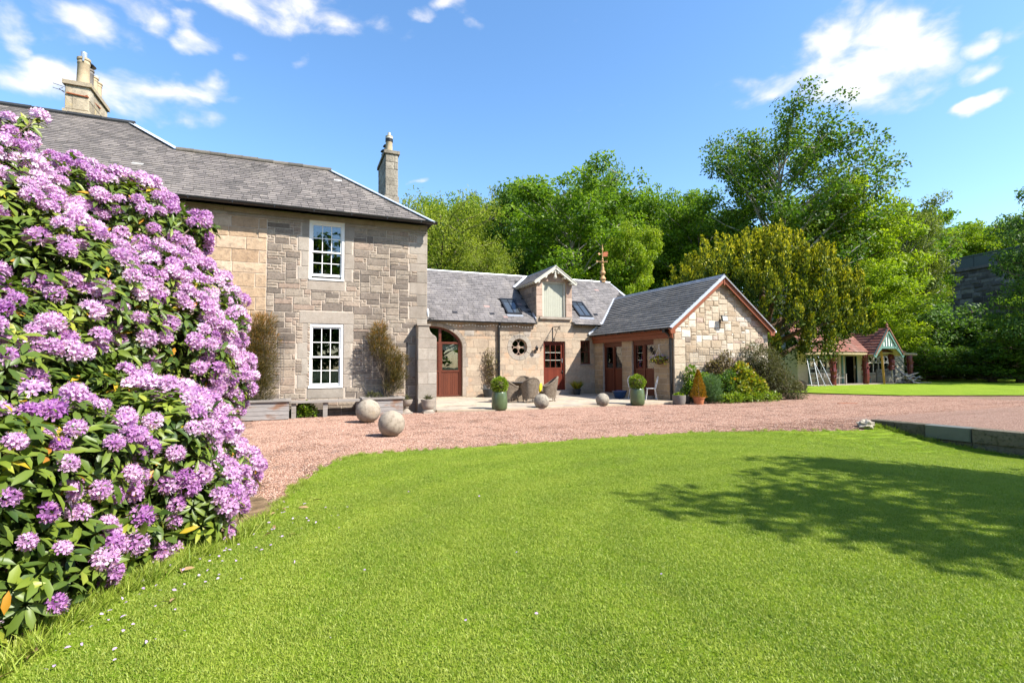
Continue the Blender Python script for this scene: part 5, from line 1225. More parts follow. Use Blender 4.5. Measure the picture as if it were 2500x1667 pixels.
metal_chair(12.55, 17.0, R_(-5), 'white scroll-back metal chair facing outwards left of the green pot')
metal_chair(12.75, 16.25, R_(-122), 'white scroll-back metal chair seen edge-on right of the green pot')

# ================================================================== SUMMERHOUSE
sh = thing('summerhouse', 'rustic cream summerhouse with red tiled roof and green half-timbered porch gable', 'summerhouse', (35, 23.5, .05))
m = MB(); frS = frame_fn((0, 23.5, 0), (1, 0, 0), (0, 0, 1), (0, -1, 0)); Z0 = .05
holes = [(31.55, .75, 34.35, 2.15), (35.05, .06, 36.2, 2.0), (37.55, .75, 40.5, 2.0)]
wall_holes(m, frS, 30.3, 41.6, Z0, 2.35, holes, .2)
for h in holes: room_box(m, frS, h, .2, 2.2, 1)
for x in (30.3, 41.6): m.add([(x, 23.5, Z0), (x, 27.5, Z0), (x, 27.5, 2.4), (x, 23.5, 2.4)], [(0, 1, 2, 3)])
m.build('wall', [M['summer_wall'], M['room']], sh)
for a, b, c, d in (holes[0], holes[2]):
    f = MB(); nn = 5
    for k in range(nn+1): x = a+(c-a)*k/nn; fbox(f, frS, x-.035, x+.035, b, d, -.15, -.05)
    fbox(f, frS, a, c, b-.06, b+.03, -.15, .04); fbox(f, frS, a, c, d-.05, d+.02, -.15, -.045); fbox(f, frS, a, c, d-.55, d-.49, -.15, -.05)
    for k in range(nn): x = a+(c-a)*(k+.5)/nn; f.tube([frS(x+.19*math.cos(i*math.pi/9), d-.27+.19*math.sin(i*math.pi/9), -.08) for i in range(19)], .03, 6, cap=False)
    w = f.build('window', M['cream_trim'], sh)
    for k in range(nn): p = MB(); fbox(p, frS, a+(c-a)*k/nn+.03, a+(c-a)*(k+1)/nn-.03, b, d, -.12, -.11); p.build('pane', M['glass'], w)
    p = MB()
    for k in range(nn):
        x0, x1 = a+(c-a)*k/nn+.035, a+(c-a)*(k+1)/nn-.035
        for j in range(6): z = b+.05+j*.14; p.bar(frS(x0, z, -.10), frS(x1, z+.14, -.10), .008); p.bar(frS(x1, z, -.10), frS(x0, z+.14, -.10), .008)
    p.build('leading', M['black_iron'], w)
for x in (31.3, 34.6, 37.3): p = MB(); fbox(p, frS, x, x+.16, Z0, 2.35, 0, .05); p.build('timber_post', M['teal'], sh)
p = MB(); fbox(p, frS, 35.0, 35.05, Z0, 2.05, -.1, .03); fbox(p, frS, 36.2, 36.25, Z0, 2.05, -.1, .03); p.build('door_frame', M['teal'], sh)
p = MB(); p.bx(29.6, 41.8, 21.85, 23.5, -.05, .075); p.build('plinth', M['stone_dressed'], sh)
# main roof and porch
def tiled(parent, O, U, V, N, poly, expo, name='roof'):
    fr = frame_fn(O, U, V, N); xs = [q[0] for q in poly]; vm = max(q[1] for q in poly); d = MB(); d.poly_extrude(poly, fr, -.06, 0); d.build('roof_deck', M['pale_wood'], parent)
    n = len(poly)
    def cl(p, v):
        for i in range(n):
            (x0, y0), (x1, y1) = poly[i], poly[(i+1) % n]; p = clip(p, -(y1-y0), x1-x0, (y1-y0)*x0-(x1-x0)*y0)
            if len(p) < 3: return []
        return p
    return slate_items(fr, min(xs)-.1, max(xs)+.2, vm, expo, lambda g: g.uniform(.30, .36), cl, rng, t=.02, tilt=.035)
th = math.atan(.72); cs, sn = math.cos(th), math.sin(th)
its = tiled(sh, (29.2, 21.9, 2.16), (1, 0, 0), (0, cs, sn), (0, -sn, cs), [(0, 0), (9.9, 0), (7.6, 3.2), (1.2, 3.2)], .26)
GX, gz0, gz1, gh = 36.36, 1.98, 3.78, 1.48
L = math.hypot(gh, gz1-gz0)
for s in (-1, 1):
    c_, n_ = gh/L, (gz1-gz0)/L; x0 = GX+s*gh
    fr_poly = [(0, 0), (2.6, 0), (4.3, L), (0, L)]
    if s > 0: its += tiled(sh, (x0, 21.45, gz0), (0, 1, 0), (-s*c_, 0, n_), (s*n_, 0, c_), fr_poly, .24)
    else: its += tiled(sh, (x0, 21.45, gz0), (0, 1, 0), (-s*c_, 0, n_), (s*n_, 0, c_), fr_poly, .24)
    p = MB(); p.bar((x0-s*-.03, 21.42, gz0-.12), (GX, 21.42, gz1-.10), .24, .06, (0, -1, 0)); p.build('barge_board', M['teal'], sh)
    p = MB(); p.bar((x0, 21.40, gz0+.03), (GX, 21.40, gz1+.03), .07, .10, (0, -1, 0)); p.build('verge_tile', M['tile_red'], sh)
    p = MB(); p.poly_extrude([(GX+s*1.25, 2.02), (GX+s*.75, 2.40), (GX+s*.62, 2.44), (GX+s*.62, 2.58), (GX+s*1.0, 2.58)], frame_fn((0, 21.46, 0), (1, 0, 0), (0, 0, 1), (0, -1, 0)), 0, .06); p.build('arch_brace', M['teal'], sh)
pieces(sh, 'roof_tile', its, M['tile_red'], 300, 'tile_field')
p = MB(); p.add([(GX-.95, 21.48, 2.5), (GX+.95, 21.48, 2.5), (GX, 21.48, 3.66)], [(0, 1, 2)]); p.build('gable_plaster', M['white_paint'], sh)
for k in (-2, -1, 0, 1, 2): p = MB(); x = GX+k*.27; p.bx(x-.045, x+.045, 21.44, 21.475, 2.55, 3.62-abs(k)*.33); p.build('stud', M['teal'], sh)
p = MB(); p.bx(GX-1.0, GX+1.0, 21.42, 21.48, 2.42, 2.58); p.build('tie_beam', M['teal'], sh)
p = MB(); p.lathe([(.10, 0), (.06, .08), (.09, .16), (.03, .26), (.01, .38)], (GX, 21.5, gz1+.06), 10); p.build('finial', M['tile_red'], sh)
for x0, x1 in ((29.0, 34.95), (37.7, 40.35)): p = MB(); p.tube([(x0, 22.0, 2.06), ((x0+x1)/2, 22.02, 2.08), (x1, 22.0, 2.05)], [.10, .09, .10], 10); p.build('log_beam', M['log'], sh)
for x, y, h, z0 in ((31.6, 22, 2.0, .06), (34.82, 22, 2.0, .06), (39.65, 22, 2.0, .06), (37.75, 22.1, 2.0, .98)):
    p = MB(); nk = 9; p.tube([(x+rng.uniform(-.03, .03), y+rng.uniform(-.03, .03), z0+(h-z0)*i/nk) for i in range(nk+1)], [.17+rng.uniform(-.02, .02) for i in range(nk+1)], 10)
    for k in range(int((h-z0)*7)): a = rng.uniform(0, 6.28); z = z0+rng.uniform(.1, h-z0-.1); p.tube([(x+.1*math.cos(a), y+.1*math.sin(a), z), (x+.26*math.cos(a), y+.26*math.sin(a), z+.05)], [.06, .04], 6)
    p.build('rustic_post', M['oxblood'], sh)
p = MB(); p.tube([(37.75, 22.1, .06), (37.75, 22.1, .98)], .035, 6); p.build('prop', M['pale_wood'], sh)
p = MB(); p.bar((36.3, 21.75, .06), (36.25, 21.85, 2.3), .12, .12); p.build('prop', M['yellow_wood'], sh)
p = MB(); p.box((35.9, 23.42, 1.2), (.05, .05, .16)); p.build('door_handle', M['steel'], sh)
def ladder(a, b, w, side, n, lb, leg=None):
    t = thing('ladder', lb, 'ladder', a, 0, 'aluminium ladders at the summerhouse'); A, B = Vector((0, 0, 0)), Vector(b)-Vector(a); S = Vector(side).normalized()*w/2
    for s in (-1, 1): m = MB(); m.bar(A+S*s, B+S*s, .05, .03, side); m.build('rail', M['alu'], t, True)
    for k in range(n): m = MB(); c = A.lerp(B, (k+.7)/n); m.bar(c-S, c+S, .035); m.build('rung', M['alu'], t, True)
    if leg is not None:
        for s in (-1, 1): m = MB(); m.bar(B+S*s*.9, Vector(leg)-Vector(a)+S*s, .05, .03, side); m.build('rear_leg', M['alu'], t, True)
ladder((29.35, 21.6, .05), (30.05, 22.6, 3.0), .42, (.92, -.39, 0), 10, 'tall aluminium stepladder at the left end of the summerhouse', (30.3, 21.4, .05))
ladder((40.3, 22.6, .9), (38.6, 22.5, 2.1), .4, (0, 1, 0.1), 8, 'aluminium ladder leaning at a slant behind the right porch post')
def garden_bench(x, y, rot, w, lb):
    t = thing('garden_bench', lb, 'bench', (x, y, .08), rot, 'grey slatted benches at the summerhouse'); W = M['greywood']
    for k in range(4): m = MB(); m.bx(-w/2, w/2, -.22+k*.12, -.12+k*.12, .42, .45); m.build('seat_slat', W, t, True)
    for k in range(int(w/.14)): m = MB(); x_ = -w/2+.09+k*.14; m.bx(x_, x_+.06, .26, .285, .48, .88); m.build('back_slat', W, t, True)
    m = MB(); m.bx(-w/2, w/2, .25, .295, .88, .96); m.build('top_rail', W, t, True)
    for sx in (-1, 1):
        for yy, h in ((-.22, .64), (.27, .92)): m = MB(); m.bx(sx*w/2-.035, sx*w/2+.035, yy-.035, yy+.035, 0, h); m.build('leg', W, t, True)
        m = MB(); m.bx(sx*w/2-.04, sx*w/2+.04, -.27, .24, .642, .68); m.build('armrest', W, t, True)
garden_bench(32.2, 22.55, 0, 2.2, 'weathered slatted bench behind the red post left of the dark doorway')
garden_bench(38.6, 22.75, 0, 2.0, 'weathered slatted bench under the porch beside the timber pile')
t = thing('timber_pile', 'heap of pale planks and offcuts beside the rightmost red post', 'timber', (38.9, 21.75, .05))
for k in range(16):
    m = MB(); a = rng.uniform(-.5, .5)+(0 if k % 3 else .9); L = rng.uniform(1., 2.3); c = Vector((rng.uniform(-.5, .6), rng.uniform(-.3, .35), .06+k*.035)); dv = Vector((math.cos(a), math.sin(a)*.6, rng.uniform(-.15, .25) if k % 4 else .42)).normalized()
    c.z = max(c.z, .05+abs(dv.z)*L/2); m.bar(c-dv*L/2, c+dv*L/2, .13, .035, (0, 0, 1)); m.build('plank', M['pale_wood'] if k % 2 else M['greywood'], t, True)
for x, y, lb, k in ((39.4, 22.9, 'white slatted folding chair behind the timber pile', 0),):
    t = thing('folding_chair', lb, 'chair', (x, y, .08), .3); W = M['white_paint']
    for s in (-1, 1): m = MB(); m.bar((s*.2, -.2, 0), (s*.2, .25, .9), .035); m.build('leg', W, t, True); m = MB(); m.bar((s*.2, .22, 0), (s*.2, -.2, .45), .035); m.build('leg', W, t, True)
    for j in range(4): m = MB(); m.bx(-.2, .2, -.2+j*.1, -.13+j*.1, .45, .47); m.build('seat_slat', W, t, True)
    for j in range(3): m = MB(); z = .6+j*.11; m.bar((-.2, .25*(z/.9)-.02+.0, z), (.2, .25*(z/.9)-.02, z), .02, .06); m.build('back_slat', W, t, True)
t = thing('wood_planks', 'dark boards leaning against the summerhouse wall right of the doorway', 'boards', (36.75, 23.2, .08))
for k in range(4): m = MB(); m.bar((k*.14, 0, 0), (k*.13+.1, .22, 1.7+.05*k), .10, .03, (0, -1, 0)); m.build('board', M['teal'] if k % 2 else M['greywood'], t, True)
# logs and steps by the yew
m = MB(); m.tube([(0, 0, .25), (.25, .1, .28), (.5, .1, .26)], [.28, .31, .29], 12); tag(m.build('log', M['bark_yew']), 'short thick sawn log lying on the verge below the yew', 'log').location = (23.9, 18.6, 0)
m = MB(); m.tube([(0, 0, .2), (-1.0, .5, .75)], [.13, .10], 10); tag(m.build('log', M['greywood']), 'long grey branch leaning on the bank below the yew', 'log').location = (25.0, 19.9, 0)
st = thing('garden_steps', 'rough stone steps climbing the bank beneath the yew', 'steps', (24.2, 20.3, 0))
for k in range(4): m = MB(); m.ball((-.15*k, .55*k, .1+.14*k), (.75, .4, .12), 10, 6, .4, .6, 0, k); m.build('step', M['stone_dressed'], st, True)

# ================================================================== VIADUCT
A = Vector((.9215*55.1+.388*63, -.388*55.1+.9215*63, 0)); B = Vector((.9215*58.6+.388*44, -.388*58.6+.9215*44, 0)); e = (B-A).normalized(); N = Vector((-e.y, e.x, 0)); N = N if N.dot(-A) > 0 else -N
vd = thing('viaduct', 'dark stone railway viaduct with grey parapet panels rising among the trees', 'viaduct', A)
Lv = (B-A).length+10; frV = frame_fn(A, e, (0, 0, 1), N); its = []; g = random.Random(2)
def in_arch(u, v): return u > 6.5 and (u-13)**2+(v-2.)**2 < 6.6**2
for q in courses(0, Lv, 1.0, 12.6, [], g, lambda g: .5, lambda g: g.uniform(.9, 1.7), .03):
    if in_arch((q[0]+q[2])/2, (q[1]+q[3])/2): continue
    vs, fs = stone_geo(rect(q), frV, .05, .06, g, .05, -.1); its.append((vs, fs, g.random(), vis(frV(q[0], q[1], 0), area(rect(q))), None))
pieces(vd, 'stone', its, M['stone_viaduct'], 300)
m = MB(); m.add([frV(0, -1, 0), frV(6.4, -1, 0), frV(6.4, 12.8, 0), frV(0, 12.8, 0)], [(0, 1, 2, 3)]); m.add([frV(6.4, 8.6, 0), frV(Lv, 8.6, 0), frV(Lv, 12.8, 0), frV(6.4, 12.8, 0)], [(0, 1, 2, 3)])
m.add([frV(0, -1, 0), frV(0, -1, -5), frV(0, 12.8, -5), frV(0, 12.8, 0)], [(3, 2, 1, 0)]); m.add([frV(6.4, -1, 0), frV(6.4, -1, -5), frV(6.4, 8, -5), frV(6.4, 8, 0)], [(0, 1, 2, 3)]); m.build('pier', M['stone_viaduct'], vd)
for k in range(12):
    a, b = math.pi-.15*k, math.pi-.15*(k+1); p = [(13+r*math.cos(t), 2+r*math.sin(t)) for r, t in ((6.6, a), (7.3, a), (7.3, b), (6.6, b))]; vs, fs = stone_geo(p, frV, .09, .05, g, .02, -.6); MB().add(vs, fs, .8).build('voussoir', M['stone_dressed'], vd)
p = MB(); fbox(p, frV, -.2, Lv, 12.62, 12.95, -.3, .25); p.build('string_course', M['stone_viaduct'], vd)
for k in range(int(Lv/2.6)): p = MB(); fbox(p, frV, k*2.6+.03, k*2.6+2.57, 12.95, 14.25, -.1, 0); p.build('parapet_panel', M['panel_grey'], vd); p = MB(); fbox(p, frV, k*2.6-.03, k*2.6+.027, 12.95, 14.25, -.15, .06); p.build('parapet_post', M['panel_grey'], vd)
p = MB(); fbox(p, frV, -.1, Lv, 14.255, 14.4, -.2, .08); p.build('handrail', M['panel_grey'], vd)
# ================================================================== RHODODENDRON
def world_at(px, py, D):
    v = (px-1250)/1237.26*_r2+(py-833.5)/1237.26*_d2+_f
    return CAM+v*D
LUMPS = [(445, 1190, 5.7, 150), (485, 950, 6.0, 112), (440, 760, 6.0, 125), (330, 590, 6.0, 140), (150, 560, 5.6, 165), (15, 330, 5.4, 40), (-5, 470, 5.4, 92), (72, 300, 5.5, 18), (250, 850, 5.3, 260),
         (90, 760, 4.7, 250), (250, 1180, 4.7, 230), (70, 1100, 4.0, 250), (40, 1385, 3.55, 170), (-60, 900, 4.0, 260), (330, 1240, 5.0, 130), (-200, 1100, 3.6, 350), (-250, 700, 4.6, 420), (560, 1160, 5.8, 62), (-100, 1400, 3.3, 180),
         (470, 560, 6.1, 50), (180, 1330, 4.1, 110), (540, 800, 6.0, 55), (300, 1350, 4.6, 60),
         (20, 1130, 4.0, 10)]
LP = [(world_at(x, y, D), r*D/1237) for x, y, D, r in LUMPS]
LP += [(Vector(c), r) for c, r in (((-1.62, 3.2, .26), .27), ((-1.5, 3.6, .3), .3), ((-1.36, 4.0, .3), .3), ((-1.12, 4.42, .3), .3), ((-.82, 4.88, .3), .3), ((-.75, 5.3, .34), .28), ((-.72, 5.8, .36), .25), ((-1.95, 3.0, .55), .45), ((-1.75, 3.7, .75), .5), ((-1.5, 4.3, .75), .5), ((-1.15, 4.95, .75), .5), ((-1.0, 5.6, .8), .45))]
rho = thing('rhododendron', 'huge purple flowering rhododendron filling the near edge of the lawn', 'shrub', (-2.2, 4.6, 0))
def shell(n_per, shrink=1.0, keep=.94):
    P, Nn = [], []
    for c, r in LP:
        n = int(n_per*4*math.pi*r*r); d = rsphere(n); p = np.array(c)+d*r*shrink*nrng.uniform(.93, 1.06, (n, 1)); ok = p[:, 2] > .05
        for c2, r2 in LP:
            if c2 is c: continue
            ok &= np.linalg.norm(p-np.array(c2), axis=1) > r2*keep*shrink
        P.append(p[ok]); Nn.append(d[ok])
    return np.concatenate(P), np.concatenate(Nn)
def thin(P, N, dist):
    order = nrng.permutation(len(P)); grid = {}; keep = []
    for i in order:
        k = tuple((P[i]//dist).astype(int)); bad = False
        for dx in (-1, 0, 1):
            for dy in (-1, 0, 1):
                for dz in (-1, 0, 1):
                    for j in grid.get((k[0]+dx, k[1]+dy, k[2]+dz), ()):
                        if np.sum((P[i]-P[j])**2) < dist*dist: bad = True
        if not bad: grid.setdefault(k, []).append(i); keep.append(i)
    return P[keep], N[keep]
def lumpy(P): return np.sin(P[:, 0]*6.1+P[:, 2]*2)*np.cos(P[:, 2]*5.3+1.2)+np.sin(P[:, 1]*4.7+P[:, 0]*3)*.7
camv = np.array(CAM)
S, SN = thin(*shell(300), .101)
S = S+SN*(lumpy(S)*.07)[:, None]
facing = np.einsum('ij,ij->i', unit(camv-S), SN)
axis = unit(SN*.9+np.array([0, 0, .55])+rsphere(len(S))*.28)
# rosettes of leaves: seven or eight round every shoot tip
rp, ra, rn, rl, rw_, rr = [], [], [], [], [], []
for i in range(len(S)):
    k = nrng.integers(6, 9); ax = axis[i]; side = unit(np.cross(ax, rsphere(1)[0])); bi = np.cross(ax, side); tone = nrng.normal(.42, .16); ph = nrng.uniform(0, 6.28)
    for j in range(k):
        a = ph+2*math.pi*j/k+nrng.normal(0, .2); o = side*math.cos(a)+bi*math.sin(a); lift = nrng.uniform(-.35, .45)
        q = nrng.random(); t = np.clip(tone+nrng.normal(0, .14), 0, .93) if q > .025 else nrng.uniform(.95, 1)
        rp.append(S[i]+o*.012-ax*nrng.uniform(0, .06)); ra.append(o+ax*lift); rn.append(ax-o*lift); rl.append(nrng.uniform(.09, .155)); rw_.append(nrng.uniform(.036, .056)); rr.append(t)
rp, ra, rn, rl, rw_, rr = map(np.array, (rp, ra, rn, rl, rw_, rr))
# inner leaves, toned darker the further in they sit
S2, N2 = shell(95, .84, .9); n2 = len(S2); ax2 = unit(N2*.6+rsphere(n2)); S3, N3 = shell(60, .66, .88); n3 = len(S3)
score = np.einsum('ij,ij->i', unit(camv-rp), unit(rn))/np.linalg.norm(camv-rp, axis=1)**2*(np.repeat(1, len(rp)))
inview = (rp@np.array(_f) > .5) & (((rp-camv)@np.array(_r2))/np.maximum((rp-camv)@np.array(_f), .1) > -1.0)
fac_leaf = np.einsum('ij,ij->i', unit(camv-rp), unit(rp-np.array([-2.4, 5.2, 1.2])))
idx = np.argsort(-(score*inview*(fac_leaf > .1)))[:300]; sel = np.zeros(len(rp), bool); sel[idx] = True
FM = frames(ra, rn, rl, rw_)
leafmesh = []
for r in (.1, .25, .4, .5, .62, .75, .9, .96, .99):
    mm = MB(); mm.add(BLEAF_T, BLEAF_F, r); leafmesh.append((r, mm.mesh('rhododendron_leaf', M['rh_leaf'], True)))
inv = Matrix.Translation(rho.location).inverted()
for i in idx:
    me = min(leafmesh, key=lambda q: abs(q[0]-rr[i]))[1]; o = link(bpy.data.objects.new('leaf', me)); o.parent = rho; o.matrix_parent_inverse = inv
    m4 = Matrix([list(FM[i][k])+[rp[i][k]] for k in range(3)]+[[0, 0, 0, 1]]); o.matrix_basis = m4
ns = ~sel
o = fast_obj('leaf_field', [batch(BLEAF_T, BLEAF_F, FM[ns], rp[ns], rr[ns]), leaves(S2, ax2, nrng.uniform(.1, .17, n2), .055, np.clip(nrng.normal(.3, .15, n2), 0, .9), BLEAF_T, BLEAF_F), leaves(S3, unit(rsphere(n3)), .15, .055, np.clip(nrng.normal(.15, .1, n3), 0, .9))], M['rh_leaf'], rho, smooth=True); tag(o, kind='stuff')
# flower clusters
PET = [(0, 0, 0), (-.30, .62, .10), (0, .55, .02), (.30, .62, .10), (-.20, 1, -.02), (.20, 1, -.02)]; PETF = [(0, 2, 1), (0, 3, 2), (1, 2, 4), (2, 3, 5), (2, 5, 4)]
def truss(seed, tone):
    gr = np.random.default_rng(seed); pos, ax, nm, ln, wd, rd = [], [], [], [], [], []
    nfl = 17
    for i in range(nfl):
        z = 1-(i+.5)/nfl*1.15; a = i*2.4+gr.normal(0, .2); rr_ = math.sqrt(max(0, 1-z*z)); d = np.array([rr_*math.cos(a), rr_*math.sin(a), z]); d /= np.linalg.norm(d)
        base = d*np.array([.062, .062, .05]); sd = np.cross(d, [.3, .2, 1.]); sd /= np.linalg.norm(sd); bi = np.cross(d, sd); fl = tone+gr.normal(0, .10)
        for j in range(5):
            b = j*2*math.pi/5+gr.normal(0, .12); o = sd*math.cos(b)+bi*math.sin(b); pos.append(base); ax.append(o*.85+d*.62); nm.append(d*.8-o*.5); ln.append(gr.uniform(.046, .062)); wd.append(gr.uniform(.040, .056)); rd.append(np.clip(fl+gr.normal(0, .10), 0, .9))
        for j in range(3): b = gr.uniform(0, 6.28); pos.append(base); ax.append(d+.35*(sd*math.cos(b)+bi*math.sin(b))); nm.append(sd); ln.append(.062); wd.append(.004); rd.append(.98 if j == 0 else .86)
    pos, ax, nm = map(np.array, (pos, ax, nm))
    return np_mesh('flower_cluster', [batch(PET, PETF, frames(ax, nm, np.array(ln), np.array(wd)), pos, np.array(rd))], M['rh_flower'], True)
TR = [truss(k, t) for k, t in enumerate((.16, .28, .38, .45, .52, .6, .68, .78, .84))]
patch = np.sin(S[:, 0]*2.3+S[:, 2]*1.7)+np.sin(S[:, 2]*3.1+S[:, 1]*2)*.7
pf = nrng.random(len(S)) < np.clip(.43+.09*patch+.14*(S[:, 2] < 1.0), .12, .75)
fi = np.where(pf)[0]; fd = np.linalg.norm(S[fi]-camv, axis=1); sc = np.where(((S[fi]-camv)@np.array(_r2))/np.maximum((S[fi]-camv)@np.array(_f), .1) > -1.02, 1, 0)*np.clip(np.einsum('ij,ij->i', unit(camv-S[fi]), SN[fi])+.35, 0, 2)/fd**2
order = np.argsort(-sc); rest = []
for k, q in enumerate(order):
    i = fi[q]; me = TR[int(np.clip(nrng.normal(5.0+1.3*patch[i], 2.1), 0, 8))]; ax = Vector(axis[i]); s = nrng.uniform(.56, .92)*float(np.clip(np.linalg.norm(S[i]-camv)/5.0, .7, 1.05))
    m4 = Matrix.Translation(Vector(S[i])+ax*.03) @ ax.to_track_quat('Z', 'Y').to_matrix().to_4x4() @ Matrix.Rotation(nrng.uniform(0, 6.28), 4, 'Z') @ Matrix.Scale(s, 4)
    if k < 300: o = link(bpy.data.objects.new('flower_cluster', me)); o.parent = rho; o.matrix_parent_inverse = inv; o.matrix_basis = m4
    else: rest.append((me, m4))
chunks = []
for me, m4 in rest:
    n = len(me.vertices); v = np.empty(n*3, np.float32); me.vertices.foreach_get('co', v); v = v.reshape(-1, 3)@np.array(m4.to_3x3()).T+np.array(m4.translation)
    L = np.empty(len(me.loops), np.int32); me.loops.foreach_get('vertex_index', L); lt = np.empty(len(me.polygons), np.int32); me.polygons.foreach_get('loop_total', lt); r = np.empty(len(me.polygons), np.float32); me.attributes['rnd'].data.foreach_get('value', r); chunks.append((v, L, lt, r))
if chunks: tag(fast_obj('flower_field', chunks, M['rh_flower'], rho, smooth=True), kind='stuff')
m = MB()
for k in range(170):
    c, r = LP[rng.randrange(len(LP))]; d = Vector(rsphere(1)[0]); d.z = abs(d.z)*.7; a = Vector((-2.6+rng.uniform(-.7, .7), 5.4+rng.uniform(-.8, .9), rng.uniform(.1, 1.0))); b = c+d*r*.88
    if b.z < .1 or (c-CAM).length < 4.6 or c.x < -3.6: continue
    mid = a.lerp(b, .55)+Vector((rng.uniform(-.2, .2), rng.uniform(-.2, .2), rng.uniform(-.05, .35))); m.tube([a, a.lerp(mid, .6)+Vector((0, 0, .06)), mid, mid.lerp(b, .6)+Vector((rng.uniform(-.08, .08), 0, .05)), b], [.022, .018, .013, .009, .005], 6)
m.build('branch', M['twig'], rho)

# ================================================================== TREES
def limb_tree(seed, H, R, base_h, nl, n_leaf, leaf_len, leaf_w, up=.45, wind=0., clump=1., trunk_r=.32, shape=None, droop=.2, aspect=(1, 1), lean=0., flat=.6):
    """trunk + limbs mesh and a crown of leaf clumps carried at the limbs' ends; returns (trunk MB, crown chunks)"""
    g = random.Random(seed); gn = np.random.default_rng(seed); T = MB(); cl = []
    tp = [Vector((lean*H*(t**1.5)+g.uniform(-.12, .12)*H*.05, g.uniform(-.1, .1)*H*.05, H*.9*t)) for t in [i/7 for i in range(8)]]
    T.tube(tp, [trunk_r*(1-.86*i/7)+.02 for i in range(8)], 8, g.random())
    for k in range(nl):
        t = base_h/H+(.9-base_h/H)*((k+g.random())/nl)**.85; f = t*7; i = min(6, int(f)); p0 = tp[i].lerp(tp[i+1], f-i) if t < .9 else tp[7]
        hh = (p0.z-base_h)/(H-base_h); prof = shape(hh) if shape else math.sqrt(max(.05, 1-((hh-.38)/.68)**2))
        a = k*2.4+g.uniform(-.5, .5); L = R*prof*g.uniform(.75, 1.05); d = Vector((math.cos(a)*aspect[0], math.sin(a)*aspect[1], 0)); end = p0+d*L+Vector((wind*L*.45, 0, L*up*g.uniform(.6, 1.3)))
        mid = p0.lerp(end, .5)+Vector((0, 0, L*.10)); r0 = trunk_r*(1-t)*.55+.04; T.tube([p0, p0.lerp(mid, .5), mid, mid.lerp(end, .5)+Vector((0, 0, -.02*L)), end], [r0, r0*.8, r0*.55, r0*.35, .02], 6, g.random())
        ns = max(2, int(L*1.5))
        for s in range(ns):
            q = .35+.65*(s+g.random()*.8)/ns; c = (p0.lerp(mid, q*2) if q < .5 else mid.lerp(end, q*2-1))
            off = Vector((g.gauss(0, .34), g.gauss(0, .34), g.gauss(.05, .22)))*min(1.6, .45*L+.3); cl.append((c+off, g.uniform(.65, 1.15)*clump, hh))
            if g.random() < .5: T.tube([c, c.lerp(c+off, .6), c+off], [.035, .025, .012], 4, g.random())
    for k in range(max(3, nl//5)): cl.append((tp[7]+Vector((wind*g.uniform(0, 1.2)+g.gauss(0, .5), g.gauss(0, .5), g.uniform(-.06, .1)*H)), g.uniform(.6, 1.)*clump, 1.))
    per = max(8, n_leaf//len(cl)); P, A, Rn, Nn = [], [], [], []
    for c, r, hh in cl:
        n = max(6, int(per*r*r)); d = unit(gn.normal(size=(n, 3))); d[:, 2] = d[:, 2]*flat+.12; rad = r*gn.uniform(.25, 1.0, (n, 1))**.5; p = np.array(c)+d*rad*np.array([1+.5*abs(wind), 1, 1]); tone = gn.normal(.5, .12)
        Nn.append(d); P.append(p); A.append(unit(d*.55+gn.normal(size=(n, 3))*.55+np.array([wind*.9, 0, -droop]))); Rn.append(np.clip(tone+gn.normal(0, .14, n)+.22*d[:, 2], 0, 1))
    P, A, Rn = np.concatenate(P), np.concatenate(A), np.concatenate(Rn); n = len(P)
    return T, [leaves(P, A, gn.uniform(.7, 1.25, n)*leaf_len, gn.uniform(.8, 1.2, n)*leaf_w, Rn, normal=np.concatenate(Nn)*.9+gn.normal(size=(n, 3))*.55+np.array([0, 0, .45]))]
PROTO = {}
def proto(key, mat, bark, *a, **k):
    T, ch = limb_tree(*a, **k); PROTO[key] = (T.mesh('trunk', bark, True), np_mesh('crown', ch, mat))
proto('broad', M['leaf_mid'], M['bark'], 41, 18, 6.2, 3.5, 38, 30000, .28, .2, clump=1.25)
proto('ash', M['leaf_mid'], M['bark_pale'], 47, 19, 6.0, 4.5, 40, 30000, .29, .17, up=.65, clump=1.1, trunk_r=.28)
proto('willow', M['leaf_willow'], M['bark'], 53, 15, 5.6, 1.5, 42, 32000, .26, .10, up=.6, droop=.55, clump=1.05, flat=.9)
proto('round', M['leaf_lime'], M['bark'], 59, 16, 6.0, 1.5, 42, 30000, .28, .19, clump=1.2, flat=.5)
proto('olive', M['leaf_olive'], M['bark_pale'], 61, 16, 5.6, 2.0, 40, 28000, .26, .14, clump=1.0, up=.55)
proto('dark', M['leaf_dark'], M['bark'], 67, 16, 6.0, .8, 40, 22000, .33, .22, clump=1.2)
proto('blue', M['leaf_blue'], M['bark'], 71, 15, 5.2, 1.0, 38, 20000, .30, .17, clump=1.05, droop=.4)
proto('bush', M['leaf_dark'], M['bark'], 73, 6, 3.2, .1, 30, 12000, .26, .18, clump=.85, up=.3)
proto('bush_mid', M['leaf_blue'], M['bark'], 79, 6, 3.2, .1, 30, 12000, .26, .18, clump=.85, up=.35)
def at(px, D):
    l = (px-1250)/1237.26*D; return .9215*l+.388*D, -.388*l+.9215*D
DIM = {'broad': (18, 6.2), 'ash': (19, 6.0), 'willow': (15, 5.6), 'round': (16, 6), 'olive': (16, 5.6), 'dark': (16, 6), 'blue': (15, 5.2), 'bush': (6, 3.2), 'bush_mid': (6, 3.2)}
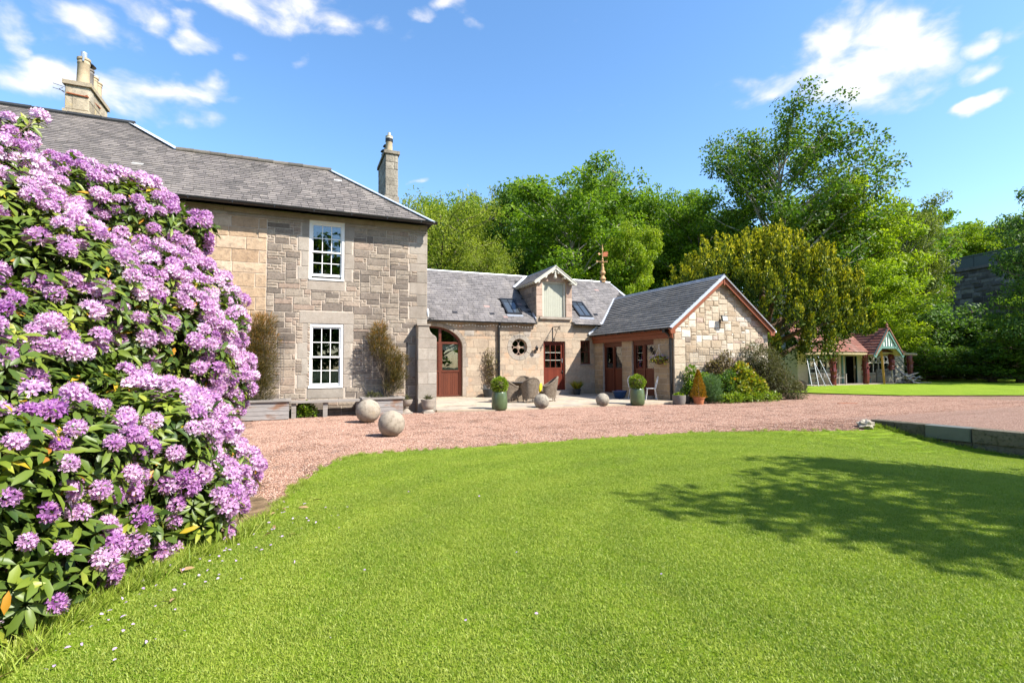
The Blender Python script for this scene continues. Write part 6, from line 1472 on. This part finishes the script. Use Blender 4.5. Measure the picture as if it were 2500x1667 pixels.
def tree(name, key, px, D, ytop, wpx, label, group=None, cat='tree', mat=None, base=None):
    x, y = at(px, D); z = hill(x, y) if base is None else base; H = (888-ytop)/1237.26*D+1.45-z; W = wpx/2/1237.26*D; h0, r0 = DIM[key]
    t = thing(name, label, cat, (x, y, z), rng.uniform(0, 6.28), group); k = H/h0*1.0; t.scale = (W/r0*1.02, W/r0*1.02, k)
    for nm, me in zip(('trunk', 'crown'), PROTO[key]):
        if mat is not None and nm == 'crown':
            me = me.copy(); me.materials[0] = mat
        o = link(bpy.data.objects.new(nm, me)); o.parent = t
    return t
W_ = 'trees behind the coach house'
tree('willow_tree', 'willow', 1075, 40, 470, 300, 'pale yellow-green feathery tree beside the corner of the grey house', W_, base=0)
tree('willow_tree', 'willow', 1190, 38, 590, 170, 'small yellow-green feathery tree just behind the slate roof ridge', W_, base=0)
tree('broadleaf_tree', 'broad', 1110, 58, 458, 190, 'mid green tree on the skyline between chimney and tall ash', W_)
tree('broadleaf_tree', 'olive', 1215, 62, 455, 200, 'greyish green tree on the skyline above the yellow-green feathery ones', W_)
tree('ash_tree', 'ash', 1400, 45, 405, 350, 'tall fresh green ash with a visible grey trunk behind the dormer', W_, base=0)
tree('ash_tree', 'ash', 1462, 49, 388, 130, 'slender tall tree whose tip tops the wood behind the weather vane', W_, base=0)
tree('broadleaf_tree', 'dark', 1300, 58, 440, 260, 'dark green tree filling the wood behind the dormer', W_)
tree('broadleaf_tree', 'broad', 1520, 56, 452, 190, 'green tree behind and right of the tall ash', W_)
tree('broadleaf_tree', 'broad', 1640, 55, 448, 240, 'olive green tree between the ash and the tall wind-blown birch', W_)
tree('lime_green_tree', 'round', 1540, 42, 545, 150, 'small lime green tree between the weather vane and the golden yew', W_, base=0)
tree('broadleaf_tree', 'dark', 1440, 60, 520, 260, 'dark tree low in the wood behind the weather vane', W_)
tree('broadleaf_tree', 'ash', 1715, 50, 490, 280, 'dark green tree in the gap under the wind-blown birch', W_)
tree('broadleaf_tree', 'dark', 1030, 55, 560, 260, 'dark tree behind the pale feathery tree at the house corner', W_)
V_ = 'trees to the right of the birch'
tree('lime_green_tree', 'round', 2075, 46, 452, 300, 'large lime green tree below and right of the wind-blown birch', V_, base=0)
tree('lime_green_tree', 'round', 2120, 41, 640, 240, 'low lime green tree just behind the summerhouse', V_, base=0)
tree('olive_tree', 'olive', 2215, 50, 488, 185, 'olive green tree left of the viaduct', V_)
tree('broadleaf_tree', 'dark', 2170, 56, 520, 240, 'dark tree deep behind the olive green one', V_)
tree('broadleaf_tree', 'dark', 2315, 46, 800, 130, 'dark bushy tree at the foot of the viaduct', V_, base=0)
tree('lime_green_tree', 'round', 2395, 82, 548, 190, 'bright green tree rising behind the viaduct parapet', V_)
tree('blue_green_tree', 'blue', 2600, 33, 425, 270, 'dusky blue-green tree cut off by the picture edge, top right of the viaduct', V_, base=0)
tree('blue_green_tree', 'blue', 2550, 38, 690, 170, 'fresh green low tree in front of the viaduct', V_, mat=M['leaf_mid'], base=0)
tree('blue_green_tree', 'blue', 2690, 42, 470, 340, 'dark blue-green tree behind the edge tree', V_, base=0)
S_ = 'shrubs bordering the far lawn'
for px, D, yt, w, key, lb in ((2190, 44, 770, 170, 'bush_mid', 'blue-green shrub close behind the summerhouse porch'), (2285, 43, 745, 190, 'bush_mid', 'tall rounded blue-green shrub between porch and viaduct'), (2250, 40, 850, 170, 'bush', 'low dark shrub at the lawn edge right of the timber pile'),
                            (2370, 42, 790, 200, 'bush', 'dark shrub below the viaduct pier'), (2420, 37, 850, 170, 'bush', 'low dark shrub on the far lawn edge below the arch'), (2490, 36, 800, 190, 'bush', 'dark shrub by the picture edge above the far lawn'), (2330, 47, 830, 260, 'bush', 'wide dark shrub in the shadows behind the lawn'), (2120, 47, 770, 200, 'bush', 'dark shrub behind the summerhouse roof'), (1985, 46, 800, 220, 'bush', 'dark shrub seen under the yew branches'), (1900, 48, 790, 220, 'bush', 'dark shrub behind the yew trunk'), (2540, 45, 760, 240, 'bush', 'dark shrub at the very edge of the picture')):
    tree('shrub', key, px, D, yt, w, lb, S_, 'shrub', base=0)
# more of the wood up the bank, too far in to tell apart
gm = []
wood = []
for k in range(34):
    D = rng.uniform(64, 105); px = 950+(k+rng.random())/34*1650; x, y = at(px, D); wood.append((x, y, hill(x, y), rng.choice(('dark', 'broad', 'olive')), rng.uniform(.85, 1.12)))
ch = []
for x, y, z, key, s in wood:
    me = PROTO[key][1]; n = len(me.vertices); v = np.empty(n*3, np.float32); me.vertices.foreach_get('co', v); v = v.reshape(-1, 4, 3); q = nrng.random(len(v)) < .22; v = v[q]; r = np.empty(len(me.polygons), np.float32); me.attributes['rnd'].data.foreach_get('value', r); r = r[q]
    c = v.mean(1, keepdims=True); v = c+(v-c)*2.0; a = rng.uniform(0, 6.28); Rm = np.array([[math.cos(a), -math.sin(a), 0], [math.sin(a), math.cos(a), 0], [0, 0, 1]])*s; hmax = min(1, (7.2+.31*math.hypot(x, y)-z-1.45)/(16*s)); v = v.reshape(-1, 3)@Rm.T; v[:, 2] *= max(.45, hmax); v = v+np.array([x, y, z])
    m_ = len(v)//4; ch.append((v, np.arange(m_*4), np.full(m_, 4), r))
tag(fast_obj('woodland', ch, M['leaf_mid']), kind='stuff')

# tall wind-blown birch
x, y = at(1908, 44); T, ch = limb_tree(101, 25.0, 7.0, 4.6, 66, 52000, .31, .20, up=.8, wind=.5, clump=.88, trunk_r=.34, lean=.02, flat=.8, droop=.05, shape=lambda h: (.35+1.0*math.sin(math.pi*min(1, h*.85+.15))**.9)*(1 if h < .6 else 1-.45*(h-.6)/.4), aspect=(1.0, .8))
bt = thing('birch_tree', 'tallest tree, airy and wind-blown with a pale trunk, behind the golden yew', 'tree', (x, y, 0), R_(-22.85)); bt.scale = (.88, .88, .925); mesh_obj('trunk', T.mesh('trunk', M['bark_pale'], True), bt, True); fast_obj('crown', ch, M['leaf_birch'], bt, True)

# golden yew
yx, yy = at(1872, 28); yew = thing('yew_tree', 'broad golden-tipped yew with upright plumes between the gabled wing and summerhouse', 'tree', (yx, yy, 0), R_(-22.85))
def yew_top(l): return 9.15*max(0, 1-(abs(l+.2)/6.3)**2.6)**.5*(1 if l > -2.2 else .97)
P, A, Rn, NY = [], [], [], []; gn = np.random.default_rng(5); plumes = []
n_try = 0
while len(plumes) < 360 and n_try < 9000:
    n_try += 1; a = gn.uniform(0, 6.28); el_ = gn.uniform(-.35, 1.5); d = np.array([math.cos(a)*math.cos(el_), math.sin(a)*math.cos(el_), math.sin(el_)])
    if d[1] > .55 and gn.random() < .75: continue
    c = np.array([-.2, 0, 3.6])+d*np.array([5.5, 4.6, 4.6])*gn.uniform(.74, 1.0)
    if c[2] < 1.9+.5*max(0, -d[0])*2 or (c[0] > 2.4 and c[2] < 3.1): continue
    plumes.append((c, d))
for c, d in plumes:
    hgt = gn.uniform(1.0, 1.9)*(1.1 if d[2] > .4 else .8); r = gn.uniform(.28, .5); n = 260; h = gn.random(n); a = gn.uniform(0, 6.28, n); of = gn.random(n)**.7; rr_ = r*((1-h)**.75*np.minimum(1, h*5+.3))*(.5+.55*of); lean = np.array([d[0]*.25, d[1]*.25, 1.])*(1 if d[2] > -.1 else .75); lean = lean/np.linalg.norm(lean)
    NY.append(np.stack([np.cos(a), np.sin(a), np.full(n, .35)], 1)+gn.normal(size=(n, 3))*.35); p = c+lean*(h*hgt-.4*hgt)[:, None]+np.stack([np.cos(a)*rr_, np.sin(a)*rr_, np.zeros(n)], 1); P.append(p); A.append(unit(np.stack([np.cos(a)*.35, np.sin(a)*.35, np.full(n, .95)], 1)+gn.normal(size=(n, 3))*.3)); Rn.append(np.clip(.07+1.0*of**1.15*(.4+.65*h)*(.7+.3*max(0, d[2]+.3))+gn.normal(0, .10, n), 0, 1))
# hanging lower boughs and inner foliage
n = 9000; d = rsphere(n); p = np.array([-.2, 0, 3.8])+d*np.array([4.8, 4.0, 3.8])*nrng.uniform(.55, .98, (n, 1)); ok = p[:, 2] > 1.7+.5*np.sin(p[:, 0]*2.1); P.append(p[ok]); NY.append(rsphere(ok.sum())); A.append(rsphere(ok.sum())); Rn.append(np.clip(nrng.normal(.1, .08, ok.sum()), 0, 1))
P, A, Rn = np.concatenate(P), np.concatenate(A), np.concatenate(Rn)
fast_obj('crown', [leaves(P, A, nrng.uniform(.12, .21, len(P)), .085, Rn, normal=np.concatenate(NY))], M['leaf_yew'], yew, True)
T = MB(); T.tube([(.4, -.6, -.2), (.35, -.5, .5), (.15, -.3, 1.6), (-.1, 0, 3.2), (-.2, 0, 6)], [.62, .45, .36, .3, .1], 12, .6)
for k in range(16): a = k*2.4; T.tube([(0, -.2, 1.5+k*.15), (1.6*math.cos(a), 1.2*math.sin(a), 2.4+k*.15), (4.2*math.cos(a), 3.2*math.sin(a), 2.8+k*.22)], [.17, .11, .04], 7, rng.random())
T.build('trunk', M['bark_yew'], yew, True, True)

# tree standing off to the right whose shade falls across the lawn
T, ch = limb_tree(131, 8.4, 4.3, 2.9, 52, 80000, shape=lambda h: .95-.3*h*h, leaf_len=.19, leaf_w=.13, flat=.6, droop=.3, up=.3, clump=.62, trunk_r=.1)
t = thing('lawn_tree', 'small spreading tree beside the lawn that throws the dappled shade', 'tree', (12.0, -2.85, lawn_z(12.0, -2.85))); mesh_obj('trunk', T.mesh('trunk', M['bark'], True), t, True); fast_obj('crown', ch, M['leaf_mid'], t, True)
# wood behind the lawn, seen only mirrored in the window panes
ch = []
for k in range(9):
    me = PROTO['broad'][1]; n = len(me.vertices); v = np.empty(n*3, np.float32); me.vertices.foreach_get('co', v); v = v.reshape(-1, 4, 3); q = nrng.random(len(v)) < .25; v = v[q]; c = v.mean(1, keepdims=True); v = (c+(v-c)*2.2).reshape(-1, 3)+np.array([-26+k*8.5, -27-(k % 3)*4, -2.6]); m_ = len(v)//4; ch.append((v, np.arange(m_*4), np.full(m_, 4), nrng.random(m_)))
tag(fast_obj('woodland', ch, M['leaf_dark']), kind='stuff')

# ================================================================== SHRUBS AND CLIMBERS BY THE HOUSES
def bush(name, label, cat, loc, lumps, mat, n, ll, lw, upb=.2, rng_seed=1, stem=True, tone=.5, group=None, spiky=0.):
    t = thing(name, label, cat, loc, 0, group); gn = np.random.default_rng(rng_seed); vol = sum(l[1]**2 for l in lumps); P, A, Rn = [], [], []
    for (c, r) in lumps:
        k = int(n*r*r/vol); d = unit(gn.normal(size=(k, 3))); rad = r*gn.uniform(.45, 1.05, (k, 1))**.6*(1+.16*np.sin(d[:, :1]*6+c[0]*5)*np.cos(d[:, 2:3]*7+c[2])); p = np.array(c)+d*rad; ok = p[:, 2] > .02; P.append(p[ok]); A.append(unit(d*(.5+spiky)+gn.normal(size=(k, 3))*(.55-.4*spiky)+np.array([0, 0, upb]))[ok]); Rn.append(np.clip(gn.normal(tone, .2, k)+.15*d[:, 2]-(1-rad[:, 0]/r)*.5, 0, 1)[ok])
    P, A, Rn = np.concatenate(P), np.concatenate(A), np.concatenate(Rn); fast_obj('foliage', [leaves(P, A, gn.uniform(.7, 1.3, len(P))*ll, lw, Rn)], mat, t, True)
    if stem:
        m = MB()
        for (c, r) in lumps:
            for j in range(3): e = Vector(c)+Vector(rsphere(1)[0])*r*.6; m.tube([(c[0]*.3, c[1]*.3, 0), (c[0]*.7, c[1]*.7, max(.05, e.z*.5)), e], [.022, .015, .006], 5)
        m.build('stem', M['twig'], t, True)
    return t
def broom(loc, outline, label, n, seed, depth=.28):
    """twiggy broom trained on the wall: outline = (dx, z, radius) blobs"""
    t = thing('broom_shrub', label, 'shrub', loc, 0, 'broom shrubs in the timber planters'); gn = np.random.default_rng(seed); P, A, Rn = [], [], []; tot = sum(r*r for _, _, r in outline); m = MB()
    for dx, z, r in outline:
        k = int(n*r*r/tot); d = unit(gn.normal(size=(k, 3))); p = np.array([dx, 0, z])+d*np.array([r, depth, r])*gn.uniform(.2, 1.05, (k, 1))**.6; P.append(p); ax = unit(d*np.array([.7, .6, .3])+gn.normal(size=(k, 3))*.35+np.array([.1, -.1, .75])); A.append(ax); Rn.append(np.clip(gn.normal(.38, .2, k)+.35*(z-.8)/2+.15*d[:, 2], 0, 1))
        for j in range(7): e = Vector((dx+gn.normal(0, r*.5), gn.normal(0, .12), z+gn.normal(0, r*.5))); m.tube([(.0, 0, .35), (dx*.5, 0, .35+(e.z-.35)*.45), e], [.02, .013, .004], 5)
    P, A, Rn = np.concatenate(P), np.concatenate(A), np.concatenate(Rn); fast_obj('foliage', [leaves(P, A, gn.uniform(.06, .17, len(P)), .011, Rn)], M['leaf_broom'], t, True); m.build('stem', M['twig'], t, True)
broom((-.98, 15.55, 0), [(-.1, 2.55, .33), (.12, 2.6, .32), (-.2, 2.1, .38), (.15, 2.1, .36), (-.15, 1.6, .4), (.12, 1.6, .36), (-.12, 1.15, .4), (.1, 1.15, .36), (0, .75, .42)], 'tall brown-green broom against the wall beside the rhododendron', 11000, 3)
broom((2.42, 15.55, 0), [(-.18, 2.55, .22), (-.22, 2.25, .32), (-.12, 1.95, .36), (.12, 1.75, .34), (.22, 1.45, .30), (.28, 1.2, .26), (.42, 1.15, .26), (.22, .85, .3), (.5, 1.6, .2)], 'bushy golden broom against the wall right of the lower sash window', 8500, 4, .34)
bush('low_shrub', 'bright leafy plant growing beneath the plank bench', 'plant', (.18, 15.55, 0), [((0, 0, .22), .22), ((.2, -.05, .15), .16), ((-.2, 0, .15), .18), ((0, -.1, .3), .15)], M['leaf_box'], 900, .07, .06, rng_seed=8, tone=.35)
bush('herb_clump', 'low grey herb in the timber planter below the golden broom', 'plant', (2.0, 15.5, .47), [((0, 0, .06), .14), ((.2, 0, .05), .12)], M['leaf_grey'], 500, .07, .02, rng_seed=9)
def wire_net(x0, x1, z0, z1, y, label, step=.075):
    t = thing('wire_netting', label, 'netting', ((x0+x1)/2, y, 0)); m = MB(); c = (x0+x1)/2; nx, nz = int((x1-x0)/step), int((z1-z0)/step)
    for i in range(nx+1): xx = x0+(x1-x0)*i/nx-c; m.tube([(xx+.006*math.sin(k*1.7+i), -.004, z0+(z1-z0)*k/6) for k in range(7)], .0028, 3, cap=False)
    for j in range(nz+1): zz = z0+(z1-z0)*j/nz; m.tube([(x0-c+(x1-x0)*k/6, -.004, zz+.006*math.sin(k*2.1+j)) for k in range(7)], .0028, 3, cap=False)
    m.build('wires', M['lead_dark'], t, True)
wire_net(-.72, -.38, 1.0, 2.3, 15.92, 'strip of wire netting on the wall beside the brown-green broom')
wire_net(14.2, 16.3, .8, 2.0, 15.47, 'sheet of wire netting for climbers on the cream gable', .09)
# climbing plant on the coach house
t = thing('climbing_plant', 'thin variegated climber on the wall between arched door and black downpipe', 'climber', (7.75, 21.05, 0)); P, A, Rn = [], [], []; m = MB()
for k in range(9):
    q = [Vector((rng.uniform(-.1, .1), 0, .35))]; top = rng.uniform(1.3, 2.25); sx = rng.uniform(-.25, .1) if top > 1.7 else rng.uniform(-.1, .25)
    for j in range(1, 9): q.append(Vector((q[0].x+sx*math.sin(j/8*2)+rng.gauss(0, .035), -.01-.05*rng.random(), .35+(top-.35)*j/8)))
    m.tube(q, .008, 4)
    for p0 in q[2:]:
        for j in range(15): P.append(np.array(p0)+nrng.normal(0, 1, 3)*np.array([.08, .04, .08])); A.append(rsphere(1)[0]); Rn.append(np.clip(nrng.normal(.45+.25*(p0.z > 1.5), .3), 0, 1))
m.build('stem', M['twig'], t, True); fast_obj('foliage', [leaves(np.array(P), np.array(A), nrng.uniform(.05, .10, len(P)), .04, np.array(Rn))], M['leaf_purple'], t, True)
B_ = 'plants in the bed below the gable'
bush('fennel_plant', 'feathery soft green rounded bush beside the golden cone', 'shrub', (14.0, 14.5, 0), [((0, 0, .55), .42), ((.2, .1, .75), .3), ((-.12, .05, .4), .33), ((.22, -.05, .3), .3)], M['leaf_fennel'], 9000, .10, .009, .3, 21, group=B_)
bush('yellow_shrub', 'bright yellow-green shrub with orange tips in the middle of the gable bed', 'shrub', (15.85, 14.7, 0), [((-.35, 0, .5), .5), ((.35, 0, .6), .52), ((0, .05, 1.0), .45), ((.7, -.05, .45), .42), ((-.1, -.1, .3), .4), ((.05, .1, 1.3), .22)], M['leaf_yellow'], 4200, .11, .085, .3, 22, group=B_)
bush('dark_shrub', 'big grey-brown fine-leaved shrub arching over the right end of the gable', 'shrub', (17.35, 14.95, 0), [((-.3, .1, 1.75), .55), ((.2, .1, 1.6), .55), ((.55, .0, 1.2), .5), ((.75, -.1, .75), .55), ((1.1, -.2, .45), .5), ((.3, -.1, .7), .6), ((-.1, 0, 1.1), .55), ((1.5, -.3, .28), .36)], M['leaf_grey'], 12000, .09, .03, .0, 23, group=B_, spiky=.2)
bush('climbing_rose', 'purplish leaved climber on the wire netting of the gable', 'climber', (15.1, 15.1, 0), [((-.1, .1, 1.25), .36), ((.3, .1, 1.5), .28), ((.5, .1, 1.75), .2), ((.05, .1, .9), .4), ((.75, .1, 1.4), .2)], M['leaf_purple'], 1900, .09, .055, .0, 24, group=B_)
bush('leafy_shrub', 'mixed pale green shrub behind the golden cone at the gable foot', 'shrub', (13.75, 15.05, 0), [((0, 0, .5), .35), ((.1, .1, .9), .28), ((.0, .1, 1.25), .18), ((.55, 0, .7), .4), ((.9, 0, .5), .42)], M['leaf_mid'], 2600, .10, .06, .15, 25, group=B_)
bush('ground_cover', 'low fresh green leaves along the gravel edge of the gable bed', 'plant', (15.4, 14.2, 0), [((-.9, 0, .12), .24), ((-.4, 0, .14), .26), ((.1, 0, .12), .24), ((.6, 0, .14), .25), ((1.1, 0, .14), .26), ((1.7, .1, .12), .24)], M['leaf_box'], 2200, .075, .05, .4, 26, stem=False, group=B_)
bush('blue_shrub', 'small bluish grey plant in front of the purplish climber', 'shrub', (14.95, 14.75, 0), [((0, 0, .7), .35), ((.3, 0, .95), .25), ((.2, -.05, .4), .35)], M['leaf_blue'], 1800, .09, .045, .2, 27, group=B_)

# ================================================================== GRASS BLADES, PEBBLES, FALLEN PETALS
patches = bpy.data.collections.new('turf_patches')
def blade_patch(seed, n, R, hmin, hmax, w):
    gn = np.random.default_rng(seed); r = R*np.sqrt(gn.random(n)); a = gn.uniform(0, 6.28, n); P = np.stack([r*np.cos(a), r*np.sin(a), np.zeros(n)-.004], 1); t = gn.uniform(.2, 1.5, n); b = gn.uniform(0, 6.28, n); A = np.stack([np.cos(b)*t, np.sin(b)*t, np.ones(n)], 1)
    BT = [(-.5, 0, 0), (.5, 0, 0), (.38, .55, .10), (-.38, .55, .10), (0, 1, -.06)]; BF = [(0, 1, 2, 3), (3, 2, 4)]
    return np_mesh('grass_patch', [batch(BT, BF, frames(A, gn.normal(size=(n, 3))*.4+np.array([0, 0, 1]), gn.uniform(hmin, hmax, n), w*gn.uniform(.7, 1.3, n)), P, gn.random(n))], M['blade'])
def pebble_patch(seed, n, R):
    gn = np.random.default_rng(seed); r = R*np.sqrt(gn.random(n)); a = gn.uniform(0, 6.28, n); P = np.stack([r*np.cos(a), r*np.sin(a), np.full(n, .003)], 1); s = gn.uniform(.006, .013, n)
    T = [(1, 0, 0), (-1, 0, 0), (0, 1, 0), (0, -1, 0), (0, 0, .7), (0, 0, -.5)]; F = [(0, 2, 4), (2, 1, 4), (1, 3, 4), (3, 0, 4), (2, 0, 5), (1, 2, 5), (3, 1, 5), (0, 3, 5)]; d = unit(gn.normal(size=(n, 3))); u = unit(np.cross(d, [0, 0, 1.01])); v = np.cross(d, u); m = np.stack([d*s[:, None]*1.3, u*s[:, None], v*s[:, None]*.8], 2)
    return np_mesh('pebble_patch', [batch(T, F, m, P, gn.random(n))], M['pebble'])
def scatter(name, pts, rot, scl, meshes, seed):
    col = bpy.data.collections.new(name+'_source')
    for k, me in enumerate(meshes): col.objects.link(bpy.data.objects.new('%s_patch' % name, me))
    me = bpy.data.meshes.new(name); me.vertices.add(len(pts)); me.vertices.foreach_set('co', np.asarray(pts, np.float32).ravel()); a = me.attributes.new('s', 'FLOAT', 'POINT'); a.data.foreach_set('value', np.asarray(scl, np.float32)); me.update()
    o = link(bpy.data.objects.new(name, me)); ng = bpy.data.node_groups.new(name, 'GeometryNodeTree'); ng.interface.new_socket('Geometry', in_out='INPUT', socket_type='NodeSocketGeometry'); ng.interface.new_socket('Geometry', in_out='OUTPUT', socket_type='NodeSocketGeometry')
    N = ng.nodes; L = ng.links; gi, go = N.new('NodeGroupInput'), N.new('NodeGroupOutput'); ci = N.new('GeometryNodeCollectionInfo'); ci.inputs[0].default_value = col; ci.inputs[1].default_value = True; ci.inputs[2].default_value = True
    mp = N.new('GeometryNodeMeshToPoints'); ip = N.new('GeometryNodeInstanceOnPoints'); ip.inputs['Pick Instance'].default_value = True
    rv = N.new('FunctionNodeRandomValue'); rv.data_type = 'FLOAT'; rv.inputs[2].default_value = 0; rv.inputs[3].default_value = 6.2832; rv.inputs['Seed'].default_value = seed; cx = N.new('ShaderNodeCombineXYZ'); L.new(rv.outputs[1], cx.inputs[2])
    ri = N.new('FunctionNodeRandomValue'); ri.data_type = 'INT'; ri.inputs[4].default_value = 0; ri.inputs[5].default_value = len(meshes)-1; ri.inputs['Seed'].default_value = seed+5
    na = N.new('GeometryNodeInputNamedAttribute'); na.data_type = 'FLOAT'; na.inputs[0].default_value = 's'
    L.new(gi.outputs[0], mp.inputs[0]); L.new(mp.outputs[0], ip.inputs['Points']); L.new(ci.outputs[0], ip.inputs['Instance']); L.new(cx.outputs[0], ip.inputs['Rotation']); L.new(ri.outputs[2], ip.inputs['Instance Index']); L.new(na.outputs[0], ip.inputs['Scale']); L.new(ip.outputs[0], go.inputs[0])
    md = o.modifiers.new('scatter', 'NODES'); md.node_group = ng
    return tag(o, kind='stuff')
pts, sc = [], []
y = .7
while y < 9.2:
    x = -2.0; st = .15 if y < 6 else .19
    while x < 13.9:
        p = (x+rng.uniform(-.05, .05), y+rng.uniform(-.05, .05)); x += st
        fw = p[0]*.388+p[1]*.9215; lt = p[0]*.9215-p[1]*.388
        if fw < 1.5 or abs(lt)/fw > 1.12 or not inside(p, LAWN): continue
        e = edge_dist(p, LAWN)
        if e < .05: continue
        pts.append((*p, lawn_z(*p)+.004)); sc.append(1.0 if e > .13 else .75)
    y += st*.9
scatter('grass', pts, None, sc, [blade_patch(k, 560, .15, .013, .030, .0042) for k in range(5)], 3)
pts, sc = [], []
for k in range(12000):
    p = (rng.uniform(-1, 25), rng.uniform(3, 16))
    if p[0] > 9 and p[1] < 5+(p[0]-13.6)*.1: continue
    if inside(p, GRAVEL) and not inside(p, SOIL) and edge_dist(p, GRAVEL) > .1: pts.append((*p, lawn_z(*p)-.003)); sc.append(rng.uniform(.85, 1.15))
scatter('gravel', pts, None, sc, [pebble_patch(k, 150, .2) for k in range(4)], 9)
# longer grass along edges: bush foot, drive edge, wall foot
pts, sc = [], []
for poly, n in (([(-1.3, 3.2), (-1.2, 3.6), (-1.08, 3.95), (-.84, 4.35), (-.52, 4.8), (-.28, 5.35)], 130), (EDGE[:-1], 190), ([(13.30, 8.2), (13.36, 7.2), (13.5, 5.5), (13.7, 3.5)], 120)):
    for k in range(n):
        i = rng.randrange(len(poly)-1); t_ = rng.random(); a, b = poly[i], poly[i+1]; p = (a[0]+(b[0]-a[0])*t_+rng.gauss(0, .035), a[1]+(b[1]-a[1])*t_+rng.gauss(0, .035)); pts.append((*p, lawn_z(*p))); sc.append(rng.uniform(.5, 1.0)*(1.5 if poly is not EDGE[:-1] and n != 190 else .8))
scatter('grass_tufts', pts, None, sc, [blade_patch(60+k, 60, .05, .05, .12, .0045) for k in range(4)], 21)
P, A, L_, W_2, Rn = [], [], [], [], []
base = np.array([(-1.25, 3.3), (-1.05, 4.0), (-.75, 4.5), (-.4, 5.0), (-.2, 5.5)])
for k in range(120):
    q = base[rng.randrange(5)]+np.array([abs(rng.gauss(0, .30)), rng.gauss(0, .28)]); P.append((q[0], q[1], .03+lawn_z(*q))); A.append((rng.gauss(0, 1), rng.gauss(0, 1), rng.uniform(-.1, .35))); L_.append(rng.uniform(.018, .036)); W_2.append(rng.uniform(.013, .02)); Rn.append(rng.random())
for k in range(14): q = (rng.uniform(-1.1, 2.4), rng.uniform(2.4, 6)); P.append((*q, .035)); A.append((rng.gauss(0, 1), rng.gauss(0, 1), .2)); L_.append(.022); W_2.append(.018); Rn.append(rng.random())
tag(fast_obj('fallen_petals', [leaves(np.array(P), np.array(A), np.array(L_), np.array(W_2), np.array(Rn), BLEAF_T, BLEAF_F)], M['petal_fallen']), kind='stuff')
P, A = [], []
for k in range(34): q = base[rng.randrange(5)]+np.array([rng.gauss(-.05, .2), rng.gauss(0, .25)]); P.append((q[0], q[1], .03)); A.append((rng.gauss(0, 1), rng.gauss(0, 1), rng.uniform(-.1, .2)))
tag(fast_obj('fallen_leaves', [leaves(np.array(P), np.array(A), nrng.uniform(.06, .11, 34), .032, nrng.random(34), BLEAF_T, BLEAF_F)], M['leaf_fallen']), kind='stuff')
